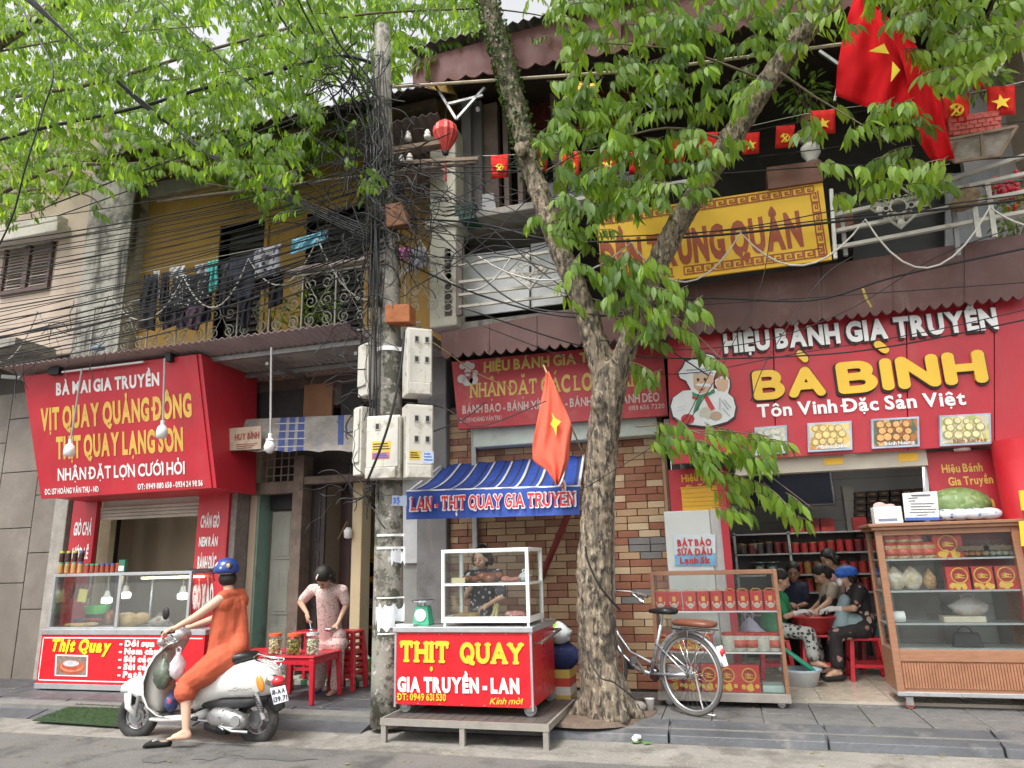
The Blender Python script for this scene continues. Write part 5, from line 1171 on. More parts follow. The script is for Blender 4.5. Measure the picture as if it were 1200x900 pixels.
for x in(xa+.01,(xa+xb)/2,xb-.01):
 for y in(6.02,6.9):MB().box(x-.022,x+.022,y-.015,y+.03,.005 if y<6.5 else.12,ztop-.014).build('leg',pmf,pf)
for k in range(14):X=xa+(xb-xa)*(k+.5)/14;MB().box(X-.03,X+.03,6.03,7.03,ztop-.002,ztop+.0005).build('tread_strip',pm,pf)
def glass_case(name,label,x0,x1,y0,y1,z0,z1,m,t_=.03,shelves=(),base=.0,slope=0,skip=()):
 g=thing(name,label,'glass case',(x0,y0,z0))
 for x in(x0,x1-t_):
  for y in(y0,y1-t_):MB().box(x,x+t_,y,y+t_,z0,z1).build('post',m,g,bevel=.003)
 for q in(y0,y1-t_):MB().box(x0+t_,x1-t_,q,q+t_,z1-t_,z1).build('top_rail',m,g,bevel=.003)
 for q in(x0,x1-t_):MB().box(q,q+t_,y0+t_,y1-t_,z1-t_,z1).build('side_rail',m,g,bevel=.003)
 if base:MB().box(x0+t_,x1-t_,y0+.002,y0+t_,z0,z0+base).box(x0+.002,x0+t_,y0+t_,y1-t_,z0,z0+base).box(x1-t_,x1-.002,y0+t_,y1-t_,z0,z0+base).box(x0+t_,x1-t_,y0+t_,y1-t_,z0,z0+base*.5).build('base',m,g,bevel=.003)
 for z in shelves:
  MB().box(x0+t_,x1-t_,y0+.004,y0+.02,z-.02,z).box(x0+t_,x1-t_,y1-.02,y1-.004,z-.02,z).box(x0+.004,x0+.02,y0+t_,y1-t_,z-.02,z).box(x1-.02,x1-.004,y0+t_,y1-t_,z-.02,z).build('shelf_rail',m,g)
  MB().box(x0+.02,x1-.02,y0+.02,y1-.02,z-.006,z).build('shelf',alu if name!='gift_cabinet' else glass,g)
 MB().box(x0+t_,x1-t_,y0+.012,y0+.016,z0+base,z1-t_).build('front_pane',glass,g)
 MB().box(x0+.012,x0+.016,y0+t_,y1-t_,z0+base,z1-t_).build('side_pane',glass,g)
 MB().box(x1-.016,x1-.012,y0+t_,y1-t_,z0+base,z1-t_).build('side_pane',glass,g)
 MB().box(x0+.01,x1-.01,y0+.01,y1-.01,z1,z1+.004).build('top_pane',glass,g)
 return g
gx0,gx1=Q(517,690,6.24).x,Q(620,690,6.24).x;gz0,gz1=zT+.075,Q(567,643,6.24).z
wfr=mat('white painted frame',(.78,.78,.76),.35,.04,5,.03,dirt=((.5,.48,.44),6,.66,.1))
gc=glass_case('glass_case','white framed glass case of roast meat on the middle red cart',gx0,gx1,6.24,6.75,gz0,gz1,wfr,.03,(gz0+.53*(gz1-gz0),),.05)
for x in(gx0+.02,gx1-.03):
 for y in(6.25,6.73):MB().box(x,x+.02,y,y+.02,zT+.045,gz0).build('foot',wfr,gc)
zs1=gz0+.53*(gz1-gz0)+.001;zs0=gz0+.027
roast=mat('roast brown',(.20,.055,.018),.3,.35,12,.6,30,coat=.3);fat=mat('pale skin meat',(.55,.33,.17),.35,.25,10,.5,30)
def lump(name,label,cat,c,r,m,seed=1,cnt=9):
 rr_=random.Random(seed);caps=[('e',Vector(c)+Vector((rr_.uniform(-.6,.6)*r[0],rr_.uniform(-.5,.5)*r[1],r[2]*.5+rr_.uniform(-.1,.3)*r[2])),(r[0]*.5,r[1]*.55,r[2]*.55))for _ in range(cnt)]
 t=thing(name,label,cat,c);blob('meat',caps,m,t,max(.007,min(r)/7),1);return t
lump('roast_duck','dark brown roast duck lying at the left of the upper case shelf','food',(gx0+.24,6.36,zs1),(.11,.08,.05),roast,3)
lump('roast_pork','large dark brown piece of roast pork mid upper case shelf','food',(gx0+.42,6.38,zs1),(.13,.09,.07),roast,5)
lump('roast_pork','pinkish cut meat at the right of the upper case shelf','food',(gx0+.62,6.36,zs1),(.09,.06,.04),mat('pink meat',(.42,.16,.11),.4,.3,12,.5),8)
lump('fried_sausage','heap of golden brown sausages at the lower left of the case','food',(gx0+.2,6.34,zs0),(.13,.07,.045),mat('golden meat',(.32,.17,.05),.4,.35,16,.6),4,14)
lump('pork_slices','heap of pink white pork slices at the lower right of the case','food',(gx0+.66,6.36,zs0),(.11,.07,.05),vmat('pork slice',(.5,.2,.18),[(.62,.5,.46),(.45,.13,.12),(.6,.4,.36)],40),6,14)
for i,(x,w_,h_)in enumerate(((gx0+.3,.1,.03),(gx0+.45,.16,.03))):
 o=MB().lathe((x,6.33,zs0),[(w_*.5,0),(w_*.62,.012),(w_*.6,.013),(w_*.3,.004)],14).build('tray',mat('foam tray',(.7,.7,.7),.5));tag(o,('crumpled pale paper tray at lower left of the case','wide white tray in the lower middle of the case')[i],'tray')
o=MB().box(gx0+.09,gx0+.22,6.262,6.28,zs1,zs1+.05).build('price_card',mat('cream card',(.72,.62,.36),.6),bevel=.004);tag(o,'cream price card at the left front of the upper case shelf','card')
bag('plastic_bag','white knotted plastic bag at the right end of the upper case shelf',Vector((gx1-.08,6.4,zs1+.04)),(.06,.05,.045),MC['white bag'],seed=12)
mb=MB();bn=thing('spring_roll_pile','small pile of pale garlic stems and greens at the lower middle of case','food',(gx0+.48,6.38,zs0))
for k in range(12):mb.cap((gx0+.46+rnd.uniform(-.03,.03),6.36+rnd.uniform(-.02,.03),zs0+.02),.009,(gx0+.48+rnd.uniform(-.03,.03),6.38,zs0+.1+rnd.uniform(0,.03)),.005,6)
mb.build('stems',mat('pale stem',(.5,.42,.2),.5),bn,smooth=True)
kc=Vector((Q(491,728,6.3).x,6.4,zT+.045))
ks=thing('kitchen_scale','green spring kitchen scale on the left end of the middle cart','scale',kc)
gsc=mat('scale green',(.04,.33,.18),.35,.08)
MB().add([(kc.x-.085,kc.y-.07,kc.z),(kc.x+.085,kc.y-.07,kc.z),(kc.x+.085,kc.y+.07,kc.z),(kc.x-.085,kc.y+.07,kc.z),(kc.x-.06,kc.y-.05,kc.z+.17),(kc.x+.06,kc.y-.05,kc.z+.17),(kc.x+.06,kc.y+.05,kc.z+.17),(kc.x-.06,kc.y+.05,kc.z+.17)],[(0,3,2,1),(4,5,6,7),(0,1,5,4),(1,2,6,5),(2,3,7,6),(3,0,4,7)]).build('body',gsc,ks,bevel=.012)
MB().lathe(kc+Vector((0,-.075,.09)),[(.055,.016),(.055,0),(.05,-.002)],20,'y').build('dial',wht,ks);MB().lathe(kc+Vector((0,0,.17)),[(.02,0),(.02,.03),(.1,.034),(.115,.05),(.11,.05),(.09,.038)],20).build('pan',chrome,ks)
tt=MB().box(kc.x-.2,kc.x-.02,6.22,6.32,zT+.046,zT+.066).build('cutting_board',alu,bevel=.004);tag(tt,'flat metal tray edge beside the green scale on the cart','tray')
YSel=7.3
sp2=thing('person','woman with curly black hair and dark floral blouse standing behind the glass case','person',(Q(564,700,YSel).x,YSel,.12))
J=dict(pelvis=Q(566,745,YSel),sl=Q(583,674,YSel),sr=Q(549,676,YSel),neck=Q(564,668,YSel+.02),head=Q(563.5,660,YSel),hl=Q(574,747,YSel),hr=Q(558,747,YSel),el=Q(588,700,YSel-.1),wl=Q(572,709,YSel-.3),er=Q(545,699,YSel-.05),wr=Q(554,684,YSel-.26),kl=Q(573,790,YSel),al=Q(573,830,YSel),kr=Q(560,790,YSel),ar=Q(560,830,YSel))
for k in('al','ar'):J[k].z=.2
for k in('kl','kr'):J[k].z=.52
fc_,ff=Q(563.5,654.5,YSel-.02),Vector((-.12,-.95,-.25))
caps=limbs(J,.9)+headcaps(fc_,ff,(0,-.2,1),.98)+hand(J['wr'],(.75,-.3,.5),(.2,.8,-.3),-1,.7,.95)+hand(J['wl'],(-.7,-.5,-.3),(0,0,-1),1,.6,.95)+foot(J['al'],(0,-1,0),.9,False)+foot(J['ar'],(0,-1,0),.9,False)
blob('body',caps,skin,sp2,.008,2);face(fc_,ff,(0,-.2,1),sp2,.98)
fb=vmat('black white floral',(.018,.016,.022),[(.018,.016,.022),(.6,.55,.55),(.25,.2,.22),(.02,.02,.03),(.5,.42,.42)],26,.8,.33)
blob('blouse',torso_cloth(J,.96,.85),fb,sp2,.01,3);blob('trousers',leg_cloth(J,.92,.9,.07),blk,sp2,.013,2);hairdo(fc_,ff,(0,-.2,1),sp2,1.0,'curly')
aY0,aY1=6.98,8.08
aw2=thing('striped_awning','blue awning with white stripes and red lettering on its blue front flap','awning',Q(577,607,aY0))
bl0,br0=Q(476,576,aY0),Q(680,570,aY0);tl2,tr2=Q(519,545,aY1),Q(684,534,aY1)
navy=mat('awning blue',(.025,.07,.34),.55,.12,3,.3,14,streak=((.08,.13,.4),6,.6,.2));wst=mat('awning white',(.62,.64,.68),.6,.12,3,.3,14);dst=mat('awning dark stripe',(.03,.035,.09),.6)
N_=72
seq=[wst,navy,navy,dst,wst,navy,dst,navy,navy]
for i in range(N_):
 u0_,u1_=i/N_,(i+1)/N_;m_=seq[i%7]if i%7<7 else navy
 m_=(wst,dst,navy,navy,navy,navy,dst,navy,navy)[i%9]
 def pt(u,v):
  p=bl0.lerp(br0,u).lerp(tl2.lerp(tr2,u),v);p.z-=.06*math.sin(math.pi*v)+.008*math.sin(u*40);return p
 vs=[];
 for j in range(7):vs+=[pt(u0_,j/6),pt(u1_,j/6)]
 MB().add(vs,[(2*j,2*j+1,2*j+3,2*j+2)for j in range(6)]).build('stripe',m_,aw2,smooth=True)
fl=[(476,576),(680,570),(679,603),(476,609)]
vs=[];n_=30
for i in range(n_+1):
 u=i/n_;a=Q(476+204*u,576-6*u,aY0);b=Q(476+203*u,609-6*u,aY0);w_=.012*math.sin(u*31)+.006*math.sin(u*67)
 for j in range(5):p=a.lerp(b,j/4);p.y-=w_*j/4;vs.append(p)
fs=[(i*5+j,i*5+j+1,(i+1)*5+j+1,(i+1)*5+j)for i in range(n_)for j in range(4)]
MB().add(vs,fs).build('front_flap',navy,aw2,smooth=True)
pf_=(Vector((0,aY0-.022,0)),Vector((0,-1,0)))
txt(aw2,'LAN - THỊT QUAY GIA TRUYỀN',pf_,(480.5,600),(675.5,594),18,wst,font='slab',sw=.26,gap=.1,grow=.13);txt(aw2,'LAN - THỊT QUAY GIA TRUYỀN',pf_,(482,599),(674,593),16.5,mat('awning red letter',(.6,.03,.03),.5),font='slab',sw=.22,gap=.14,lift=.006)
MB().tube([bl0+Vector((0,.02,0)),br0+Vector((0,.02,0))],.016,8).build('front_bar',wpaint,aw2)
MB().bar(bl0+Vector((.02,.03,0)),tl2,.025).bar(br0+Vector((-.02,.03,0)),tr2,.025).build('frame_arm',wpaint,aw2)
MB().bar(br0+Vector((-.04,.05,-.05)),Q(634,678,8.05),.05).build('brace',mat('maroon strut',(.2,.03,.03),.5),aw2)
MB().box(br0.x-.5,br0.x-.1,7.6,7.7,br0.z-.36,br0.z-.3)
def cloth_flag(pts_l,pts_r,Y,m,parent,name='cloth',amp=.04,nf=3,n=14,k=16):
 def interp(pl_,t):
  t*=len(pl_)-1;i=min(int(t),len(pl_)-2);f_=t-i;return(pl_[i][0]*(1-f_)+pl_[i+1][0]*f_,pl_[i][1]*(1-f_)+pl_[i+1][1]*f_)
 vs=[]
 for i in range(n+1):
  for j in range(k+1):
   a=interp(pts_l,i/n);b=interp(pts_r,i/n);u=j/k;vs.append(Q(a[0]*(1-u)+b[0]*u,a[1]*(1-u)+b[1]*u,Y+amp*math.sin(u*nf*6.28+i*.12)*min(1,.25+i/n)+.015*math.sin(u*17+i)))
 fs=[(i*(k+1)+j,(i+1)*(k+1)+j,(i+1)*(k+1)+j+1,i*(k+1)+j+1)for i in range(n)for j in range(k)]
 o=MB().add(vs,fs).build(name,m,parent,smooth=True);s_=o.modifiers.new('thick','SOLIDIFY');s_.thickness=.003;return o
flg=mat('sunlit faded flag red',(.74,.15,.095),.85,.08,3,.3,20,spec=.1)
f1=thing('hanging_flag','faded orange red flag with yellow star hanging down in front of the awning','flag',Q(648,570,6.75))
cloth_flag([(640,437),(632,480),(624,520),(624,541),(642,552),(651,568)],[(643,435),(656,462),(667,490),(671,500),(667,540),(655,568)],6.72,flg,f1,amp=.03,nf=2)
star=mat('flag yellow',(.85,.6,.03),.55,.05,3,0)
MB().pp([(646.5,483),(650.5,490),(657.5,494),(652.5,500),(651.5,511),(649,502),(645,497),(648,491)],6.66,.004).build('star',star,f1)
MB().tube([Q(637,428,6.8),Q(642,440,6.76),Q(682,528,7.8)],.01,6).build('pole',mat('bamboo',(.4,.28,.12),.6),f1)
for nm,lb,q,m_ in(('carton','yellow and red striped carton at the bottom beside the tree trunk',(651,785,668,815),None),):
 a=RX(*q,7.2);cb=thing(nm,lb,'carton',(a[0],7.2,.12));z0=.13;z1=a[3];hh=(z1-z0)/4
 for k,m2 in enumerate((mat('carton yellow',(.55,.38,.08),.6),mat('carton white',(.6,.57,.5),.6),mat('carton red',(.5,.05,.03),.6),MC['carton yellow'])):MB().box(a[0]-.2,a[1],7.2,7.5,z0+hh*k,z0+hh*(k+1)-.001).build('band',m2,cb)
bag('cloth_bag','dark navy bag resting on the carton beside the trunk',Vector((a[0]+.05,7.3,z1+.12)),(.19,.13,.14),mat('navy cloth',(.012,.02,.09),.7,.2,9,.8,14),seed=4)
bag('plastic_bag','lime green and white bag on top of the navy bag beside the trunk',Vector((a[0]+.04,7.25,z1+.33)),(.13,.1,.1),vmat('lime white bag',(.62,.66,.66),[(.3,.6,.03),(.32,.62,.04),(.6,.64,.64)],5,.4,.5),seed=6,cat='shopping bag')
# ---- left stall
YA=7.2
sx0,sx1=Q(45,775,YA).x,Q(238,775,YA).x
sz0,sz1,sz2=Q(140,803,YA).z,Q(140,744,YA).z,Q(140,671,YA).z
stl=thing('roast_meat_stall','left red food stall with menu lettering below a wide glass case','stall',(sx0,YA,.12))
MB().box(sx0,sx1,YA,YA+.65,sz0,sz1).build('body',redp,stl,bevel=.004)
MB().box(sx0-.01,sx1+.01,YA-.01,YA+.66,sz0-.06,sz0).box(sx0-.01,sx1+.01,YA-.01,YA+.66,sz1,sz1+.06).build('steel_band',alu,stl,bevel=.003)
b_=.012;z0,z1=sz0+.03,sz1-.03
MB().box(sx0+.03,sx1-.03,YA-.003,YA,z1-b_,z1).box(sx0+.03,sx1-.03,YA-.003,YA,z0,z0+b_).box(sx0+.03,sx0+.03+b_,YA-.003,YA,z0,z1).build('white_border',wht,stl)
apl=YP(YA-.002);menu=mat('menu yellow',(.9,.66,.02),.4,.04,3,0)
txt(stl,'Thịt Quay',apl,(59,762),(129,764),13,menu,.05,shear=.18)
for k,(s_,xe_)in enumerate((('- Dồi sụn',181),('- Nem chua',192),('- Sủi cảo tôm',202),('- Sủi cảo thịt',202),('- Patê gan',189))):txt(stl,s_,apl,(140-k*.6,757+k*9.1),(xe_-k*.6,757.5+k*9.3),6.3,wht,.06)
pn=MB().pp([(65,767),(103,768),(102,793),(64,792)],YA-.006,.006).build('picture',wht,stl);MB().pp([(66.5,768.5),(101.5,769.5),(100.5,791.5),(65.5,790.5)],YA-.008,.002).build('picture_ground',mat('picture ground',(.22,.16,.13),.5,.4,20),pn)
for q_,(cx8,cy8,ra8,rb8,m8)in enumerate(((84,782,15.5,8.5,mat('sausage print',(.42,.08,.04),.4,.4,18)),(84,781,13.5,6.6,mat('sausage print light',(.6,.2,.1),.4,.4,18)),(84,780,12,5,MC['sausage print']),(83,777.5,9.5,3.6,mat('plate print',(.5,.5,.52),.4,.3,20)))):MB().pp(circ(cx8,cy8,ra8,rb8,18),YA-.009-.0008*q_,.0006).build('picture_print',m8,pn)
for x in(sx0+.07,sx1-.1):
 for y in(YA+.06,YA+.58):caster(x,y,.12,stl,.05,rub)
cx0,cx1=Q(59,705,YA+.02).x,Q(222,705,YA+.02).x
lg=glass_case('glass_case','wide aluminium glass case of roast meats on the left red stall',cx0,cx1,YA+.02,YA+.6,sz1+.06,sz2,alu,.035,(),.025)
xm=Q(137,705,YA).x;MB().box(xm-.02,xm+.02,YA+.015,YA+.045,sz1+.08,sz2-.03).build('mullion',alu,lg);MB().box(Q(176,700,YA+.55).x,Q(176,700,YA+.55).x+.025,YA+.55,YA+.58,sz1+.08,sz2-.03).build('mullion',alu,lg)
lt2=thing('tube_lamp','lit warm tube lamp inside the right half of the left glass case','lamp',(xm,YA+.2,sz2-.08));MB().tube([(xm+.05,YA+.3,sz2-.075),(cx1-.05,YA+.3,sz2-.07)],.013,8).build('tube',emat('warm tube',(1,.82,.45),5),lt2)
for i,(px,py,on,lb)in enumerate(((66,696,0,'unlit bulb at the left end of the left glass case'),(125,702,1,'bulb hanging left of the mullion in the left glass case'),(147,696,1,'bright bulb hanging right of the mullion in the left glass case'),(214,697,1,'bright bulb at the right end of the left glass case'))):
 c=Q(px,py,YA+.25);t=thing('bulb_lamp',lb,'lamp',c);MB().lathe(c,[(.02,-.055),(.055,-.045),(.06,0),(.045,.02)],16).build('bulb',emat('bulb on',(1,.97,.9),9)if on else wpaint,t,smooth=True)
 MB().lathe(c,[(.045,.02),(.03,.07),(.025,.1)],14).build('socket',wpaint,t);MB().tube([c+Vector((0,0,.1)),Vector((c.x,c.y,sz2-.03))],.004,5).build('cord',cablew,t)
zf=sz1+.075
lump('boiled_chicken','big heap of golden boiled chicken right of the mullion in the left case','food',(Q(155,730,YA+.2).x,YA+.18,zf),(.22,.12,.13),mat('golden chicken',(.68,.45,.2),.35,.3,12,.6,30),21,14)
lump('roast_pork','dark roast pieces on a hook tray at the back of the left case','food',(Q(125,715,YA+.45).x,YA+.45,zf),(.1,.07,.14),roast,22)
lump('sliced_ham','pale flat sliced ham on the left floor of the left case','food',(Q(98,738,YA+.2).x,YA+.16,zf),(.2,.1,.04),MC['golden chicken'],23)
bag('plastic_bag','clear whitish bag with tomatoes at the right of the left case',Vector((Q(187,730,YA+.2).x,YA+.2,zf+.06)),(.13,.09,.06),vmat('bag with tomato',(.55,.53,.5),[(.6,.58,.56),(.55,.2,.1),(.5,.5,.48)],12,.4,.5),seed=31)
gb=thing('green_basket','green plastic basket standing in the left half of the left case','basket',(Q(116,720,YA+.45).x,YA+.4,zf+.12));c=Vector((Q(114,716,YA+.4).x,YA+.4,zf+.14))
MB().lathe(c,[(.12,0),(.15,.09),(.155,.09),(.155,.1),(.14,.1),(.11,.01)],18).build('shell',MC['green plastic'],gb);MB().box(c.x-.1,c.x+.1,c.y-.08,c.y+.08,zf,zf+.14).build('stand',blk,gb)
for k in range(8):
 X=cx0+.12+k*.055;t=thing('sauce_jar','small dark sauce jar inside the left glass case','jar',(X,YA+.3,zf),'small sauce jars in the left case')
 MB().lathe((X,YA+.3,zf),[(.022,0),(.022,.07)],10).build('body',mat('dark sauce',(.12,.03,.02),.3),t);MB().lathe((X,YA+.3,zf+.07),[(.024,0),(.024,.02)],10).build('lid',mat('red cap',(.55,.06,.03),.4)if k>2 else mat('blue cap',(.06,.12,.4),.4),t)
for k in range(5):
 c=Q(83+k*5,700,YA+.35);o=MB().cap(c,.018,c+Vector((.05,0,.16)),.015,8).build('hanging_sausage',mat('cured sausage',(.2,.04,.04),.4,.3,9),smooth=True);tag(o,'dark red cured sausage hanging in the left glass case','food','sausages hanging in the left case')
o=MB().pp([(93,690),(103,691),(100,706),(90,705)],YA+.3,.003).build('yellow_card',mat('yellow card',(.7,.6,.15),.6));tag(o,'tilted yellow price card hanging in the left glass case','card')
for k in range(4):
 X=Q(71+k*7.6,668,YA+.25).x
 for rw in range(2):
  z=sz2+.008+rw*.14;nm_=('amber sauce bottle in the lower row on the left case','dark sauce bottle in the upper row on the left case')[rw]
  t=thing('sauce_bottle',nm_,'bottle',(X,YA+.25,z),('amber sauce bottles on the left case','dark sauce bottles on the left case')[rw])
  MB().lathe((X,YA+.25,z),[(.03,0),(.032,.01),(.032,.1),(.026,.115)],12).build('body',(mat('amber sauce',(.45,.25,.08),.3,.2,20),mat('soy dark',(.05,.02,.015),.25))[rw],t,smooth=False);MB().lathe((X,YA+.25,z+.115),[(.028,0),(.028,.022)],12).build('cap',(mat('green cap',(.1,.35,.2),.4),mat('lime cap',(.55,.6,.05),.4))[rw]if k<3 else MC['blue cap'],t)
for k in range(7):
 X=Q(102+k*6,668,YA+.25).x;t=thing('chilli_jar','small jar of chilli paste on top of the left case','jar',(X,YA+.25,sz2+.008),'chilli jars on the left case')
 MB().lathe((X,YA+.25,sz2+.008),[(.028,0),(.028,.09)],10).build('body',mat('chilli paste',(.3,.06,.03),.4,.4,40),t);MB().lathe((X,YA+.25,sz2+.098),[(.03,0),(.03,.018)],10).build('lid',MC['green cap']if k<3 else MC['blue cap']if k<6 else MC['red cap'],t)
a=RX(139,656,146,668,YA+.22);t=thing('green_packet','upright dark green and white packet at the right end on the left case','packet',(a[0],YA+.22,a[2]));MB().box(a[0],a[1],YA+.22,YA+.26,sz2+.006,a[3]).build('body',mat('packet green',(.04,.16,.1),.5),t);MB().box(a[0]+.008,a[1]-.008,YA+.216,YA+.22,sz2+.02,sz2+.08).build('label',wht,t)
t=thing('red_side_board','black framed red board with white lettering behind the rider arm','sign',Q(228,750,YA+.3));MB().pp([(222,668),(262,667),(262,760),(226,760)],YA+.35,.03).build('panel',red,t);
mb=MB()
for a,b in(((222,668),(262,667)),((222,668),(226,760))):mb.bar(Q(*a,YA+.34),Q(*b,YA+.34),.03)
mb.build('frame',blk,t);txt(t,'GIÒ XÀO',YP(YA+.35),(226,712),(250,710),24,wht,.05)
for i,(x0,y0,x1,y1,lb)in enumerate(((96,432,83,515,'white bulb hanging before the left part of the tilted sign'),(193,420,191,493,'white bulb hanging before the right part of the tilted sign'),(318,407,317,508,'white bulb on a long cord before the old patchwork awning'))):
 a,b=Q(x0,y0,6.75),Q(x1,y1,6.75);t=thing('bulb_lamp',lb,'lamp',b-Vector((0,0,.15)));MB().tube([a,b],.012,6).build('cord',mat('grey cord',(.35,.34,.33),.6),t)
 MB().lathe(b,[(.025,0),(.022,-.05),(.045,-.07),(.05,-.08)][::-1],14).build('socket',wpaint,t)
 MB().lathe(b+Vector((0,0,-.08)),[(.03,-.13),(.062,-.12),(.065,-.06),(.052,0)]if i<2 else[(.02,-.14),(.055,-.11),(.065,-.07),(.04,0)],16).build('bulb',wpaint,t,smooth=True)
pa_=thing('patchwork_awning','ragged grey and blue checked cloth awning above the old doorway','awning',Q(340,530,7.6))
vs=[];n_=40
for i in range(n_+1):
 u=i/n_;a=Q(272+142*u,492-6*u,7.75);b=Q(266+148*u,530-.5*u,7.45);
 for j in range(6):v=j/5;p=a.lerp(b,v);p.y-=.012*math.sin(u*50)*v;p.z+=-.015*math.sin(math.pi*v)+(.02*abs(math.sin(u*13))*(j==5));vs.append(p)
gp=mat('grey patch cloth',(.34,.31,.28),.85,.2,5,.5,30,dirt=((.2,.18,.16),3,.5,.2),streak=((.22,.22,.26),6,.55,.15));bp2=mat('blue check cloth',(.07,.1,.27),.85,.2,6,.4,30)
fs=[(i*6+j,i*6+j+1,(i+1)*6+j+1,(i+1)*6+j)for i in range(n_)for j in range(5)]
o=MB().add(vs,fs).build('cloth',gp,pa_,smooth=True);o.data.materials.append(bp2)
for k,p in enumerate(o.data.polygons):
 i,j=k//5,k%5
 if(15<=i<=24 and(i%3!=0))or(i in(35,36)and j<4):p.material_index=1
for(a,b)in((321,360),):
 for k in range(4):MB().bar(Q(a+2,497+9*k,7.4+.0)+Vector((0,-.02+.0,0)),Q(b,496+9*k,7.4)+Vector((0,-.02,0)),.012).build('check_band',gp,pa_)
t=MB().pp([(269,502),(306,499),(306,526),(268,528)],7.42,.01).build('name_card',mat('tan card',(.42,.33,.24),.8,.2,8,.2),pa_)
txt(t,'HUY BÌNH',YP(7.42),(275,516),(304,513),6.5,mat('card ink',(.25,.06,.05),.7),.04);
for k in range(3):MB().bar(Q(277,521+k*2.3,7.415),Q(301-3*k,519.5+k*2.3,7.415),.006).build('small_print',MC['card ink'],t)
# ---- glass gift cabinet (small) on casters
Y1=7.3
kx0,kx1=Q(766,740,Y1).x,Q(918,740,Y1).x;kz0,kz1=Q(845,812,Y1).z,Q(838,669,Y1).z
gcb=thing('gift_cabinet','low wood framed glass cabinet of red gift boxes behind the bicycle','cabinet',(kx0,Y1,.12))
for x in(kx0,kx1-.035):
 for y in(Y1,Y1+.32):MB().box(x,x+.035,y,y+.035,kz0,kz1).build('post',wood,gcb,bevel=.003)
MB().box(kx0+.035,kx1-.035,Y1,Y1+.035,kz1-.035,kz1).box(kx0+.035,kx1-.035,Y1+.32,Y1+.355,kz1-.035,kz1).build('top_rail',wood,gcb,bevel=.003)
MB().box(kx0,kx0+.035,Y1+.035,Y1+.32,kz1-.035,kz1).box(kx1-.035,kx1,Y1+.035,Y1+.32,kz1-.035,kz1).build('side_rail',wood,gcb,bevel=.003)
MB().box(kx0-.005,kx1+.005,Y1-.01,Y1+.36,kz0-.075,kz0).build('base',mat('grey weathered board',(.3,.27,.24),.7,.25,6,.4,40),gcb,bevel=.004)
sh1,sh2=Q(840,716,Y1).z,Q(840,764,Y1).z
for z in(sh1,sh2):MB().box(kx0+.004,kx1-.004,Y1+.004,Y1+.35,z-.014,z-.001).build('shelf',mat('shelf alu',(.45,.44,.43),.4),gcb)
MB().box(kx0+.035,kx1-.035,Y1+.01,Y1+.013,kz0,kz1-.035).build('front_pane',glass,gcb)
MB().box(kx0+.01,kx0+.013,Y1+.035,Y1+.32,kz0,kz1-.035).build('side_pane',glass,gcb)
MB().box(kx1-.013,kx1-.01,Y1+.035,Y1+.32,kz0,kz1-.035).build('side_pane',glass,gcb)
for x in(kx0+.1,kx1-.08):
 for y in(Y1+.04,Y1+.3):caster(x,y,.125,gcb,.04)
gift=mat('gift box red',(.62,.035,.03),.4,.12,9,.03);giftd=mat('gift box print dark',(.4,.02,.02),.4);gold=mat('gift gold',(.8,.5,.08),.4,.15,20);pcream=mat('gift print cream',(.72,.6,.5),.5,.3,30,0)
def giftbox(name,label,x,y,z,w_,h_,d_,style,group=None):
 t=thing(name,label,'gift box',(x,y,z),group,local=True)
 b=MB().box(-w_/2,w_/2,0,d_,0,h_).build('box',gift,t,bevel=.003)
 if style=='small':
  MB().box(-w_*.11,w_*.11,-.0012,0,h_*.5,h_*.74).build('gold_label',gold,b)
  mb=MB()
  for k in range(9):a=math.pi*(1+k/8);mb.lathe((w_*.27*math.cos(a),-.0002,h_*.44+h_*.24*math.sin(a)),[(.007,0),(.007,-.0014)],6,'y')
  mb.build('string_print',pcream,b)
  MB().lathe((0,0,h_*.27),[(w_*.19,0),(w_*.19,-.0016)],10,'y').build('picture_print',pcream,b)
  MB().tube([(-w_*.35,d_*.5,h_),(-w_*.15,d_*.5,h_+.018),(w_*.15,d_*.5,h_+.018),(w_*.35,d_*.5,h_)],.004,4).build('cord_handle',gold,t)
 else:
  MB().lathe((0,0,h_*.62),[(w_*.33,0),(w_*.33,-.0012)],16,'y').build('emblem_ground',giftd,b)
  MB().torus((0,-.002,h_*.62),w_*.31,.006,18,4).build('emblem_ring',gold,b)
  mb=MB()
  for k in range(6):mb.bar((-w_*.18+(k%2)*.02,-.002,h_*(.52+.035*k)),(w_*.2-(k%3)*.02,-.002,h_*(.52+.035*k)),.006)
  mb.build('emblem_marks',gold,b)
  mb=MB()
  for k in range(9):mb.lathe((rnd.uniform(-.36,.36)*w_,0,h_*rnd.uniform(.1,.26)),[(w_*.1,0),(w_*.1,-.001-.0002*k)],9,'y')
  mb.build('cake_print',gold,b)
 return t
sb=None;bw1=(Q(908,706,Y1).x-Q(893,706,Y1).x)
for k,px in enumerate((774,790,809,824.5,840,855.5,871,887,903)):
 X=Q(px,706,Y1+.03).x;lab='small red gift box with gold label on top cabinet shelf'
 if sb is None:sb=giftbox('gift_box',lab,X,Y1+.035,sh1,.14,Q(840,693,Y1).z-sh1,.07,'small','red gift boxes on the top shelf')
 else:dup(sb,(X,Y1+.035,sh1),lab)
bb=None;hb=Q(840,780,Y1).z-kz0
for k,(px,w_)in enumerate(((790,.18),(810,.18),(831,.18),(853,.18),(878,.2))):
 X=Q(px,795,Y1+.05).x;lab='large red gift box printed with cakes on the bottom shelf'
 if bb is None:bb=giftbox('gift_box',lab,X,Y1+.06,kz0+.001,.19,hb,.09,'large','large gift boxes on the bottom shelf')
 else:c=dup(bb,(X,Y1+.06,kz0+.001),lab)
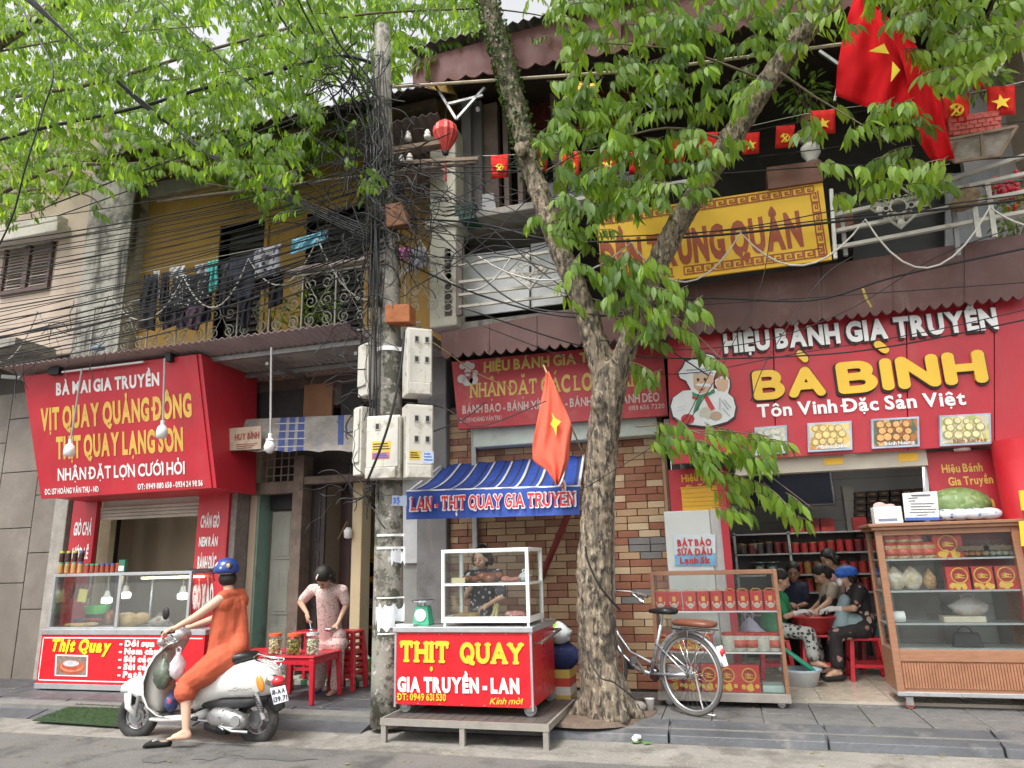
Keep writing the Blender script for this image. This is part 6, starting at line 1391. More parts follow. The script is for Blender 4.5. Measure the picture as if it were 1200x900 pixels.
def packet_jar(name,label,x,y,z,r,h,fill,lid,group=None,band=None):
 t=thing(name,label,'jar',(x,y,z),group,local=True)
 b=MB().lathe((0,0,0),[(r*.92,0),(r,.008),(r,h*.82),(r*.85,h*.9)],14).build('body',fill,t,smooth=True)
 MB().lathe((0,0,0),[(r*.95,h*.84),(r*.97,h*.86),(r*.97,h),(r*.9,h*1.01)],14).build('lid',lid,t)
 if band:MB().lathe((0,0,0),[(r*1.01,h*.2),(r*1.01,h*.62)],14).build('label_band',band,t,smooth=True)
 return t
nutw=vmat('pale sweets',(.6,.56,.5),[(.7,.66,.6),(.5,.45,.38),(.65,.6,.55)],50,.5,.4);rlid=mat('red lid',(.6,.05,.04),.4);bandm=mat('red jar band',(.6,.12,.08),.4,.35,25,0)
pj0=None
for k,px in enumerate((854,867,881,895,909)):
 X=Q(px,753,Y1+.06).x;lab=('sweet jar with red lid and red band on middle shelf','plain sweet jar with red lid on the middle shelf')[k in(0,3)]
 if k in(0,3):packet_jar('sweet_jar',lab,X,Y1+.09,sh2,.062,.165,nutw,rlid,'plain sweet jars on the middle shelf')
 elif pj0 is None:pj0=packet_jar('sweet_jar',lab,X,Y1+.09,sh2,.062,.165,nutw,rlid,'banded sweet jars on the middle shelf',bandm)
 else:dup(pj0,(X,Y1+.09,sh2),lab)
for k,px in enumerate((777,795,812,826)):
 o=giftbox('gift_box','medium red and gold box on the shelf behind the saddle',Q(px,750,Y1+.06).x,Y1+.08,sh2,.15,.15,.07,'large','boxes on the middle shelf')
o=MB().box(Q(893,800,Y1+.1).x,kx1-.04,Y1+.05,Y1+.3,kz0+.001,kz0+.06).build('foam_tray',mat('mint foam',(.5,.6,.57),.6),bevel=.01);tag(o,'pale mint foam tray at the right of the bottom shelf of the gift cabinet','tray')
# ---- big wooden display cabinet
Y2=7.45
bx0,bx1=Q(1036,700,Y2).x,3.4
bz0,bz1=Q(1120,812,Y2).z,Q(1110,611,Y2).z
bc=thing('display_cabinet','large wood framed glass display cabinet with ribbed lower panel at right','cabinet',(bx0,Y2,.12))
bx1=Q(1190,700,Y2).x+.35
px1=Q(1187,640,Y2).x
bx1=px1+.07
MB().box(bx0-.05,bx1+.05,Y2-.05,Y2+.55,bz1-.03,bz1).box(bx0-.03,bx1+.03,Y2-.03,Y2+.53,bz1-.06,bz1-.03).build('cornice',wood,bc,bevel=.006)
zp0,zp1=bz0+.03,Q(1120,776,Y2).z
zt_=bz1-.06;zg0=Q(1110,762,Y2).z
for x in(bx0,bx1-.06):MB().box(x,x+.06,Y2,Y2+.05,bz0,zt_).build('stile',wood,bc,bevel=.004)
for x in(bx0,bx1-.04):MB().box(x,x+.04,Y2+.45,Y2+.5,bz0,zt_).build('stile',wood,bc,bevel=.004)
MB().box(bx0+.06,bx1-.06,Y2+.005,Y2+.045,zt_-.05,zt_).box(bx0+.06,bx1-.06,Y2+.005,Y2+.045,zp1,zg0).build('rail',wood,bc,bevel=.004)
MB().box(bx0+.06,bx1-.06,Y2+.02,Y2+.04,bz0,zp1).build('lower_panel',wood,bc)
n_=44
for k in range(n_):
 X=bx0+.07+(bx1-bx0-.14)*k/n_;MB().box(X,X+(bx1-bx0-.14)/n_*.72,Y2+.006,Y2+.02,zp0,zp1-.012).build('slat',mat('ribbed slat wood',(.33,.15,.08),.5,.25,7,.1),bc)
MB().box(bx0+.0,bx0+.01,Y2+.05,Y2+.45,bz0,zg0).build('side_panel',wood,bc);MB().box(bx1-.01,bx1,Y2+.05,Y2+.45,bz0,zt_).build('side_panel',wood,bc)
MB().box(bx0,bx1,Y2-.005,Y2+.5,bz0-.035,bz0).build('base_frame',alu,bc,bevel=.003)
MB().box(bx0+.06,bx1-.06,Y2+.02,Y2+.023,zg0,zt_-.05).build('front_pane',glass,bc);MB().box(bx0+.02,bx0+.023,Y2+.05,Y2+.45,zg0,zt_-.02).build('side_pane',glass,bc)
MB().box(bx0+.06,bx1-.06,Y2+.44,Y2+.445,zg0,zt_).build('back_pane',glass,bc)
Zs=[Q(1110,y,Y2).z for y in(654,692,731)]
for z in Zs:MB().box(bx0+.01,bx1-.01,Y2+.05,Y2+.44,z-.012,z-.001).box(bx0+.06,bx1-.06,Y2+.035,Y2+.05,z-.014,z+.002).build('shelf',alu,bc)
MB().box(bx0+.02,bx1-.02,Y2+.05,Y2+.44,zg0-.01,zg0+.005).build('cabinet_floor',mat('pale floor panel',(.5,.5,.48),.4),bc)
for x in(bx0+.09,bx1-.12):
 for y in(Y2+.04,Y2+.44):caster(x,y,.12,bc,.042,mat('red brown wheel',(.25,.08,.06),.5))
cookie=vmat('nut crackers',(.5,.3,.14),[(.62,.45,.25),(.45,.22,.1),(.6,.5,.36)],45,.5,.45)
pj1=None
for rw in range(2):
 for k,px in enumerate((1044,1059,1074,1089)):
  if rw==1 and k==3:continue
  X=Q(px,650,Y2+.1).x;h_=.145;lab=('red lidded jar of crackers in the bottom row of the top shelf','jar of crackers standing on other jars under the top')[rw]
  if rw==0 and pj1 is None:pj1=packet_jar('cracker_jar',lab,X,Y2+.12,Zs[0],.07,h_,cookie,rlid,'cracker jars in the bottom row',bandm)
  else:
   c=dup(pj1,(X+(.01 if rw else 0),Y2+.12,Zs[0]+rw*(h_+.002)),lab);c['group']=('cracker jars in the bottom row','cracker jars in the upper row')[rw]
giftbox('gift_box','tall red gift box with gold emblem in the middle of the top cabinet shelf',Q(1110,640,Y2+.1).x,Y2+.08,Zs[0],.24,Q(1110,627,Y2+.08).z-Zs[0],.1,'large')
for k,px in enumerate((1139,1171)):
 X=Q(px,645,Y2+.1).x;t=thing('clamshell_pack',('clear plastic pack of cakes on the top shelf right of the tall gift box','clear plastic pack of cakes at the right end of the top shelf')[k],'pack',(X,Y2+.1,Zs[0]))
 MB().box(X-.14,X+.14,Y2+.07,Y2+.25,Zs[0],Zs[0]+.15).build('shell',glass,t,bevel=.01);mb=MB()
 for q in range(9):mb.ell((X-.1+.05*(q%5),Y2+.12+.05*(q//5),Zs[0]+.035+.05*(q//5)),(.028,.03,.024),9,6)
 mb.build('cakes',mat('cake tone %d'%k,((.6,.28,.12),(.55,.5,.4))[k],.5,.3,20),t,smooth=True,kind='stuff');MB().box(X-.13,X+.13,Y2+.066,Y2+.069,Zs[0]+.06,Zs[0]+.1).build('label',mat('dark pack label',(.15,.1,.06),.5,.5,30),t)
for k,px in enumerate((1050,1070)):
 t=bag('snack_bag',('clear bag of pale sesame crackers at the left end of the second cabinet shelf','clear bag of pale sesame crackers second on the second cabinet shelf')[k],Vector((Q(px,678,Y2+.1).x,Y2+.15,Zs[1]+.1)),(.09,.06,.1),vmat('bagged crackers',(.58,.47,.33),[(.66,.6,.52),(.5,.4,.25),(.6,.58,.55)],26,.35,.5),seed=41+k,cat='snack bag')
bag('snack_bag','brown bag of peanuts beside the gift boxes on the second cabinet shelf',Vector((Q(1091,680,Y2+.1).x,Y2+.15,Zs[1]+.09)),(.055,.05,.09),vmat('bagged peanuts',(.4,.24,.12),[(.5,.33,.17),(.33,.17,.08)],60,.35,.5),seed=51,cat='snack bag')
for k,px in enumerate((1124,1151,1179)):
 giftbox('gift_box','red gift box with gold emblem on the second cabinet shelf, '+('left','middle','right')[k]+' of three',Q(px,678,Y2+.1).x,Y2+.08,Zs[1],.21,.2,.1,'large')
hb_=thing('handbag','black handbag with curved handles on the floor of the big cabinet','handbag',(Q(1134,755,Y2+.2).x,Y2+.2,zg0));X=Q(1134,755,Y2+.2).x
MB().add([(X-.12,Y2+.15,zg0+.006),(X+.12,Y2+.15,zg0+.006),(X+.12,Y2+.25,zg0+.006),(X-.12,Y2+.25,zg0+.006),(X-.1,Y2+.18,zg0+.13),(X+.1,Y2+.18,zg0+.13),(X+.1,Y2+.22,zg0+.13),(X-.1,Y2+.22,zg0+.13)],[(0,3,2,1),(4,5,6,7),(0,1,5,4),(1,2,6,5),(2,3,7,6),(3,0,4,7)]).build('body',mat('quilted black',(.03,.028,.028),.5,.3,40,.5,60),hb_,bevel=.012)
MB().torus((X-.01,Y2+.19,zg0+.12),.06,.006,16,5,'y',0,180).build('handle',blk,hb_)
t=thing('tissue_roll','white paper roll lying on the left of the third cabinet shelf','paper roll',(Q(1052,726,Y2+.15).x,Y2+.1,Zs[2]));X=Q(1052,726,Y2+.15).x;MB().lathe((X-.07,Y2+.15,Zs[2]+.05),[(.018,0),(.05,0),(.05,.13),(.018,.13)],18,'x').build('paper',wht,t);MB().lathe((X-.071,Y2+.15,Zs[2]+.05),[(.016,0),(.018,.132)],10,'x').build('core',mat('card core',(.3,.22,.14),.8),t)
o=MB().box(Q(1103,722,Y2+.2).x,Q(1152,722,Y2+.2).x,Y2+.12,Y2+.3,Zs[2],Zs[2]+.05).build('flat_carton',mat('cream carton',(.6,.52,.4),.6,.2,9,.1),bevel=.004);tag(o,'flat cream carton on the third cabinet shelf','carton')
bag('plastic_bag','crumpled clear plastic bag on the middle of the third cabinet shelf',Vector((Q(1137,708,Y2+.2).x,Y2+.25,Zs[2]+.12)),(.16,.07,.08),vmat('clear bag pinkish',(.5,.44,.42),[(.6,.58,.56),(.45,.35,.33)],12,.3,.5),seed=61)
tz=bz1+.002
t=thing('tissue_box','white box with pink tissue sticking out at the left on the big cabinet','box',(Q(1038,605,Y2+.1).x,Y2+.1,tz));a=RX(1023,594,1056,610,Y2+.1);MB().box(a[0],a[1],Y2+.05,Y2+.2,tz,a[3]).build('box',wht,t,bevel=.006);blob('tissue',[('e',((a[0]+a[1])/2-.05,Y2+.12,a[3]+.01),(.06,.04,.04)),('e',((a[0]+a[1])/2+.04,Y2+.12,a[3]),(.05,.04,.03))],mat('pink tissue',(.65,.42,.4),.8),t,.012,1)
MB().box(a[0]+.03,a[1]-.05,Y2+.048,Y2+.05,tz+.02,tz+.045).build('label',mat('box label grey',(.2,.22,.35),.6),t)
t=thing('price_notice','white printed notice sheet with blue foot leaning on the big cabinet','notice',(Q(1078,608,Y2).x,Y2+.02,tz))
MB().pp([(1057.5,578),(1098,575.5),(1101,609.5),(1061,610)],Y2+.02,.01).build('sheet',wht,t);MB().pp([(1060.8,606.5),(1100.8,606),(1101,609.5),(1061,610)],Y2+.018,.002).build('blue_foot',mat('notice blue',(.05,.12,.45),.5),t)
for k,(a0,a1)in enumerate(((1068,1090),(1064,1075),(1064,1072),(1066,1094),(1066,1090),(1066,1096),(1064,1094),(1072,1085))):MB().bar(Q(a0+k*.3,580.5+k*3.3,Y2+.018),Q(a1+k*.3,580+k*3.3,Y2+.018),.006 if k else.011).build('text_line',mat('notice ink',(.1,.1,.13),.6),t)
wm=thing('winter_melon','large pale green melon lying on the big cabinet','melon',(Q(1122,597,Y2+.3).x,Y2+.3,tz));c=Q(1122,588,Y2+.3);MB().ell((c.x,Y2+.3,tz+.16),(.28,.17,.16),28,18).build('rind',vmat('melon rind',(.2,.29,.1),[(.3,.38,.17),(.16,.25,.08),(.25,.33,.13)],24,.4,.5),wm,smooth=True);MB().tube([(c.x-.27,Y2+.3,tz+.2),(c.x-.31,Y2+.29,tz+.24)],.015,7).build('stalk',mat('stalk green',(.3,.4,.05),.6),wm)
t=thing('plastic_pack','crumpled white and blue plastic pack before the melon on the cabinet','pack',(Q(1130,606,Y2+.1).x,Y2+.1,tz));c=Q(1130,602,Y2+.1)
blob('pack',[('e',(c.x+dx,Y2+.1+dy,tz+.06),(.11,.07,.055))for dx,dy in((-.15,0),(-.03,.01),(.08,-.01),(.2,0))],vmat('white blue print',(.6,.63,.68),[(.1,.16,.45),(.6,.63,.68),(.55,.58,.62),(.2,.28,.5)],22,.3,.3),t,.014,1)
# ---- drinks fridge and crate
fx0,fx1,fz0,fz1=RX(785,598,840,800,7.85);fz0=.16
fr=thing('fridge','white drinks fridge with red lettered paper sign beside the brick wall','fridge',(fx0,7.85,.15))
fx1b=Q(852,640,7.85).x
MB().box(fx0,fx1,7.85,8.35,fz0,fz1).build('door_body',mat('fridge white',(.66,.68,.66),.35,.05,3,.02,dirt=((.5,.5,.47),4,.66,.1)),fr,bevel=.012)
MB().box(fx1+.002,fx1b,7.87,8.4,fz0,fz1).build('side_strip',mat('fridge side',(.5,.48,.48),.4),fr,bevel=.008)
sg_=MB().pp([(789,627),(838,626),(839,663),(791,663)],7.84,.003).build('paper_sign',mat('pale blue paper',(.66,.74,.78),.6,.05),fr)
MB().pp([(790.5,650),(838.5,648),(839,663),(791,663)],7.8385,.001).build('blue_wave',mat('blue wave print',(.2,.45,.68),.6,.4,9),sg_)
lr=mat('paper sign red',(.55,.05,.05),.5);fpl=YP(7.837)
txt(sg_,'BÁT BẢO',fpl,(794,640),(834,639),7,lr,.04);txt(sg_,'SỮA ĐẬU',fpl,(794,650.5),(835,650),7,lr,.04);txt(sg_,'Lạnh 5k',fpl,(797,660),(833,659.5),6.5,lr,.04)
yc=thing('plastic_crate','yellow plastic crate standing on top of the drinks fridge','crate',(fx0+.1,7.9,fz1));a=RX(799,574,845,597,7.9)
MB().box(a[0],a[1],7.9,8.2,fz1+.001,fz1+.03).build('floor',mat('crate yellow',(.72,.4,.03),.5,.1),yc)
for(x0,x1,y0,y1)in((a[0],a[1],7.9,7.915),(a[0],a[1],8.185,8.2),(a[0],a[0]+.015,7.915,8.185),(a[1]-.015,a[1],7.915,8.185)):MB().box(x0,x1,y0,y1,fz1+.03,fz1+.24).build('wall',MC['crate yellow'],yc)
for k in range(4):MB().box(a[0]+.01,a[1]-.01,7.892,7.9,fz1+.05+k*.045,fz1+.07+k*.045).build('rib',MC['crate yellow'],yc)
MB().box(a[0]-.01,a[1]+.01,7.89,8.21,fz1+.235,fz1+.25).build('rim',MC['crate yellow'],yc,bevel=.003)
# ---- bakery interior
tv=thing('television','dark flat television high on the back wall of the bakery','television',Q(940,592,10.0));a=RX(872,548,977,594,10.0)
MB().box(a[0],a[1],10.0,10.06,a[2],a[3]).build('frame',blk,tv,bevel=.006);MB().box(a[0]+.03,a[1]-.03,9.994,10.0,a[2]+.03,a[3]-.03).build('screen',mat('dark screen',(.008,.009,.014),.6,.05,spec=.05),tv);MB().box((a[0]+a[1])/2-.05,(a[0]+a[1])/2+.05,10.06,10.88,a[2]+.2,a[2]+.3).build('wall_arm',blk,tv)
shf=thing('wall_shelves','metal shelves of red packets along the back wall of the bakery','shelf',Q(950,700,10.4))
shz=[Q(930,y,10.3).z for y in(624,648,673,694,720)]
X0_,X1_=Q(862,660,10.3).x,Q(1040,660,10.3).x
for z in shz:MB().box(X0_,X1_,10.25,10.6,z-.02,z).build('board',mat('shelf steel dull',(.33,.33,.32),.5),shf)
for x in(X0_,Q(926,660,10.3).x,X1_-.03):MB().box(x,x+.03,10.25,10.28,.15,shz[0]+.02).build('upright',steel,shf)
MB().box(X0_,X1_,10.6,10.62,.15,shz[0]).build('back',mat('shelf back',(.12,.11,.11),.6),shf)
tinm=[mat('red tin',(.35,.03,.03),.4,.3,20),mat('dark tin',(.12,.02,.02),.4,.3,20),mat('dark jar',(.05,.045,.04),.4),mat('gold tin',(.3,.16,.04),.4,.3,20)]
n_=0
for j,z in enumerate(shz[:4]):
 X=Q(868 if j==1 else 931,660,10.3).x
 while X<X1_-.12:
  if j==0:
   if rnd.random()<.55:X+=.2;continue
   o=MB().box(X,X+.17,10.32,10.42,z,z+.17).build('gift_box',tinm[0],bevel=.004);tag(o,'dark red gift box on the top wall shelf inside the bakery','gift box','boxes on the top wall shelf');X+=.19
  else:
   nm_=('','red tin in the second row of the bakery wall shelves','small red tin on the third bakery wall shelf','tall red tin on the fourth bakery wall shelf')[j]
   m_=tinm[rnd.choice((0,0,1,3)if X>X0_+.6 else(2,1))];t=thing('tin',nm_,'tin',(X+.05,10.36,z),'tins on wall shelf row %s'%('two','three','four')[j-1])
   hh=(.13,.14,.16)[j-1]*rnd.uniform(.85,1.1);MB().lathe((X+.05,10.36,z),[(.045,0),(.047,.01),(.047,hh)],10).build('body',m_,t);MB().lathe((X+.05,10.36,z+hh),[(.049,0),(.049,.014)],10).build('lid',tinm[3]if rnd.random()<.4 else tinm[0],t);X+=.11
for k,px in enumerate((891,906)):
 z=shz[2];c=Q(px,672,10.3);t=thing('kitchen_scale',('dark green kitchen scale on the left wall shelf, left of two','dark green kitchen scale on the left wall shelf, right of two')[k],'scale',(c.x,10.35,z));MB().box(c.x-.06,c.x+.06,10.3,10.42,z,z+.13).build('body',mat('deep green',(.03,.1,.08),.4),t,bevel=.01);MB().lathe((c.x,10.295,z+.065),[(.045,.006),(.045,0)],14,'y').build('dial',mat('dull dial',(.3,.3,.3),.5),t);MB().lathe((c.x,10.36,z+.13),[(.02,0),(.03,.02),(.1,.025),(.1,.035)],16).build('pan',steel,t)
for k,px in enumerate((868,884)):
 z=shz[1];c=Q(px,645,10.3);t=thing('round_pot',('dark round pot on the upper left wall shelf, left of two','dark round pot on the upper left wall shelf, right of two')[k],'pot',(c.x,10.4,z));MB().lathe((c.x,10.42,z),[(.06,0),(.1,.06),(.1,.12),(.06,.17)],16).build('body',mat('pot brown',(.07,.05,.045),.4),t,smooth=True);MB().lathe((c.x,10.42,z+.17),[(.06,0),(.02,.02)],12).build('lid',steel,t)
for i in range(6):
 for j in range(7):
  a=RX(1003+i*13.5,576+j*8.0-i*.8,1015+i*13.5,583.2+j*8.0-i*.8,10.5)
  if i>2 and j>4:continue
  t=thing('dark_box','near black box with gold print in the tall stacks at the back right','box',(a[0],10.5,a[2]),'dark boxes stacked at the back right');MB().box(a[0],a[1],10.5,10.7,a[2],a[3]).build('box',mat('near black box',(.03,.022,.02),.4,.3,9),t,bevel=.003);MB().box(a[0]+.03,a[1]-.03,10.497,10.5,a[2]+.03,a[2]+.045).build('gold_print',tinm[3],t)
MB().box(Q(990,600,10.75).x,Q(1003,600,10.75).x,10.7,10.8,1.6,2.35).build('pale_panel',mat('pale grey panel',(.36,.35,.32),.6),h7)
MB().box(Q(1000,600,10.5).x,Q(1085,600,10.5).x,10.48,10.75,.15,Q(1010,634,10.5).z).build('back_counter',mat('counter dark',(.13,.11,.1),.6),h7,bevel=.01)
def seated(label,YY,J,fc,ff,fu,shirt,trous,skm,style='bun',sk=.9,sleeve=.7,gloves=None,hands=None,name='person',hs=.95,noface=False,feet=True,vox=.013):
 t=thing(name,label,'person',(J['pelvis'].x,J['pelvis'].y,.15))
 caps=limbs(J,sk)+headcaps(fc,ff,fu,hs)
 if feet:caps+=foot(J['al'],(J['kl']-J['hl'])*Vector((1,1,0)),.9,True)+foot(J['ar'],(J['kr']-J['hr'])*Vector((1,1,0)),.9,True)
 hd=[]
 for s_,th_ in(('l',1),('r',-1)):hd+=hand_of(J,s_,(0,0,-1),th_,.6,.95)
 if gloves is None:caps+=hd
 blob('body',caps,skm,t,.01,2)
 if gloves is not None:blob('glove',hd+[('c',J['wl'],.031,Vector(J['wl']).lerp(J['el'],.2),.034),('c',J['wr'],.031,Vector(J['wr']).lerp(J['er'],.2),.034)],gloves,t,.008,1)
 blob('shirt',torso_cloth(J,sk*1.05,sleeve),shirt,t,vox,3);blob('trousers',leg_cloth(J,sk,.8,.08),trous,t,vox,3)
 if style:hairdo(fc,ff,fu,t,hs*1.03,style)
 if not noface:face(fc,ff,fu,t,hs)
 return t
glv=mat('white glove',(.6,.6,.58),.6);YI=8.9
J=dict(pelvis=Q(905,735,YI),sl=Q(908,701,YI-.15),sr=Q(914,699,YI+.15),neck=Q(912,695,YI),head=Q(915,686,YI),hl=Q(908,738,YI-.1),hr=Q(910,737,YI+.1),el=Q(921,722,YI-.18),wl=Q(934,719,YI-.1),er=Q(925,720,YI+.15),wr=Q(940,717,YI+.1),kl=Q(948,742,YI-.2),al=Q(954,774,YI-.2),kr=Q(952,740,YI+.15),ar=Q(960,775,YI+.1))
seated('woman in green shirt and black white patterned trousers seated left of the red basin',YI,J,Q(915.5,680,YI),(.9,-.1,-.4),(.35,0,.95),mat('green shirt',(.02,.2,.08),.8,.2,4,.4,14),vmat('black white trousers',(.45,.44,.42),[(.03,.03,.03),(.05,.05,.05),(.4,.4,.38)],28,.8,.45),skin,'bun',gloves=glv)
J=dict(pelvis=Q(1011,735,YI),sl=Q(1007,692,YI-.12),sr=Q(1000,690,YI+.15),neck=Q(999,687,YI),head=Q(992,680,YI),hl=Q(1010,738,YI-.1),hr=Q(1006,737,YI+.1),el=Q(1001,713,YI-.2),wl=Q(981,714,YI-.12),er=Q(990,712,YI+.2),wr=Q(972,714,YI+.1),kl=Q(978,744,YI-.2),al=Q(982,785,YI-.2),kr=Q(974,742,YI+.1),ar=Q(975,783,YI+.1))
flo=vmat('dark floral blouse',(.022,.018,.02),[(.022,.018,.02),(.5,.38,.3),(.03,.02,.02),(.35,.18,.15),(.02,.02,.02)],13,.8,.38)
pe=seated('woman in blue mesh cap and dark floral pyjamas seated right of the red basin',YI,J,Q(990.5,676,YI),(-.9,-.25,-.4),(-.35,0,.95),flo,flo,skin,'bob',gloves=glv)
c=Q(990,670.5,YI);blob('mesh_cap',[('e',c+Vector((.02,0,.0)),(.12,.11,.075)),('e',c+Vector((-.05,-.02,-.02)),(.06,.09,.045))],mat('blue mesh cap',(.02,.12,.52),.6,.2,30,.5,40),pe,.012,1)
MB().ell(Q(984,682,YI-.05),(.035,.05,.045),10,8).build('face_mask',wht,pe,smooth=True)
blob('apron',[('c',Q(990,703,YI-.08),.06,Q(985,732,YI-.1),.09),('c',Q(1003,728,YI-.05),.11,Q(982,738,YI-.08),.09)],mat('grey blue apron',(.25,.34,.36),.7,.15,5,.4),pe,.013,2)
for s_ in 'lr':a=J['a'+s_];blob('slipper',[('c',a+Vector((.03,0,-.075)),.03,a+Vector((-.13,-.03,-.08)),.04)],blk,pe,.012,1)
YC2=9.3
J=dict(pelvis=Q(975,728,YC2),sl=Q(977,689,YC2-.12),sr=Q(969,690,YC2+.15),neck=Q(970,684,YC2),head=Q(964,679,YC2),hl=Q(979,730,YC2),hr=Q(972,730,YC2),el=Q(971,706,YC2-.2),wl=Q(958,715,YC2-.28),er=Q(962,705,YC2+.1),wr=Q(952,714,YC2-.1),kl=Q(970,748,YC2-.1),al=Q(975,780,YC2),kr=Q(960,748,YC2),ar=Q(965,780,YC2))
pc=seated('young woman in beige tee and black apron leaning over the red basin',YC2,J,Q(961.5,674,YC2),(-.75,-.2,-.65),(-.55,0,.8),mat('beige tee',(.36,.31,.24),.8,.15,4,.4,14),blk,skin,'tail',sleeve=.5)
blob('apron',[('c',Q(972,706,YC2-.12),.1,Q(972,728,YC2-.12),.13)],blk,pc,.015,2)
YD=9.7
J=dict(pelvis=Q(985,722,YD),sl=Q(988,677,YD),sr=Q(976,676,YD),neck=Q(980,671,YD),head=Q(976,663,YD),hl=Q(989,724,YD),hr=Q(980,724,YD),el=Q(992,700,YD-.05),wl=Q(980,712,YD-.15),er=Q(971,698,YD),wr=Q(968,708,YD-.1),kl=Q(989,750,YD),al=Q(989,780,YD),kr=Q(980,750,YD),ar=Q(980,780,YD))
seated('black haired person in pink shirt standing behind the young woman in beige',YD,J,Q(971,656,YD),(-.8,-.35,-.45),(-.4,0,.9),mat('pink shirt',(.5,.28,.3),.8,.15,4,.4,14),blk,skin,'bob',hs=1.0,feet=False)
YB_=9.6
J=dict(pelvis=Q(929,735,YB_),sl=Q(941,688,YB_),sr=Q(922,689,YB_),neck=Q(931,684,YB_),head=Q(930,677,YB_-.02),hl=Q(935,737,YB_),hr=Q(925,737,YB_),el=Q(944,708,YB_-.05),wl=Q(933,711,YB_-.28),er=Q(920,708,YB_-.05),wr=Q(927,708,YB_-.28),kl=Q(936,750,YB_-.3),al=Q(936,782,YB_-.2),kr=Q(924,750,YB_-.3),ar=Q(924,782,YB_-.2))
seated('tanned man in dark navy polo shirt seated at the back of the group',YB_,J,Q(929.5,671,YB_-.05),(-.1,-.95,-.3),(0,-.3,1),mat('navy polo',(.015,.02,.045),.8,.2,4,.4,14),blk,skind,'bun',hs=1.0,feet=False)
rp_=Q(955,740,YI);bs=thing('basin','red plastic basin of food on a stool in the middle of the group','basin',(rp_.x,YI,.6));zb_=Q(955,742,YI).z
MB().lathe((rp_.x,YI,zb_),[(.15,0),(.2,.04),(.25,.17),(.27,.175),(.265,.19),(.24,.18),(.19,.05),(.02,.02)],26).build('shell',mat('basin red',(.42,.03,.03),.3),bs,smooth=True)
lump('food_filling','dark food mixture heaped in the red basin','food',(rp_.x,YI,zb_+.08),(.17,.15,.06),mat('dark filling',(.09,.05,.03),.5,.4,20,.5),71,10)
stool('plastic_stool','red plastic stool carrying the red basin',rp_.x,YI,.15,zb_-.15-.003,redpl,s=.34)
p=Q(1011,745,YI);stool('plastic_stool','red plastic stool under the woman in the blue cap',p.x,YI,.15,Q(1011,746,YI).z-.15,redpl,s=.36)
p=Q(907,745,YI);stool('plastic_stool','red plastic stool under the woman in the green shirt',p.x,YI,.15,Q(907,748,YI).z-.15,redpl,s=.34)
wp=G(940,803,.15);wb=thing('basin','white plastic basin with pale blue rim on the shop floor','basin',wp)
MB().lathe(wp,[(.15,0),(.19,.13),(.215,.15),(.21,.165),(.18,.15),(.14,.02)],26).build('shell',mat('basin white',(.6,.63,.66),.35),wb,smooth=True);MB().torus(wp+Vector((0,0,.157)),.205,.01,26,6,'z').build('rim',mat('pale blue rim',(.3,.45,.6),.4),wb,smooth=True)
o=MB().lathe((0,0,0),[(.19,0),(.2,.015),(.17,.03)],26).build('basin_lid',mat('green lid',(.02,.32,.2),.35));o.location=wp+Vector((0,.02,.23));o.rotation_euler=(rad(0),rad(38),0);tag(o,'round green plastic lid leaning tilted over the white basin','tray')  # green lid of the white basin, not a tray
o=MB().lathe((0,0,0),[(.15,0),(.19,.1),(.2,.11),(.17,.1),(.13,.02)],24).build('tub',mat('teal tub',(.02,.22,.27),.4));p=Q(1022,738,9.3);o.location=(p.x,9.4,.55);tag(o,'teal plastic tub behind the woman in the blue cap','tub')
stool('plastic_stool','dark red stool under the teal tub at the back',p.x,9.4,.15,.39,mat('dull red plastic',(.25,.03,.03),.4),s=.3)
bag('plastic_bag','lilac plastic bag seen through the middle shelf of the gift cabinet',Q(880,745,8.2),(.13,.1,.16),mat('lilac bag',(.32,.3,.4),.5,.3,9,.6,22),seed=81)
# ---- bicycle
Rw=.34
ra=G(813,837,.14);ang=math.atan2(.62,-.86)
by=thing('bicycle','silver city bicycle with black saddle and brown rear seat leaning by the tree','bicycle',(ra.x,ra.y,.125),None,True,ang)
tyreg=mat('bicycle tyre',(.1,.095,.085),.8,.25,9,.3);frm=mat('silver bicycle frame',(.48,.5,.53),.28,.12,7,.05,metal=.7,dirt=((.25,.2,.16),9,.62,.12))
for x in(0,1.1):
 w_=MB().torus((x,0,Rw),Rw-.016,.017,40,8).build('wheel',tyreg,by,smooth=True);MB().torus((x,0,Rw),Rw-.04,.011,40,6).build('rim',alu,w_,smooth=True)
 mb=MB()
 for k in range(32):a=2*math.pi*k/32;b=a+(.5 if k%2 else-.5);mb.tube([(x+.02*math.cos(b),(.02 if k%4<2 else-.02),Rw+.02*math.sin(b)),(x+(Rw-.045)*math.cos(a),0,Rw+(Rw-.045)*math.sin(a))],.0016,3,cap=False)
 mb.build('spokes',chrome,w_,kind='stuff');MB().lathe((x,-.045,Rw),[(.022,0),(.022,.02),(.014,.022),(.014,.068),(.022,.07),(.022,.09)],12,'y').build('hub',chrome,w_)
 MB().torus((x,0,Rw),Rw+.022,.02,24,5,'y',(10 if x==0 else 25),(165 if x==0 else 130)).build('mudguard',frm,by,smooth=True)
BB=Vector((.46,0,.3));ST_=Vector((.3,0,.74));HT=Vector((.93,0,.82));HB=Vector((.98,0,.62))
F=MB().tube([HB,(.9,0,.54),(.78,0,.42),(.62,0,.32),BB],.019,8).tube([HT-Vector((0,0,.08)),(.85,0,.62),(.7,0,.47),(.45,0,.4)],.014,8).tube([BB,ST_],.016,8).tube([HT,HB],.021,8)
for s_ in(-.05,.05):F.tube([BB+Vector((0,s_*.4,0)),(0,s_,Rw)],.01,6).tube([(.37,s_*.3,.58),(0,s_,Rw)],.009,6)
F.build('frame',frm,by,smooth=True)
fk=MB()
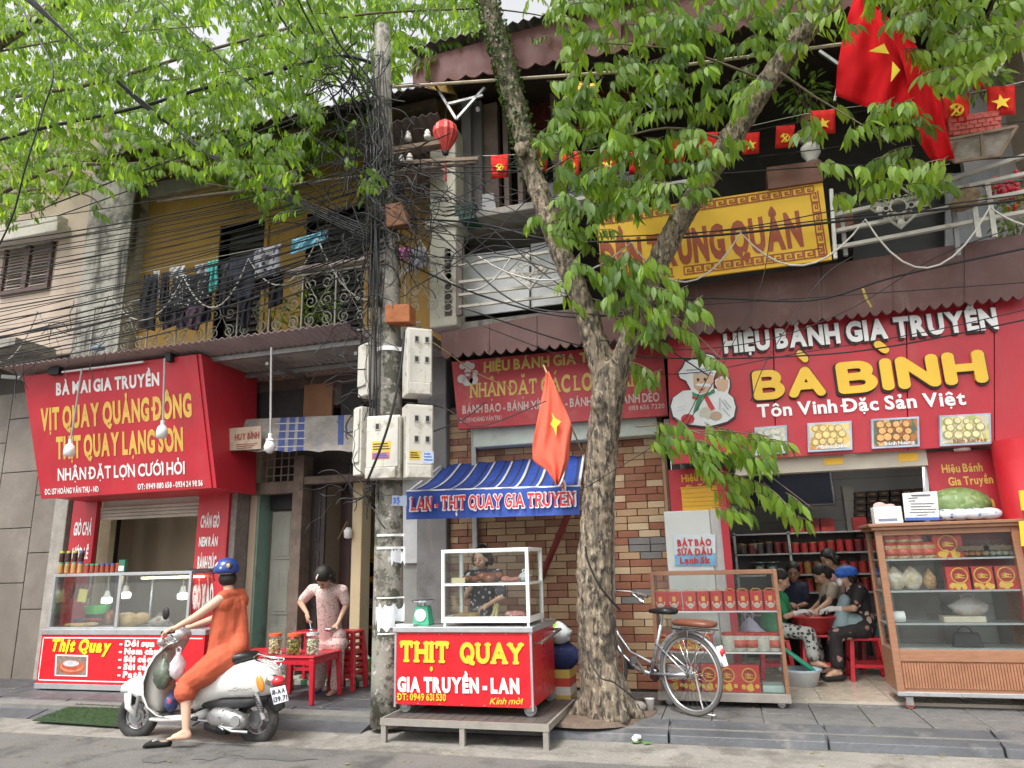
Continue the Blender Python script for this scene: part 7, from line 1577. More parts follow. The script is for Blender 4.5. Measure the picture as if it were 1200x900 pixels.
for s_ in(-.05,.05):fk.tube([HB,(1.0,s_,.58),(1.06,s_,.42),(1.1,s_,Rw)],[.016,.014,.011,.009],6)
fk.build('fork',chrome,by,smooth=True)
MB().tube([HT,(.9,0,.98)],.013,8).tube([(.78,-.26,.99),(.86,-.2,1.02),(.95,-.1,1.03),(.93,0,1.0),(.95,.1,1.03),(.86,.2,1.02),(.78,.26,.99)],.012,8).build('handlebar',chrome,by,smooth=True)
for s_ in(-1,1):
 MB().tube([(.69,s_*.28,.97),(.8,s_*.25,1.0)],.017,8).build('grip',mat('grey grip',(.25,.22,.2),.7),by);MB().tube([(.84,s_*.22,1.0),(.76,s_*.24,.94),(.72,s_*.25,.92)],.006,5).build('brake_lever',chrome,by)
MB().tube([ST_,(.27,0,.84)],.013,8).build('seat_post',chrome,by)
saddle=MB().add(*(lambda L:(L.v,L.f))(loft([(Vector((.14,0,.865)),.028,.07),(Vector((.2,0,.87)),.034,.095),(Vector((.28,0,.865)),.03,.07),(Vector((.36,0,.862)),.024,.035),(Vector((.42,0,.858)),.018,.02)],14,.8)));saddle.build('saddle',MC['black vinyl'],by,smooth=True)
loft([(Vector((-.3,0,.765)),.018,.03),(Vector((-.26,0,.77)),.03,.1),(Vector((-.1,0,.775)),.034,.105),(Vector((.08,0,.775)),.03,.09),(Vector((.13,0,.77)),.018,.05)],14,.7).build('rear_seat_pad',mat('brown vinyl',(.16,.055,.03),.45,.15,6,.1),by,smooth=True)
RKm=MB()
for s_ in(-.06,.06):RKm.tube([(.12,s_,.72),(-.3,s_,.72)],.007,5).tube([(-.05,s_,.72),(0,s_,Rw)],.006,5).tube([(-.26,s_,.72),(0,s_,Rw)],.006,5)
RKm.build('rear_rack',chrome,by)
gd=MB().prism([(0.02,-.045,.29),(.5,-.045,.24),(.54,-.045,.34),(.42,-.045,.39),(.02,-.045,.40)],(0,-.012,0));gd.build('chain_guard',mat('dull guard',(.36,.33,.3),.5,.2,6,.1,metal=.5),by,bevel=.004)
MB().lathe((BB.x,-.05,BB.z),[(.07,0),(.07,.006)],24,'y').build('chainring',chrome,by);
MB().bar(BB+Vector((0,-.075,0)),BB+Vector((-.11,-.075,-.12)),.018).bar(BB+Vector((-.11,-.075,-.12)),BB+Vector((-.11,-.15,-.12)),.02,.06).build('crank',steel,by);MB().bar(BB+Vector((0,.075,0)),BB+Vector((.11,.075,.12)),.018).bar(BB+Vector((.11,.075,.12)),BB+Vector((.11,.15,.12)),.02,.06).build('crank',steel,by)
MB().tube([(0,-.06,Rw),(-.02,-.09,.1),(-.04,-.1,.01),(-.14,-.12,.005),(-.16,-.08,.02)],.007,6).build('kickstand',wpaint,by)
MB().ell((-.36,0,.55),(.02,.025,.035),10,8).build('reflector',MC['red lamp lens'],by,smooth=True);MB().bar((-.33,0,.6),(-.375,0,.44),.06,.012).build('white_flap',wht,by)
MB().box(.72,.82,-.06,-.05,.3,.4).build('lock_plate',mat('grey lock plate',(.12,.14,.16),.5),by,bevel=.004)
cp=G(762,833,.13);t=thing('paper_cup','white paper cup lying at the tree foot by the bicycle','cup',cp);MB().lathe(cp,[(.03,0),(.042,.1),(.046,.105),(.04,.1)],16).build('shell',mat('cup white',(.6,.58,.56),.6),t,smooth=True);MB().lathe(cp,[(.031,.04),(.034,.055)],16).build('band',mat('cup pink',(.5,.15,.2),.6),t)
for k,(px,py,r,lb)in enumerate(((670,822,.06,'rough brown stone left of the trunk foot'),(747,832,.07,'grey broken stone right of the trunk foot'))):
 c=G(px,py,.14);o=blob('stone',[('e',c+Vector((rnd.uniform(-.03,.03),rnd.uniform(-.03,.03),r*.4)),(r,r*.8,r*.7))for _ in range(3)],MC['bare earth']if k==0 else conc,None,.014,0);tag(o,lb,'stone')
 # ---- concrete pole with meter boxes
YPo=6.42
pb=Q(453,843,YPo);pole=thing('utility_pole','tall mottled concrete utility pole with torn posters and meter boxes','pole',(pb.x,YPo,.05))
polem=mat('pole concrete',(.25,.235,.2),.9,.25,3,.7,40,dirt=((.07,.07,.05),5,.5,.06),fine=((.45,.43,.39),22,.6,.06),streak=((.12,.11,.09),5,.56,.1))
pts=[Vector((pb.x,YPo,.05)),Vector((pb.x,YPo,.5)),Q(456,600,YPo),Q(456,350,YPo),Q(449.5,150,YPo),Q(448,32,YPo)]
for p in pts:p.y=YPo
MB().tube(pts,[.15,.148,.135,.118,.1,.088],20).build('shaft',polem,pole,smooth=True)
paperm=mat('torn white paper',(.66,.67,.69),.8,.12,20,.2)
def wrap(px0,px1,py0,py1,m,name,jag=.25,parent=pole,seed=1):
 rr_=random.Random(seed);a0,a1=Q(px0,py0,YPo-.14),Q(px1,py1,YPo-.14);xc=pb.x+(Q(456,(py0+py1)/2,YPo).x-pb.x)*min(1,(843-(py0+py1)/2)/243)
 r=.1405 if py0>600 else.137;n_=10;vs=[]
 zt_,zb_=max(a0.z,a1.z),min(a0.z,a1.z)
 for i in range(n_+1):
  X=a0.x+(a1.x-a0.x)*i/n_;dx=max(-.98,min(.98,(X-xc)/r));y=YPo-math.sqrt(1-dx*dx)*r-.006
  j=(zt_-zb_)*jag;vs+=[(X,y,zb_+rr_.random()*j),(X,y,zt_-rr_.random()*j)]
 o=MB().add(vs,[(2*i,2*i+2,2*i+3,2*i+1)for i in range(n_)]).build(name,m,parent);s_=o.modifiers.new('t','SOLIDIFY');s_.thickness=.002;return o
wrap(457,469,641,664,paperm,'torn_poster',.35,seed=2);wrap(440,468,706,735,paperm,'torn_poster',.35,seed=3);wrap(441,460,718,742,paperm,'torn_poster',.3,seed=4)
wrap(458,471,580,592,mat('blue white sticker',(.5,.58,.68),.5,.1),'blue_sticker',.02,seed=5)
for k,(a,b)in enumerate(((641,643),(742,744),(626,628),(406,408),(700,701.5))):wrap(441,468,a,b,wpaint,'strap_band',.05,seed=8+k)
txt(pole,'35',(Q(464,586,YPo-.15),Vector((.25,-1,0)).normalized()),(461,590),(469,589.5),6,mat('sticker ink blue',(.03,.08,.4),.5),.05,lift=.012)
MB().pp([(448,240),(470,236),(478,262),(452,266)],YPo-.16,.1).build('rusty_clamp',mat('rusty box',(.2,.09,.045),.8,.3,6,.5),pole,bevel=.01)
MB().pp([(451,357),(480,356),(480,377),(451,378)],YPo-.2,.16).build('rusty_box',mat('bright rust',(.3,.10,.035),.85,.35,7,.6,30),pole,bevel=.01)
MB().bar(Q(455,176,6.5),Q(524,166,6.9),.05).bar(Q(452,192,6.5),Q(560,186,6.9),.04).build('crossarm',mat('rusty crossarm',(.25,.18,.13),.8,.3,6,.3),pole)
for(x,y)in((478,165),(501,163),(480,191),(470,193)):
 c=Q(x,y,6.6);MB().lathe(c,[(.02,0),(.04,.01),(.042,.04),(.028,.045),(.036,.06),(.034,.085),(.02,.09),(.026,.1),(.02,.115)],14).build('insulator',mat('porcelain',(.62,.6,.55),.25),pole,smooth=True)
def meter(name,label,cx,y0,y1,w1,w2,rz,Y,windows=(),doors=None,lower=None,stickers=()):
 top,bot=Q(cx,y0,Y),Q(cx,y1,Y);h_=top.z-bot.z
 t=thing(name,label,'meter box',bot,'electricity meter boxes on the pole',local=True,rz=rz);del t['group']
 m=mat('meter box grey white',(.52,.50,.44),.5,.1,5,.1,40,dirt=((.28,.25,.19),5,.54,.12),streak=((.3,.22,.14),9,.66,.1))
 MB().box(0,w1,0,w2,0,h_).build('case',m,t,bevel=.012)
 MB().box(.015,w1-.015,-.02,0,h_*.18,h_-.02).build('door',m,t,bevel=.006)
 if lower:MB().box(.01,w1-.03,-.05,0,.0,h_*.17).build('lower_cover',m,t,bevel=.008)
 for(u,v)in windows:
  f_=MB().box(w1*u-.025,w1*u+.025,-.026,-.02,h_*v-.035,h_*v+.035).build('window',mat('window surround',(.4,.38,.34),.5),t);MB().box(w1*u-.016,w1*u+.016,-.029,-.026,h_*v-.025,h_*v+.025).build('pane',blk,f_)
 for k in(.3,.55,.8):MB().lathe((-.004,.02,h_*k),[(.008,-.02),(.008,.02)],8).build('hinge',steel,t)
 for(u0,u1,v0,v1,mm,side)in stickers:
  if side=='f':s_=MB().box(w1*u0,w1*u1,-.0215,-.0205,h_*v0,h_*v1)
  else:s_=MB().box(-.0015,-.0005,w2*u0,w2*u1,h_*v0,h_*v1)
  s_.build('sticker',mm,t)
  for k in range(3):
   z=h_*(v0+(v1-v0)*(.25+.25*k))
   if side=='f':MB().box(w1*u0+.01,w1*u1-.01-.01*k,-.0225,-.0215,z-.005,z+.006).build('sticker_text',mat('sticker ink blue',(.03,.08,.4),.5)if mm.name!='yellow sticker' else blk,t)
 return t
bs_=mat('blue print sticker',(.42,.52,.66),.5,.3,50);ys_=mat('yellow sticker',(.6,.42,.04),.5);rs_=mat('red sticker',(.5,.16,.06),.5)
meter('meter_box','upper right four window meter box on the concrete pole',476.5,383,462,.26,.2,rad(38),6.2,((.35,.82),(.75,.82),(.35,.52),(.75,.52)),None,True)
meter('meter_box','lower right four window meter box with blue stickers on the pole',475.5,473,560,.27,.2,rad(38),6.18,((.35,.8),(.75,.8),(.35,.52),(.75,.52)),None,True,((.1,.5,.24,.36,ys_,'f'),(.6,.98,.2,.36,bs_,'f')))
meter('meter_box','upper left plain narrow meter box behind the black cables',419,405,466,.17,.2,rad(-28),6.35)
meter('meter_box','lower left wide meter box with yellow and red stickers',428,488,562,.34,.18,rad(8),6.16,((.35,.82),),None,True,((.2,.75,.42,.58,ys_,'f'),(.2,.72,.3,.41,rs_,'f')))
meter('meter_box','lowest left narrow meter box with open hinges beside the wide one',413,478,558,.12,.2,rad(-25),6.3)
# ---- cables
def crv(pts,n=8):
 P=[pts[0]]+pts+[pts[-1]];out=[]
 for i in range(1,len(P)-2):
  for k in range(n):
   t=k/n;a,b,c,d=P[i-1],P[i],P[i+1],P[i+2]
   out.append(.5*((2*b)+(c-a)*t+(2*a-5*b+4*c-d)*t*t+(3*b-a-3*c+d)*t*t*t))
 out.append(P[-2]);return out
def cab(pts,r,label,m=cable,group=None,n=6,s=5):
 v=[Q(p[0],p[1],p[2]if len(p)>2 else 6.4)for p in pts]
 o=MB().tube(crv(v,n),r,s).build('cable',m,smooth=True);return tag(o,label,'cable',group)
g1='thin black cables strung from the left to the pole'
for k in range(34):
 y0=268+k*4.6+rnd.uniform(-7,7)-(20 if k%6==0 else 0);yp=y0-95-(y0-300)*.25+rnd.uniform(-10,10);sag=rnd.uniform(4,14);Y0=rnd.uniform(6.0,6.9)
 cab([(-60,y0+18,Y0),(120,y0+(yp-y0)*.22+sag,Y0),(290,y0+(yp-y0)*.6+sag,6.6),(452+rnd.uniform(-8,8),yp,6.3)],rnd.choice((.004,.005,.006,.009)),'thin black cable strung across the left facades to the pole',group=g1)
for k in range(8):
 y0=352+k*7+rnd.uniform(-4,4);cab([(-60,y0+34,6.2),(120,y0-10,6.4),(290,y0-52,6.5),(452,y0-95-k*2,6.3)],rnd.choice((.005,.007,.009)),'thick black cable in the low band across the left balcony',group='thick cables in the low band across the left balcony')
g2='black cables in the loose bundle crossing the leaves at upper left'
for k in range(6):
 o_=k*1.6;cab([(5+o_*2,-20,5.0),(95+o_,55+o_,5.3),(170+o_,127,5.6),(250,178+o_,5.9),(330,232-o_,6.2),(440,285-o_*2,6.3)],.009 if k%2 else.006,'black cable of the loose bundle descending through the leaves at upper left',group=g2)
cab([(-30,172,5.6),(50,150,5.7),(160,126,5.8),(240,103,5.9),(300,90,6.0),(392,66,6.2),(440,75,6.4)],.022,'thickest black cable crossing the upper left leaves towards the pole')
cab([(14,-10,4.8),(45,45,4.8),(62,85,4.8),(50,130,4.8),(30,195,4.8),(12,260,4.9),(-25,330,5)],.009,'single black cable hanging in a wide curve at the left edge')
cab([(176,-8,5.2),(300,105,5.6),(400,186,6.0),(450,222,6.3)],.009,'straight black cable descending to the pole from the top edge')
cab([(60,240,5.9),(180,195,6.0),(300,155,6.1),(385,124,6.3)],.009,'black cable rising below the thick one to the pole tangle');cab([(70,252,5.9),(200,205,6.0),(330,150,6.1),(395,130,6.3)],.007,'second black cable rising just below its neighbour to the pole tangle')
for k,(x0,x1)in enumerate(((310,420),(325,432),(345,440),(355,446),(372,450),(300,400))):
 cab([(x0,-10,5.6),(x0+(x1-x0)*.3,40+k*2,5.9),(x0+(x1-x0)*.8,95,6.1),(x1+8,150+4*k,6.3),(x1+2,230,6.3)],.009 if k%2 else.012,'black cable dropping steeply from the top edge to the pole',group='black cables dropping from the top edge to the pole')
g3='black cables from the pole across the right facade'
R_=[([(455,190),(600,196),(760,178),(900,150),(1060,122),(1215,98)],.007),([(455,205),(620,200),(800,205),(950,196),(1100,190),(1215,182)],.008),([(455,255),(560,262),(665,283),(835,276),(970,261),(1215,232)],.013),([(455,262),(570,280),(700,278),(840,271),(980,256),(1215,226)],.007),([(460,300),(560,345),(680,372),(810,350),(950,352),(1050,324),(1215,288)],.011),([(540,360),(690,408),(790,420),(940,417),(1050,405),(1215,372)],.008),([(560,380),(700,430),(800,438),(930,415),(1080,390),(1215,360)],.005),([(700,398),(790,410),(900,398),(1000,360),(1100,300),(1215,258)],.005),([(455,180),(560,255),(650,330),(760,395),(830,440)],.007),([(470,215),(560,300),(680,350),(740,360),(900,352),(1215,330)],.005),([(470,160),(600,235),(760,200),(960,175),(1215,140)],.005),([(1215,210),(1060,230),(900,262),(800,275)],.006),([(455,240),(540,230),(640,165),(700,150),(770,140)],.007),([(480,340),(560,290),(640,215),(700,190)],.006),([(880,470),(900,420),(960,330),(1000,300)],.004),([(790,520),(835,450),(860,400),(893,330),(905,250)],.004),([(670,580),(705,560),(790,505),(820,460),(850,400)],.004),([(455,230),(520,280),(600,352),(690,368),(800,372)],.009),([(462,470),(520,478),(560,500),(640,470)],.006),([(470,520),(510,505),(545,490),(570,470)],.006)]
for k,(p_,r_)in enumerate(R_):
 dist=6.9 if k<14 else 6.5
 cab([(a,b,6.4+min(.6,.6*i)if k<14 else dist)for i,(a,b)in enumerate(p_)],r_,'black cable running from the pole across the right facades',group=g3)
g4='thin black cables fanning right from the pole'
for k in range(14):
 y0=170+k*10;cab([(455,y0,6.35),(520+rnd.uniform(-10,20),y0+rnd.uniform(-10,25),6.7),(600+rnd.uniform(-40,60),y0+rnd.uniform(-10,60),6.9),(700,y0+rnd.uniform(-40,70),7.0)],rnd.choice((.004,.006)),'thin black cable fanning right from the pole',group=g4)
def scal_cable(nodes,label,Y,sag):
 pts=[]
 for(a,b),(c,d),s_ in zip(nodes,nodes[1:],sag):
  for k in range(10):t=k/10;pts.append(Q(a+(c-a)*t,b+(d-b)*t+s_*4*t*(1-t),Y))
 pts.append(Q(*nodes[-1],Y));o=MB().tube(pts,.009,6).build('cable',cablew,smooth=True);tag(o,label,'cable')
scal_cable([(-40,385),(45,364),(128,345),(215,325),(291,303),(372,280),(492,280),(600,300)],'white cable hanging in scallops along the left facades',6.95,(50,42,40,46,42,72,50,40))
scal_cable([(560,300),(740,284),(868,273),(1014,257),(1160,243),(1300,230)],'white cable hanging in scallops across the right balcony',6.9,(36,52,46,64,30))
cab([(486,388,6.3),(520,410,6.6),(558,437,7.2),(600,455,7.6)],.006,'ochre cord running from the meter box to the faded sign',mat('ochre cord',(.35,.27,.1),.6))
t_=[]
for k in range(3):cab([(1010+k,338,7.1),(1015+2*k,352+k*2,7.1),(1022-k,360,7.1),(1013+k,345+k,7.1)],.004,'loop of yellow cord tied on the cable over the right sign',mat('yellow cord',(.45,.33,.08),.6),'loops of yellow cord over the right sign')
for k in range(0):cab([(880+k*2,345,7.0),(892+3*k,350-k*2,7.0),(884-2*k,362,7.0),(872,376-k*3,7.0)],.004,'tangled white string on the cable left of the right sign',cablew,'tangled white string above the right sign')
mb=MB();rr_=random.Random(5)
def tang(n,cx,cy,sx,sy,r0,L):
 for _ in range(n):
  x,y=rr_.gauss(cx,sx),rr_.gauss(cy,sy);p=Q(x,y,6.3+rr_.uniform(-.15,.25));d=Vector((rr_.uniform(-1,1),rr_.uniform(-.3,.3),rr_.uniform(-1,1))).normalized();v=[]
  for i in range(9):v.append(p.copy());d=(d+Vector((rr_.uniform(-.6,.6),rr_.uniform(-.25,.25),rr_.uniform(-.7,.5)))).normalized();p=p+d*L
  mb.tube(crv(v,3),rr_.choice((r0,r0*1.4,r0*.7)),4,cap=False)
tang(55,425,140,18,30,.006,.09);tang(60,440,230,22,22,.006,.1);tang(70,440,275,30,18,.005,.09);tang(35,395,90,20,16,.007,.08);tang(24,430,350,10,40,.005,.08);tang(22,425,480,9,50,.005,.06);tang(12,425,575,12,12,.006,.06);tang(40,480,240,30,25,.005,.1);tang(9,60,400,40,12,.004,.07);tang(8,20,425,20,8,.005,.05)
o=mb.build('cable_tangle',cable,smooth=True);tag(o,'dense tangle of black cables wrapped round the head of the concrete pole','cable tangle');o['kind']='stuff'
mb=MB()
for k in range(7):
 x=436+rnd.uniform(-9,9);mb.tube(crv([Q(x+rnd.uniform(-3,3),y,6.22+rnd.uniform(-.03,.1))for y in(170,260,340,430,520,560+rnd.uniform(0,30))],5),rnd.choice((.005,.007,.009)),5)
for k in range(8):
 x=446+rnd.uniform(-10,8);mb.tube(crv([Q(x+rnd.uniform(-6,6),y,6.24+rnd.uniform(-.03,.04))for y in(60,130,200,280,360)],5),rnd.choice((.006,.009)),5)
o=mb.build('riser_cables',cable,smooth=True);tag(o,'black cables running down the left side of the pole to the meter boxes','cables');o['kind']='stuff'
cab([(474,385,6.1),(470,430,6.08),(460,480,6.05),(448,520,6.05),(430,565,6.1)],.013,'thick black cable curving over the front of the meter boxes')
# ---- lantern, basket, bunting, flags
c=Q(522,160,6.9);ln=thing('silk_lantern','red silk lantern with tassel hanging before the white pillar','lantern',c-Vector((0,0,.2)))
vs=[];n_=24;prof=[(.03,-.2),(.06,-.15),(.11,-.06),(.142,.04),(.13,.12),(.085,.17),(.04,.185)]
for r_,h_ in prof:
 for k in range(n_):q=r_*(1+.06*math.cos(k*math.pi));vs.append(c+Vector((q*math.cos(2*math.pi*k/n_),q*math.sin(2*math.pi*k/n_),h_)))
MB().add(vs,[(i*n_+k,i*n_+(k+1)%n_,(i+1)*n_+(k+1)%n_,(i+1)*n_+k)for i in range(6)for k in range(n_)]).build('silk_body',mat('lantern silk',(.55,.06,.05),.5,.1,6,.1),ln,smooth=False)
MB().lathe(c,[(.035,-.235),(.04,-.2)],14).lathe(c,[(.03,.185),(.025,.22)],14).build('cap',blk,ln);MB().tube([c+Vector((0,0,-.235)),c+Vector((0,0,-.36))],.003,4).tube([c+Vector((0,0,.22)),c+Vector((.02,0,.5))],.003,4).build('cord',blk,ln);MB().tube([c+Vector((0,0,-.34)),c+Vector((.0,0,-.58))],[.012,.016],8).build('tassel',mat('tassel red',(.4,.03,.03),.8),ln)
for i,(x,y,lb)in enumerate(((560,128,'small white bulb under the upper roof left of the trunk'),(653,104,'small white bulb before the carved board'),(700,90,'small white bulb half hidden by leaves under the roof'))):
 c=Q(x,y,7.4);t=thing('bulb_lamp',lb,'lamp',c);MB().ell(c,(.03,.03,.035),12,8).build('bulb',wpaint,t,smooth=True);MB().tube([c+Vector((0,0,.03)),c+Vector((0,0,.3))],.005,5).build('cord',blk,t)
bk2=thing('plastic_crate','dark green plastic crate on the ledge beside the white pillar','crate',Q(522,258,7.3));a=RX(523,240,556,257,7.3);gcr=mat('dark green crate',(.02,.08,.06),.5)
for z in(a[2],(a[2]*2+a[3])/3,(a[2]+2*a[3])/3,a[3]-.015):MB().box(a[0],a[1],7.3,7.315,z,z+.02).box(a[0],a[0]+.015,7.315,7.58,z,z+.02).box(a[1]-.015,a[1],7.315,7.58,z,z+.02).build('rail',gcr,bk2)
for k in range(8):X=a[0]+(a[1]-a[0]-.015)*k/7;MB().box(X,X+.015,7.302,7.313,a[2],a[3]).build('slat',gcr,bk2)
MB().box(a[0],a[1],7.3,7.58,a[2]-.008,a[2]).build('floor',gcr,bk2)
bred=mat('bunting red',(.60,.03,.025),.85,.08,4,.15,spec=.1)
def emblem_star(c,s,nrm,m,parent,name='star'):
 pts=[]
 for k in range(10):a=math.pi/2+k*math.pi/5;r_=s if k%2==0 else s*.42;pts.append(c+Vector((math.cos(a)*r_,-.006,math.sin(a)*r_)))
 return MB().prism(pts,(0,.003,0)).build(name,m,parent)
def emblem_hs(c,s,m,parent):
 a=MB().torus(c+Vector((0,-.005,0)),s*.75,s*.13,14,4,'y',-110,95);a.bar(c+Vector((-s*.7,-.005,-s*.75)),c+Vector((s*.45,-.005,s*.35)),.012*s/.05).bar(c+Vector((s*.2,-.006,-.9*s+s*.3)),c+Vector((-s*.35,-.006,s*.45)),.012*s/.05).bar(c+Vector((-s*.65,-.006,s*.25)),c+Vector((-s*.1,-.006,s*.75)),.02*s/.05)
 return a.build('hammer_and_sickle',m,parent)
bl_=[(585,195,20,27,'h'),(634,189,18,25,'s'),(670,193,22,29,'h'),(711,190,23,31,'s'),(750,190,22,26,'s'),(790,178,22,26,'h'),(829,169,25,28,'h'),(880,168,20,25,'s'),(921,160,22,26,'h'),(964,143,29,28,'s'),(1120,127,31,35,'h'),(1172,118,33,34,'s'),(1147,94,13,22,'n')]
where=('first small red party flag from the left, left of the trunk','small red star flag partly behind the left limb','small red party flag just right of the left limb','small red star flag below the hanging leaves','small red star flag fifth in the string','small red party flag half hidden by leaves mid string','small red party flag left of the right limb','small red star flag behind the right limb','small red party flag right of the right limb','small red star flag under the big flag','larger red party flag at right over the brick planter','larger red star flag at the right end of the string','tiny red flag above the two at the right end')
for k,(x,y,w_,h_,e)in enumerate(bl_):
 Yb=6.95;t=thing('bunting_flag',where[k],'flag',Q(x,y,Yb),'small red flags strung across the upper storey')
 sk_=rnd.uniform(-2.5,2.5)
 o=cloth_flag([(x-w_/2+sk_*.3,y-h_/2+1),(x-w_/2+sk_,y+h_/2+1)],[(x+w_/2+sk_*.3,y-h_/2-1),(x+w_/2+sk_,y+h_/2-1)],Yb,bred,t,amp=.008,nf=1,n=4,k=6)
 cc_=Q(x+sk_*.6,y+2,Yb-.025);s_=h_*.0021
 if e=='s':emblem_star(cc_,s_*1.15,None,star,t)
 elif e=='h':emblem_hs(cc_,s_,star,t)
cab([(560,183,6.97),(700,176,6.97),(830,158,6.97),(964,130,6.97),(1120,112,6.97),(1215,92,6.97)],.004,'thin string carrying the small red flags',cablew)
fb_=thing('large_flag','large red flag with yellow star draped from the upper floor at right','flag',Q(1030,10,6.6));fred=mat('large flag red',(.60,.014,.02),.85,.08,3,.3,16,spec=.08)
cloth_flag([(1004,-12),(990,30),(981,80),(979,112)],[(1024,2),(1056,38),(1082,72),(1070,146)],6.6,fred,fb_,amp=.05,nf=2.5,n=16,k=22)
cloth_flag([(1042,30),(1060,80),(1070,130),(1076,165),(1093,191)],[(1062,36),(1086,72),(1104,118),(1108,150),(1119,186)],6.5,fred,fb_,'fold',amp=.03,nf=1.5,n=14,k=12)
MB().pp([(1018,60),(1036,51),(1042,63)],6.5,.005).pp([(1046,72),(1055,82),(1044,96)],6.47,.005).build('star',star,fb_)
MB().tube([Q(1006,-40,6.7),Q(1003,0,6.7),Q(978,118,6.75)],.014,6).build('pole',wpaint,fb_)
yf=thing('lotus_lamp','large yellow lotus shaped ornament with green centre under the roof','ornament',Q(683,110,6.9));c=Q(683,110,6.9)
for k in range(7):a=-.6+k*.6;MB().ell(c+Vector((.1*math.cos(a),0,.09*math.sin(a))),(.085,.02,.05),10,6,Matrix.Rotation(-a,3,'Y')).build('petal',yel,yf,smooth=True)
MB().ell(c+Vector((.03,-.03,-.03)),(.06,.02,.07),10,6).build('centre',mat('lotus green',(.08,.22,.05),.5),yf,smooth=True)
# ---- laundry and balcony things
def garment(name,label,L_,R2,m,cat='clothes',Y=7.05,amp=.03,nf=2):
 t=thing(name,label,cat,Q(L_[0][0],L_[-1][1],Y));cloth_flag(L_,R2,Y,m,t,'cloth',amp,nf,10,12);return t
nv=mat('dark garment',(.02,.018,.025),.85,.2,6,.5,14);dots=vmat('dotted dress',(.015,.015,.02),[(.6,.6,.62),(.015,.015,.02),(.5,.5,.52)],24,.85,.25)
garment('lace_top','black lace garment at the left end of the washing line',[(169,322),(164,350),(162,384)],[(185,321),(184,350),(182,388)],nv)
garment('white_cloth','small white cloth peeking behind the black lace garment',[(180,318),(181,340)],[(187,317),(188,352)],mat('white garment',(.55,.55,.58),.8),Y=7.1)
garment('dark_shirt','narrow black shirt second from the left on the washing line',[(189,320),(187,350),(186,376)],[(199,318),(198,350),(196,378)],nv)
garment('white_cloth','white cloth above the dotted dress on the washing line',[(199,314),(197,326)],[(217,311),(218,326)],MC['white garment'],Y=7.12)
garment('dotted_dress','black dress with white dots hanging on the washing line',[(203,325),(199,345),(200,366)],[(246,318),(247,345),(243,352)],dots)
garment('dark_skirt','dark patterned skirt below the dotted dress',[(216,360),(221,386)],[(244,352),(232,388)],vmat('dark floral cloth',(.05,.03,.05),[(.2,.06,.1),(.1,.08,.15)],20))
garment('printed_shirt','pale printed shirt right of the dotted dress',[(228,311),(230,322)],[(247,307),(248,320)],vmat('pale print',(.5,.5,.56),[(.2,.2,.3),(.45,.45,.5)],26),Y=7.12)
garment('teal_towel','turquoise towel hanging on the washing line',[(243,307),(243,345)],[(256,304),(256,336)],mat('turquoise cloth',(.08,.48,.46),.8,.12,5,.4),'towel')
for k_,(x_,y_)in enumerate(((258,304),(287,300),(303,300),(232,340),(192,345),(316,320),(210,345))):garment('dark_garment',('black sleeve cloth left of the navy jacket','dark vest between jacket and printed blouse','dark patterned cloth under the printed blouse','dark cloth low under the printed shirt','dark scarf left of the dotted dress','black cloth at the right end of the washing line','dark cloth behind the dotted dress')[k_],[(x_,y_+3),(x_-2,y_+42)],[(x_+17,y_),(x_+15,y_+36)],nv if k_%2 else vmat('dark mixed print',(.03,.025,.04),[(.03,.025,.04),(.2,.18,.24),(.12,.06,.1)],30),Y=7.09)
garment('navy_jacket','navy jacket hanging before the louvred door',[(270,303),(268,330),(274,350)],[(297,298),(300,330),(296,350)],mat('navy garment',(.03,.032,.055),.85,.2,6,.5,14),Y=7.0)
garment('black_trousers','black trousers hanging below the navy jacket',[(260,318),(258,350),(262,372)],[(272,318),(274,345),(266,368)],nv,Y=7.02);garment('black_trousers','long black trouser leg hanging at right of the navy jacket',[(280,345),(282,385)],[(298,342),(292,384)],nv,Y=7.04)
garment('printed_blouse','white and navy flowered blouse at the right of the washing line',[(297,294),(296,328)],[(329,286),(328,322)],vmat('white navy floral',(.42,.42,.47),[(.05,.05,.12),(.1,.08,.12),(.4,.4,.45)],16,.8,.45),Y=6.98)
garment('blue_towel','light blue towel hung over the rail near the pole',[(342,281),(340,299)],[(385,269),(384,283)],mat('light blue cloth',(.2,.5,.68),.8,.12,5,.4),'towel',Y=7.05)
garment('pink_cloth','pink cloth hung right of the pole',[(466,291),(468,305)],[(482,289),(481,303)],mat('pink cloth',(.6,.2,.42),.8),'cloth',Y=7.1);garment('grey_cloth','grey cloth hung beside the pink one',[(482,291),(484,310),(470,321)],[(499,289),(500,306),(500,312)],mat('light grey cloth',(.38,.38,.42),.8),'cloth',Y=7.12)
bag('bottle','pale blue plastic bundle lying on the left canopy',Q(115,408,7.0),(.1,.06,.04),mat('pale blue plastic',(.3,.45,.55),.4),seed=91,cat='bundle')
mb=MB()
MB_line=MB().tube([Q(150,322,7.06),Q(330,286,7.06)],.005,4).build('washing_line',cablew);tag(MB_line,'thin washing line stretched along the ochre balcony','line')
pl_=thing('brick_planter','red brick patterned planter on a rusty bracket shelf at upper right','planter',Q(1112,160,6.9));MB().pp([(1111,137),(1172,128),(1174,152),(1128,158),(1112,158)],6.95,.3).build('trough',mat('planter red',(.42,.06,.05),.6,.2,9,.2),pl_,bevel=.01)
for r_ in range(4):
 for k in range(6):MB().pp([(1114+k*9.5+(r_%2)*4,139.5+r_*5-k*1.4),(1122+k*9.5+(r_%2)*4,138.4+r_*5-k*1.4),(1122+k*9.5+(r_%2)*4,142.4+r_*5-k*1.4),(1114+k*9.5+(r_%2)*4,143.5+r_*5-k*1.4)],6.942,.01).build('moulded_brick',mat('planter brick',(.5,.09,.07),.6,.2,9,.2),pl_)
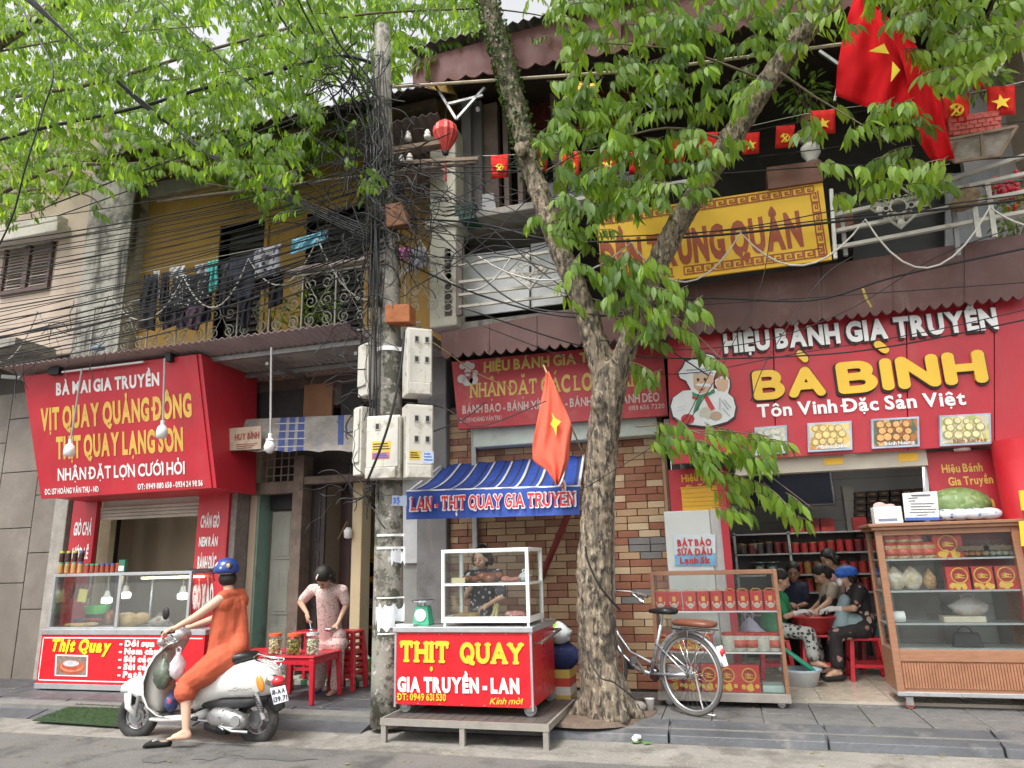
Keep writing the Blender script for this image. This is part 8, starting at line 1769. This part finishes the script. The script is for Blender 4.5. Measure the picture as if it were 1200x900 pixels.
shl=thing('bracket_shelf','rusty iron bracket shelf carrying the planter at upper right','shelf',Q(1120,190,6.9));mb=MB();rst=mat('rusty iron',(.24,.17,.12),.8,.3,8,.3)
for a,b in(((1110,164),(1192,148)),((1118,190),(1172,182)),((1110,164),(1118,190)),((1192,148),(1172,182)),((1121,167),(1114,188)),((1150,158),(1152,186))):mb.bar(Q(*a,6.9),Q(*b,6.95),.025)
mb.build('frame',rst,shl);MB().pp([(1112,165),(1190,150),(1172,182),(1119,189)],6.97,.02).build('panel',mat('mesh panel',(.3,.26,.22),.7,.3,20,.5),shl)
nest=blob('bird_nest',[('e',Q(1131+dx,232+dy,7.15),(.1,.06,.07))for dx,dy in((-6,8),(0,0),(5,-4),(2,5))],mat('dry straw',(.2,.14,.08),.95,.4,20,1,40),None,.014,0);tag(nest,'brown bundle of dry twigs caught on the right balcony rail','twig bundle')
vs_=thing('stone_vase','white stone baluster vase standing on the right balcony','vase',Q(952,195,7.6));MB().lathe(Q(952,192,7.6),[(.09,0),(.05,.04),(.1,.12),(.1,.2),(.05,.25),(.1,.29),(.1,.31)],18).build('body',mat('white stone',(.55,.54,.5),.7),vs_,smooth=True)
bw2=thing('white_bowl','large white upturned bowl on the ledge left of the yellow banner','bowl',Q(660,236,7.4));MB().lathe(Q(662,238,7.45),[(.13,0),(.125,.05),(.07,.1),(.03,.11)],18).build('shell',mat('enamel white',(.55,.54,.5),.5),bw2,smooth=True)
# ---- trees
bark=mat('bark',(.19,.15,.105),.95,.3,4,1.0,34,fine=((.33,.27,.19),26,.5,.12),dirt=((.045,.037,.03),22,.5,.06),streak=((.085,.07,.055),16,.52,.12),stretch=(1,1,.35))
barkd=mat('thin branch bark',(.13,.10,.07),.9,.3,9,.4)
YT=6.6
tree=thing('street_tree','large forked street tree with mottled bark and drooping leaves before the shops','tree',G(712,838,.14))
def cp_(path):
 L=[]
 for(a,b)in zip(path,path[1:]):L.append(('c',Q(a[0],a[1],a[3]),a[2]*.0062/2*(a[3]/6.6),Q(b[0],b[1],b[3]),b[2]*.0062/2*(b[3]/6.6)))
 return L
trunk=cp_([(712,842,66,6.75),(703,800,60,6.72),(700,740,58,6.7),(697,670,56,6.68),(701,580,48,6.65),(708,500,50,6.62),(716,440,56,6.6)])
trunk+=cp_([(712,470,40,6.62),(702,415,42,6.6),(688,370,38,6.6),(668,320,37,6.6),(645,265,35,6.6),(622,195,36,6.6),(603,120,38,6.6),(586,55,37,6.6),(572,0,36,6.6),(560,-70,34,6.6),(540,-200,30,6.6)])
trunk+=cp_([(720,450,38,6.6),(735,405,34,6.58),(750,365,36,6.55),(766,320,38,6.5),(790,270,37,6.45),(820,220,36,6.4),(855,165,37,6.35),(900,95,36,6.3),(945,35,36,6.2),(985,-20,34,6.1),(1040,-110,30,6.0),(1100,-240,24,5.9)])
for(dx,dz,w_)in((-40,0,30),(36,0,34),(-16,6,34),(18,8,34),(2,9,38)):trunk+=cp_([(705,770,34,6.68),(712+dx*.5,822,34,6.68-(dz*.012)),(712+dx,838+dz*.4,w_*.6,6.7-dz*.02)])
trunk+=[('e',Q(738,360,6.4),(.09,.09,.12)),('e',Q(700,470,6.45),(.07,.06,.1)),('e',Q(610,175,6.42),(.07,.06,.1))]
tr=blob('trunk',trunk,bark,tree,.02,2)
tx=bpy.data.textures.new('bark','CLOUDS');tx.noise_scale=.07;tx.noise_depth=4
dm=tr.modifiers.new('bark','DISPLACE');dm.texture=tx;dm.strength=.045;dm.mid_level=.6;dm.texture_coords='GLOBAL'
MB().tube(crv([Q(686,640,6.42),Q(690,660,6.4),Q(705,690,6.4),Q(727,715,6.5)],6),.009,5).tube(crv([Q(676,740,6.5),Q(700,790,6.4),Q(720,800,6.42),Q(745,820,6.5)],6),.007,5).build('wire',cable,tree)
MB().tube([Q(717,560,6.9),Q(716,640,6.9),Q(718,720,6.9),Q(719,790,6.9)],.032,10).build('pipe',steel,tree).name='metal_pipe'
def leafgeo(L,W,bend=.25,fold=.25):
 v=[(0,0,0)];
 for t,w_ in((.22,.75),(.5,1.0),(.78,.55)):
  z=-bend*L*t*t;v+=[(-W/2*w_,L*t,z+fold*W*.25*w_),(0,L*t,z),(W/2*w_,L*t,z+fold*W*.25*w_)]
 v.append((0,L,-bend*L))
 f=[(0,2,1),(0,3,2),(1,2,5,4),(2,3,6,5),(4,5,8,7),(5,6,9,8),(7,8,10),(8,9,10)]
 return v,f
class Leaves:
 def __init__(s):s.v=[];s.f=[];s.t=[]
 def add(s,geo,p,d,n,sc,tone):
  d=d.normalized();x=d.cross(n);
  if x.length<1e-4:x=Vector((1,0,0))
  x.normalize();z=x.cross(d);o=len(s.v)
  for a,b,c in geo[0]:
   a*=sc;b*=sc;c*=sc;s.v.append((p.x+x.x*a+d.x*b+z.x*c,p.y+x.y*a+d.y*b+z.y*c,p.z+x.z*a+d.z*b+z.z*c))
  s.f+=[tuple(i+o for i in f)for f in geo[1]];s.t+=[tone]*len(geo[0])
 def build(s,name,m,parent,kind='stuff'):
  me=bpy.data.meshes.new(name);me.from_pydata(s.v,[],s.f);me.polygons.foreach_set('use_smooth',[True]*len(me.polygons));me.materials.append(m)
  at=me.attributes.new('tone','FLOAT','POINT');at.data.foreach_set('value',s.t);me.update()
  o=bpy.data.objects.new(name,me);COL.objects.link(o);attach(o,parent)
  if kind:o['kind']=kind
  return o
rl_=random.Random(21)
def inpoly(x,y,P):
 c=False;j=len(P)-1
 for i in range(len(P)):
  if(P[i][1]>y)!=(P[j][1]>y)and x<(P[j][0]-P[i][0])*(y-P[i][1])/(P[j][1]-P[i][1])+P[i][0]:c=not c
  j=i
 return c
def spray_leaves(p,d,nl,geo,sc,spread=.09,droop=.8):
 out=[];q=p.copy();d=d.normalized();side=d.cross(Vector((0,0,1)));side=side.normalized()if side.length>.01 else Vector((1,0,0))
 tw=[p.copy()]
 for i in range(nl):
  q=q+d*spread*.5;d=(d+Vector((0,0,-.06))).normalized();tw.append(q.copy())
  s_=1 if i%2 else-1
  dd=d*.55+side*s_*.55+Vector((0,0,-droop))+Vector((rl_.uniform(-.25,.25),rl_.uniform(-.25,.25),rl_.uniform(-.2,.2)))
  nn=Vector((rl_.uniform(-.6,.6),rl_.uniform(-1,-.1),rl_.uniform(.1,1)))
  out.append((q.copy(),dd,nn,sc*rl_.uniform(.7,1.12)))
 out.append((q.copy(),d+Vector((0,0,-.5)),Vector((0,-.5,.6)),sc));return out,tw
leafR=leafmat('leaf green',(.095,.20,.032),(.38,.68,.06),.45,.5)
leafL=leafmat('backlit leaf',(.09,.205,.03),(.42,.74,.08),.53,.5)
gR,gL=leafgeo(1,.34),leafgeo(1,.38,.3)
geos=[leafgeo(1,.33,.15),leafgeo(1,.36,.35),leafgeo(1,.3,.5)]
RC=Leaves();twigs=MB();leaf_parts=[]
def region(P,n,Y0,Y1,sc,lv,geo,nl=7,parts=False,outward=None,twr=.004,gaps=(),tone=(0,1),spread=.062,droop=1.5):
 xs=[p[0]for p in P];ys=[p[1]for p in P];k=0;tries=0
 while k<n and tries<n*30:
  tries+=1;x,y=rl_.uniform(min(xs),max(xs)),rl_.uniform(min(ys),max(ys))
  if not inpoly(x,y,P)or any(((x-g[0])/g[2])**2+((y-g[1])/g[3])**2<1 for g in gaps):continue
  k+=1;p=Q(x,y,rl_.uniform(Y0,Y1));a=rl_.uniform(0,6.28);d=Vector((math.cos(a),math.sin(a)*.6,rl_.uniform(-.35,.25)))
  if outward:d=d*.5+Vector(outward)
  L,tw=spray_leaves(p-d.normalized()*spread*nl*.25,d,nl,geo,sc,spread,droop)
  tb_=rl_.uniform(*tone)
  for q,dd,nn,s_ in L:
   if parts and len(leaf_parts)<292:leaf_parts.append((q,dd,nn,s_))
   else:lv.add(geo,q,dd,nn,s_,(tb_+rl_.uniform(-.12,.12))%1.0)
  if twr:twigs.tube(tw[::2]+[tw[-1]],twr,3,cap=False)
E_=[(755,500),(800,490),(850,498),(905,500),(915,525),(880,545),(935,575),(965,602),(940,606),(880,592),(850,598),(845,560),(800,535),(762,522)]
region(E_,46,6.0,6.4,.15,RC,gR,7,True,(.6,-.1,-.1))
region([(640,300),(700,290),(760,300),(800,320),(820,350),(800,378),(850,412),(862,440),(830,425),(780,385),(740,372),(700,350),(665,330)],46,5.9,6.3,.155,RC,gR,7,True,(.3,-.1,-.2))
region([(655,300),(700,280),(790,360),(770,440),(715,430),(670,360)],16,6.1,6.35,.15,RC,gR,7)
region([(608,265),(640,230),(690,232),(720,260),(700,290),(640,275)],20,6.0,6.4,.15,RC,gR,6,True)
region([(940,130),(1000,118),(1060,110),(1095,150),(1108,200),(1100,222),(1050,210),(985,235),(950,190)],46,5.8,6.4,.155,RC,gR,7)
region([(650,-20),(970,-30),(950,40),(900,90),(870,135),(820,150),(770,205),(735,240),(660,235),(625,165),(645,130),(660,60)],300,5.7,6.9,.165,RC,gR,7)
region([(700,150),(790,150),(860,160),(840,200),(800,235),(720,240)],42,5.8,6.3,.155,RC,gR,7)
region([(1030,-30),(1215,-30),(1215,35),(1165,65),(1120,112),(1085,80),(1045,30)],120,5.6,6.6,.155,RC,gR,7)
region([(940,-20),(1040,-20),(1000,30),(960,60)],12,5.6,6.0,.15,RC,gR,6)
region([(600,-20),(700,-20),(680,30),(650,60),(615,45)],18,6.8,7.4,.1,RC,gR,7)
region([(500,-420),(1250,-420),(1250,-40),(500,-40)],420,4.6,7.2,.19,RC,gR,6,twr=0)
crown=RC.build('foliage',leafR,tree)
pm_=[]
for g in geos:
 me=bpy.data.meshes.new('leaf');me.from_pydata(g[0],[],g[1]);me.polygons.foreach_set('use_smooth',[True]*len(me.polygons));me.materials.append(leafR);pm_.append(me)
for q,dd,nn,s_ in leaf_parts:
 d=dd.normalized();x=d.cross(nn).normalized();z=x.cross(d);o=bpy.data.objects.new('leaf',rl_.choice(pm_));COL.objects.link(o);o.parent=tree;o.matrix_parent_inverse=MATW[tree.name].inverted()
 o.matrix_basis=Matrix(((x.x*s_,d.x*s_,z.x*s_,q.x),(x.y*s_,d.y*s_,z.y*s_,q.y),(x.z*s_,d.z*s_,z.z*s_,q.z),(0,0,0,1)))
for pth,r_ in(([(745,500,6.5),(790,500,6.3),(850,520,6.2),(905,560,6.2),(955,598,6.2)],.008),([(790,505,6.3),(850,505,6.2),(905,512,6.2)],.006),([(750,360,6.5),(700,320,6.3),(655,310,6.2)],.01),([(752,360,6.5),(790,370,6.2),(850,425,6.1)],.009),([(640,262,6.55),(680,250,6.3),(720,262,6.2)],.008),([(855,165,6.35),(780,150,6.2),(690,175,6.1),(640,200,6.1)],.014),([(900,95,6.3),(800,60,6.2),(700,50,6.2)],.015),([(915,85,6.2),(950,110,6.2),(975,125,6.2),(1050,170,6.1)],.012),([(985,-10,6.1),(1080,20,6.1),(1150,60,6.1)],.014),([(760,110,6.2),(740,160,6.2),(735,175,6.2)],.006),([(575,10,6.6),(640,20,7.0),(670,40,7.1)],.01)):
 twigs.tube(crv([Q(*p)for p in pth],5),[r_*(1-.6*i/(len(crv([Q(*p)for p in pth],5))-1))for i in range(len(crv([Q(*p)for p in pth],5)))],6)
tw_=twigs.build('twigs',barkd,tree,smooth=True,kind='stuff')
IV=Leaves();gi=leafgeo(1,.7,.1)
for k in range(1500):
 y=rl_.uniform(-60,215);
 if y>130 and rl_.random()<(y-130)/90:continue
 t=(y+0)/200;x=572+(y/200)*52;c=Q(x,y,6.6);a=rl_.uniform(math.pi,2*math.pi)if rl_.random()<.8 else rl_.uniform(0,math.pi);r_=.125
 p=c+Vector((math.cos(a)*r_,math.sin(a)*r_,0));IV.add(gi,p,Vector((math.cos(a)*.6+rl_.uniform(-.6,.6),-.4,rl_.uniform(-1,.8))),Vector((math.cos(a),math.sin(a),.5)),rl_.uniform(.03,.055),rl_.random())
IV.build('ivy',leafmat('ivy leaf',(.05,.10,.03),(.1,.2,.04),.2,.5),tree)
# ------------ left tree, its trunk stands outside the picture
lt_=thing('street_tree','neighbouring tree whose bright backlit leaves fill the upper left sky','tree',(-9.6,5.6,.1))
blob('trunk',[('c',(-9.9,5.6,.05),.26,(-9.8,5.6,2.5),.2),('c',(-9.8,5.6,2.5),.2,(-9.6,5.7,5),.17),('c',(-9.6,5.7,5),.15,(-9.2,5.8,8),.1),('c',(-9.2,5.8,8),.1,(-7,6.5,10),.06)],bark,lt_,.03,1)
tw2=MB()
for pth,r_ in(([(-120,300,5.8),(-20,240,5.9),(30,212,6.0),(75,194,6.0),(150,192,6.1),(220,188,6.2)],.035),([(-60,250,5.8),(40,222,6.0),(100,228,6.0),(120,245,6.0)],.02),([(60,198,6.0),(60,170,6.1),(52,150,6.1)],.02),([(330,-20,6.5),(322,30,6.5),(300,74,6.5)],.022),([(150,-20,6),(148,30,6.1),(120,60,6.1)],.012),([(300,75,6.5),(260,85,6.5),(190,95,6.5)],.012),([(-40,120,6.3),(100,100,6.4),(240,60,6.5),(400,20,6.8),(560,10,7.2)],.03),([(520,-10,7.4),(490,30,7.3),(480,45,7.3)],.015),([(0,60,6.0),(120,40,6.0),(250,30,6.2)],.015),([(240,215,6.3),(300,225,6.4),(340,240,6.4)],.01),([(90,190,6.0),(60,240,6.0),(0,255,6.0)],.012),([(350,120,6.8),(400,60,7.0),(440,20,7.1)],.012)):
 cv=crv([Q(*p)for p in pth],5);tw2.tube(cv,[r_*(1-.6*i/(len(cv)-1))for i in range(len(cv))],6)
LC=Leaves();twigs=tw2
P1=[(-60,-40),(570,-40),(570,50),(520,75),(470,90),(445,110),(435,165),(395,175),(345,205),(350,235),(325,255),(300,228),(255,215),(235,205),(190,195),(150,215),(125,205),(60,215),(20,235),(-60,250)]
gaps_=((250,32,20,17),(203,68,14,7),(265,60,9,13),(85,20,12,9),(395,100,30,14),(478,85,15,12),(520,60,13,9),(215,10,12,7),(120,125,8,6),(330,150,9,8),(420,60,8,7))
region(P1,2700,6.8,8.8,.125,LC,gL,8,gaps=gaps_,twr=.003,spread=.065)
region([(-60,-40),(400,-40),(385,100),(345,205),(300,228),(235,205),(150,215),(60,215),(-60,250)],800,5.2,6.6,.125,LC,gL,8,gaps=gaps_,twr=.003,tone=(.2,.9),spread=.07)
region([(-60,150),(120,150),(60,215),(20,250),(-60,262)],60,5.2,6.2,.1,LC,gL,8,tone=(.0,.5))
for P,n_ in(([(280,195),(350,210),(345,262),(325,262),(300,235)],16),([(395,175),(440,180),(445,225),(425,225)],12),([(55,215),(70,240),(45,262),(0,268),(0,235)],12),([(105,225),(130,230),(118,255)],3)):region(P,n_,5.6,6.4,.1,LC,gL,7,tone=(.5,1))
region([(-900,-500),(560,-500),(560,-45),(-900,-45)],330,5.0,9.0,.2,LC,gL,6,twr=0)
LC.build('foliage',leafL,lt_);tw2.build('branches',barkd,lt_,smooth=True,kind='stuff')
def shrub(name,label,px,py,Y,r,n,sc,m,pot=True,cat='plant'):
 c=Q(px,py,Y);t=thing(name,label,cat,c-Vector((0,0,r[2]+.15)));L=Leaves()
 for k in range(n):
  v=Vector((rl_.gauss(0,1),rl_.gauss(0,1),rl_.gauss(0,1))).normalized()*rl_.random()**.4;p=c+Vector((v.x*r[0],v.y*r[1],v.z*r[2]));L.add(gR,p,v+Vector((0,0,-.2)),Vector((rl_.uniform(-1,1),-1,rl_.uniform(0,1))),sc*rl_.uniform(.7,1.2),rl_.random())
 L.build('foliage',m,t)
 mb=MB()
 for k in range(5):mb.tube([c-Vector((0,0,r[2])),c+Vector((rl_.uniform(-.6,.6)*r[0],rl_.uniform(-.5,.5)*r[1],rl_.uniform(-.2,.7)*r[2]))],.006,4)
 mb.build('stems',barkd,t)
 if pot:MB().lathe(c-Vector((0,0,r[2]+.16)),[(.08,0),(.11,.15),(.12,.16),(.1,.17)],14).build('pot',mat('clay pot',(.2,.09,.05),.8),t)
 return t
shrub('potted_plant','leafy potted plant behind the scroll railing right of centre',365,362,7.5,(.4,.2,.25),260,.08,leafR)
shrub('potted_plant','small potted plant behind the scroll railing near the clothes',318,368,7.5,(.2,.15,.25),120,.07,leafR)
shrub('potted_plant','spiky plant in the brick planter at upper right',1145,85,7.0,(.25,.18,.3),170,.1,leafR,False)
shrub('potted_plant','pale green plant at the right edge of the right balcony',1188,258,7.6,(.2,.15,.22),130,.08,leafL)
fl_=mat('red petals',(.55,.02,.04),.6,.3,30)
t=shrub('flowering_plant','bushy red flowering plant at the right end of the right balcony',1180,228,7.7,(.25,.15,.1),60,.06,leafL,False);mb=MB()
for k in range(60):c=Q(1180+rl_.gauss(0,14),226+rl_.gauss(0,8),7.6+rl_.uniform(-.1,.1));mb.ell(c,(.025,.02,.025),6,4)
mb.build('blossoms',fl_,t,kind='stuff')
shrub('hanging_plant','thin hanging plant behind the bunting between trunk and yellow banner',697,222,7.3,(.12,.1,.28),110,.07,leafR,False)
shrub('grassy_plant','grassy dark plant behind the bunting right of the right limb',945,110,7.5,(.25,.15,.3),140,.11,leafR)
W_='leftmost;second;third;fourth;fifth;sixth;seventh;eighth;ninth'.split(';');D_={}
for o in COL.objects:
 if o.parent is None and 'group' in o and o['category']!='cable':D_.setdefault(o['label'],[]).append(o)
for l_,os_ in D_.items():
 if 1<len(os_)<=9:
  os_.sort(key=lambda o:o.location.x)
  for i,o in enumerate(os_):o['label']=l_+', '+(W_[i]+' from left' if i else 'leftmost')
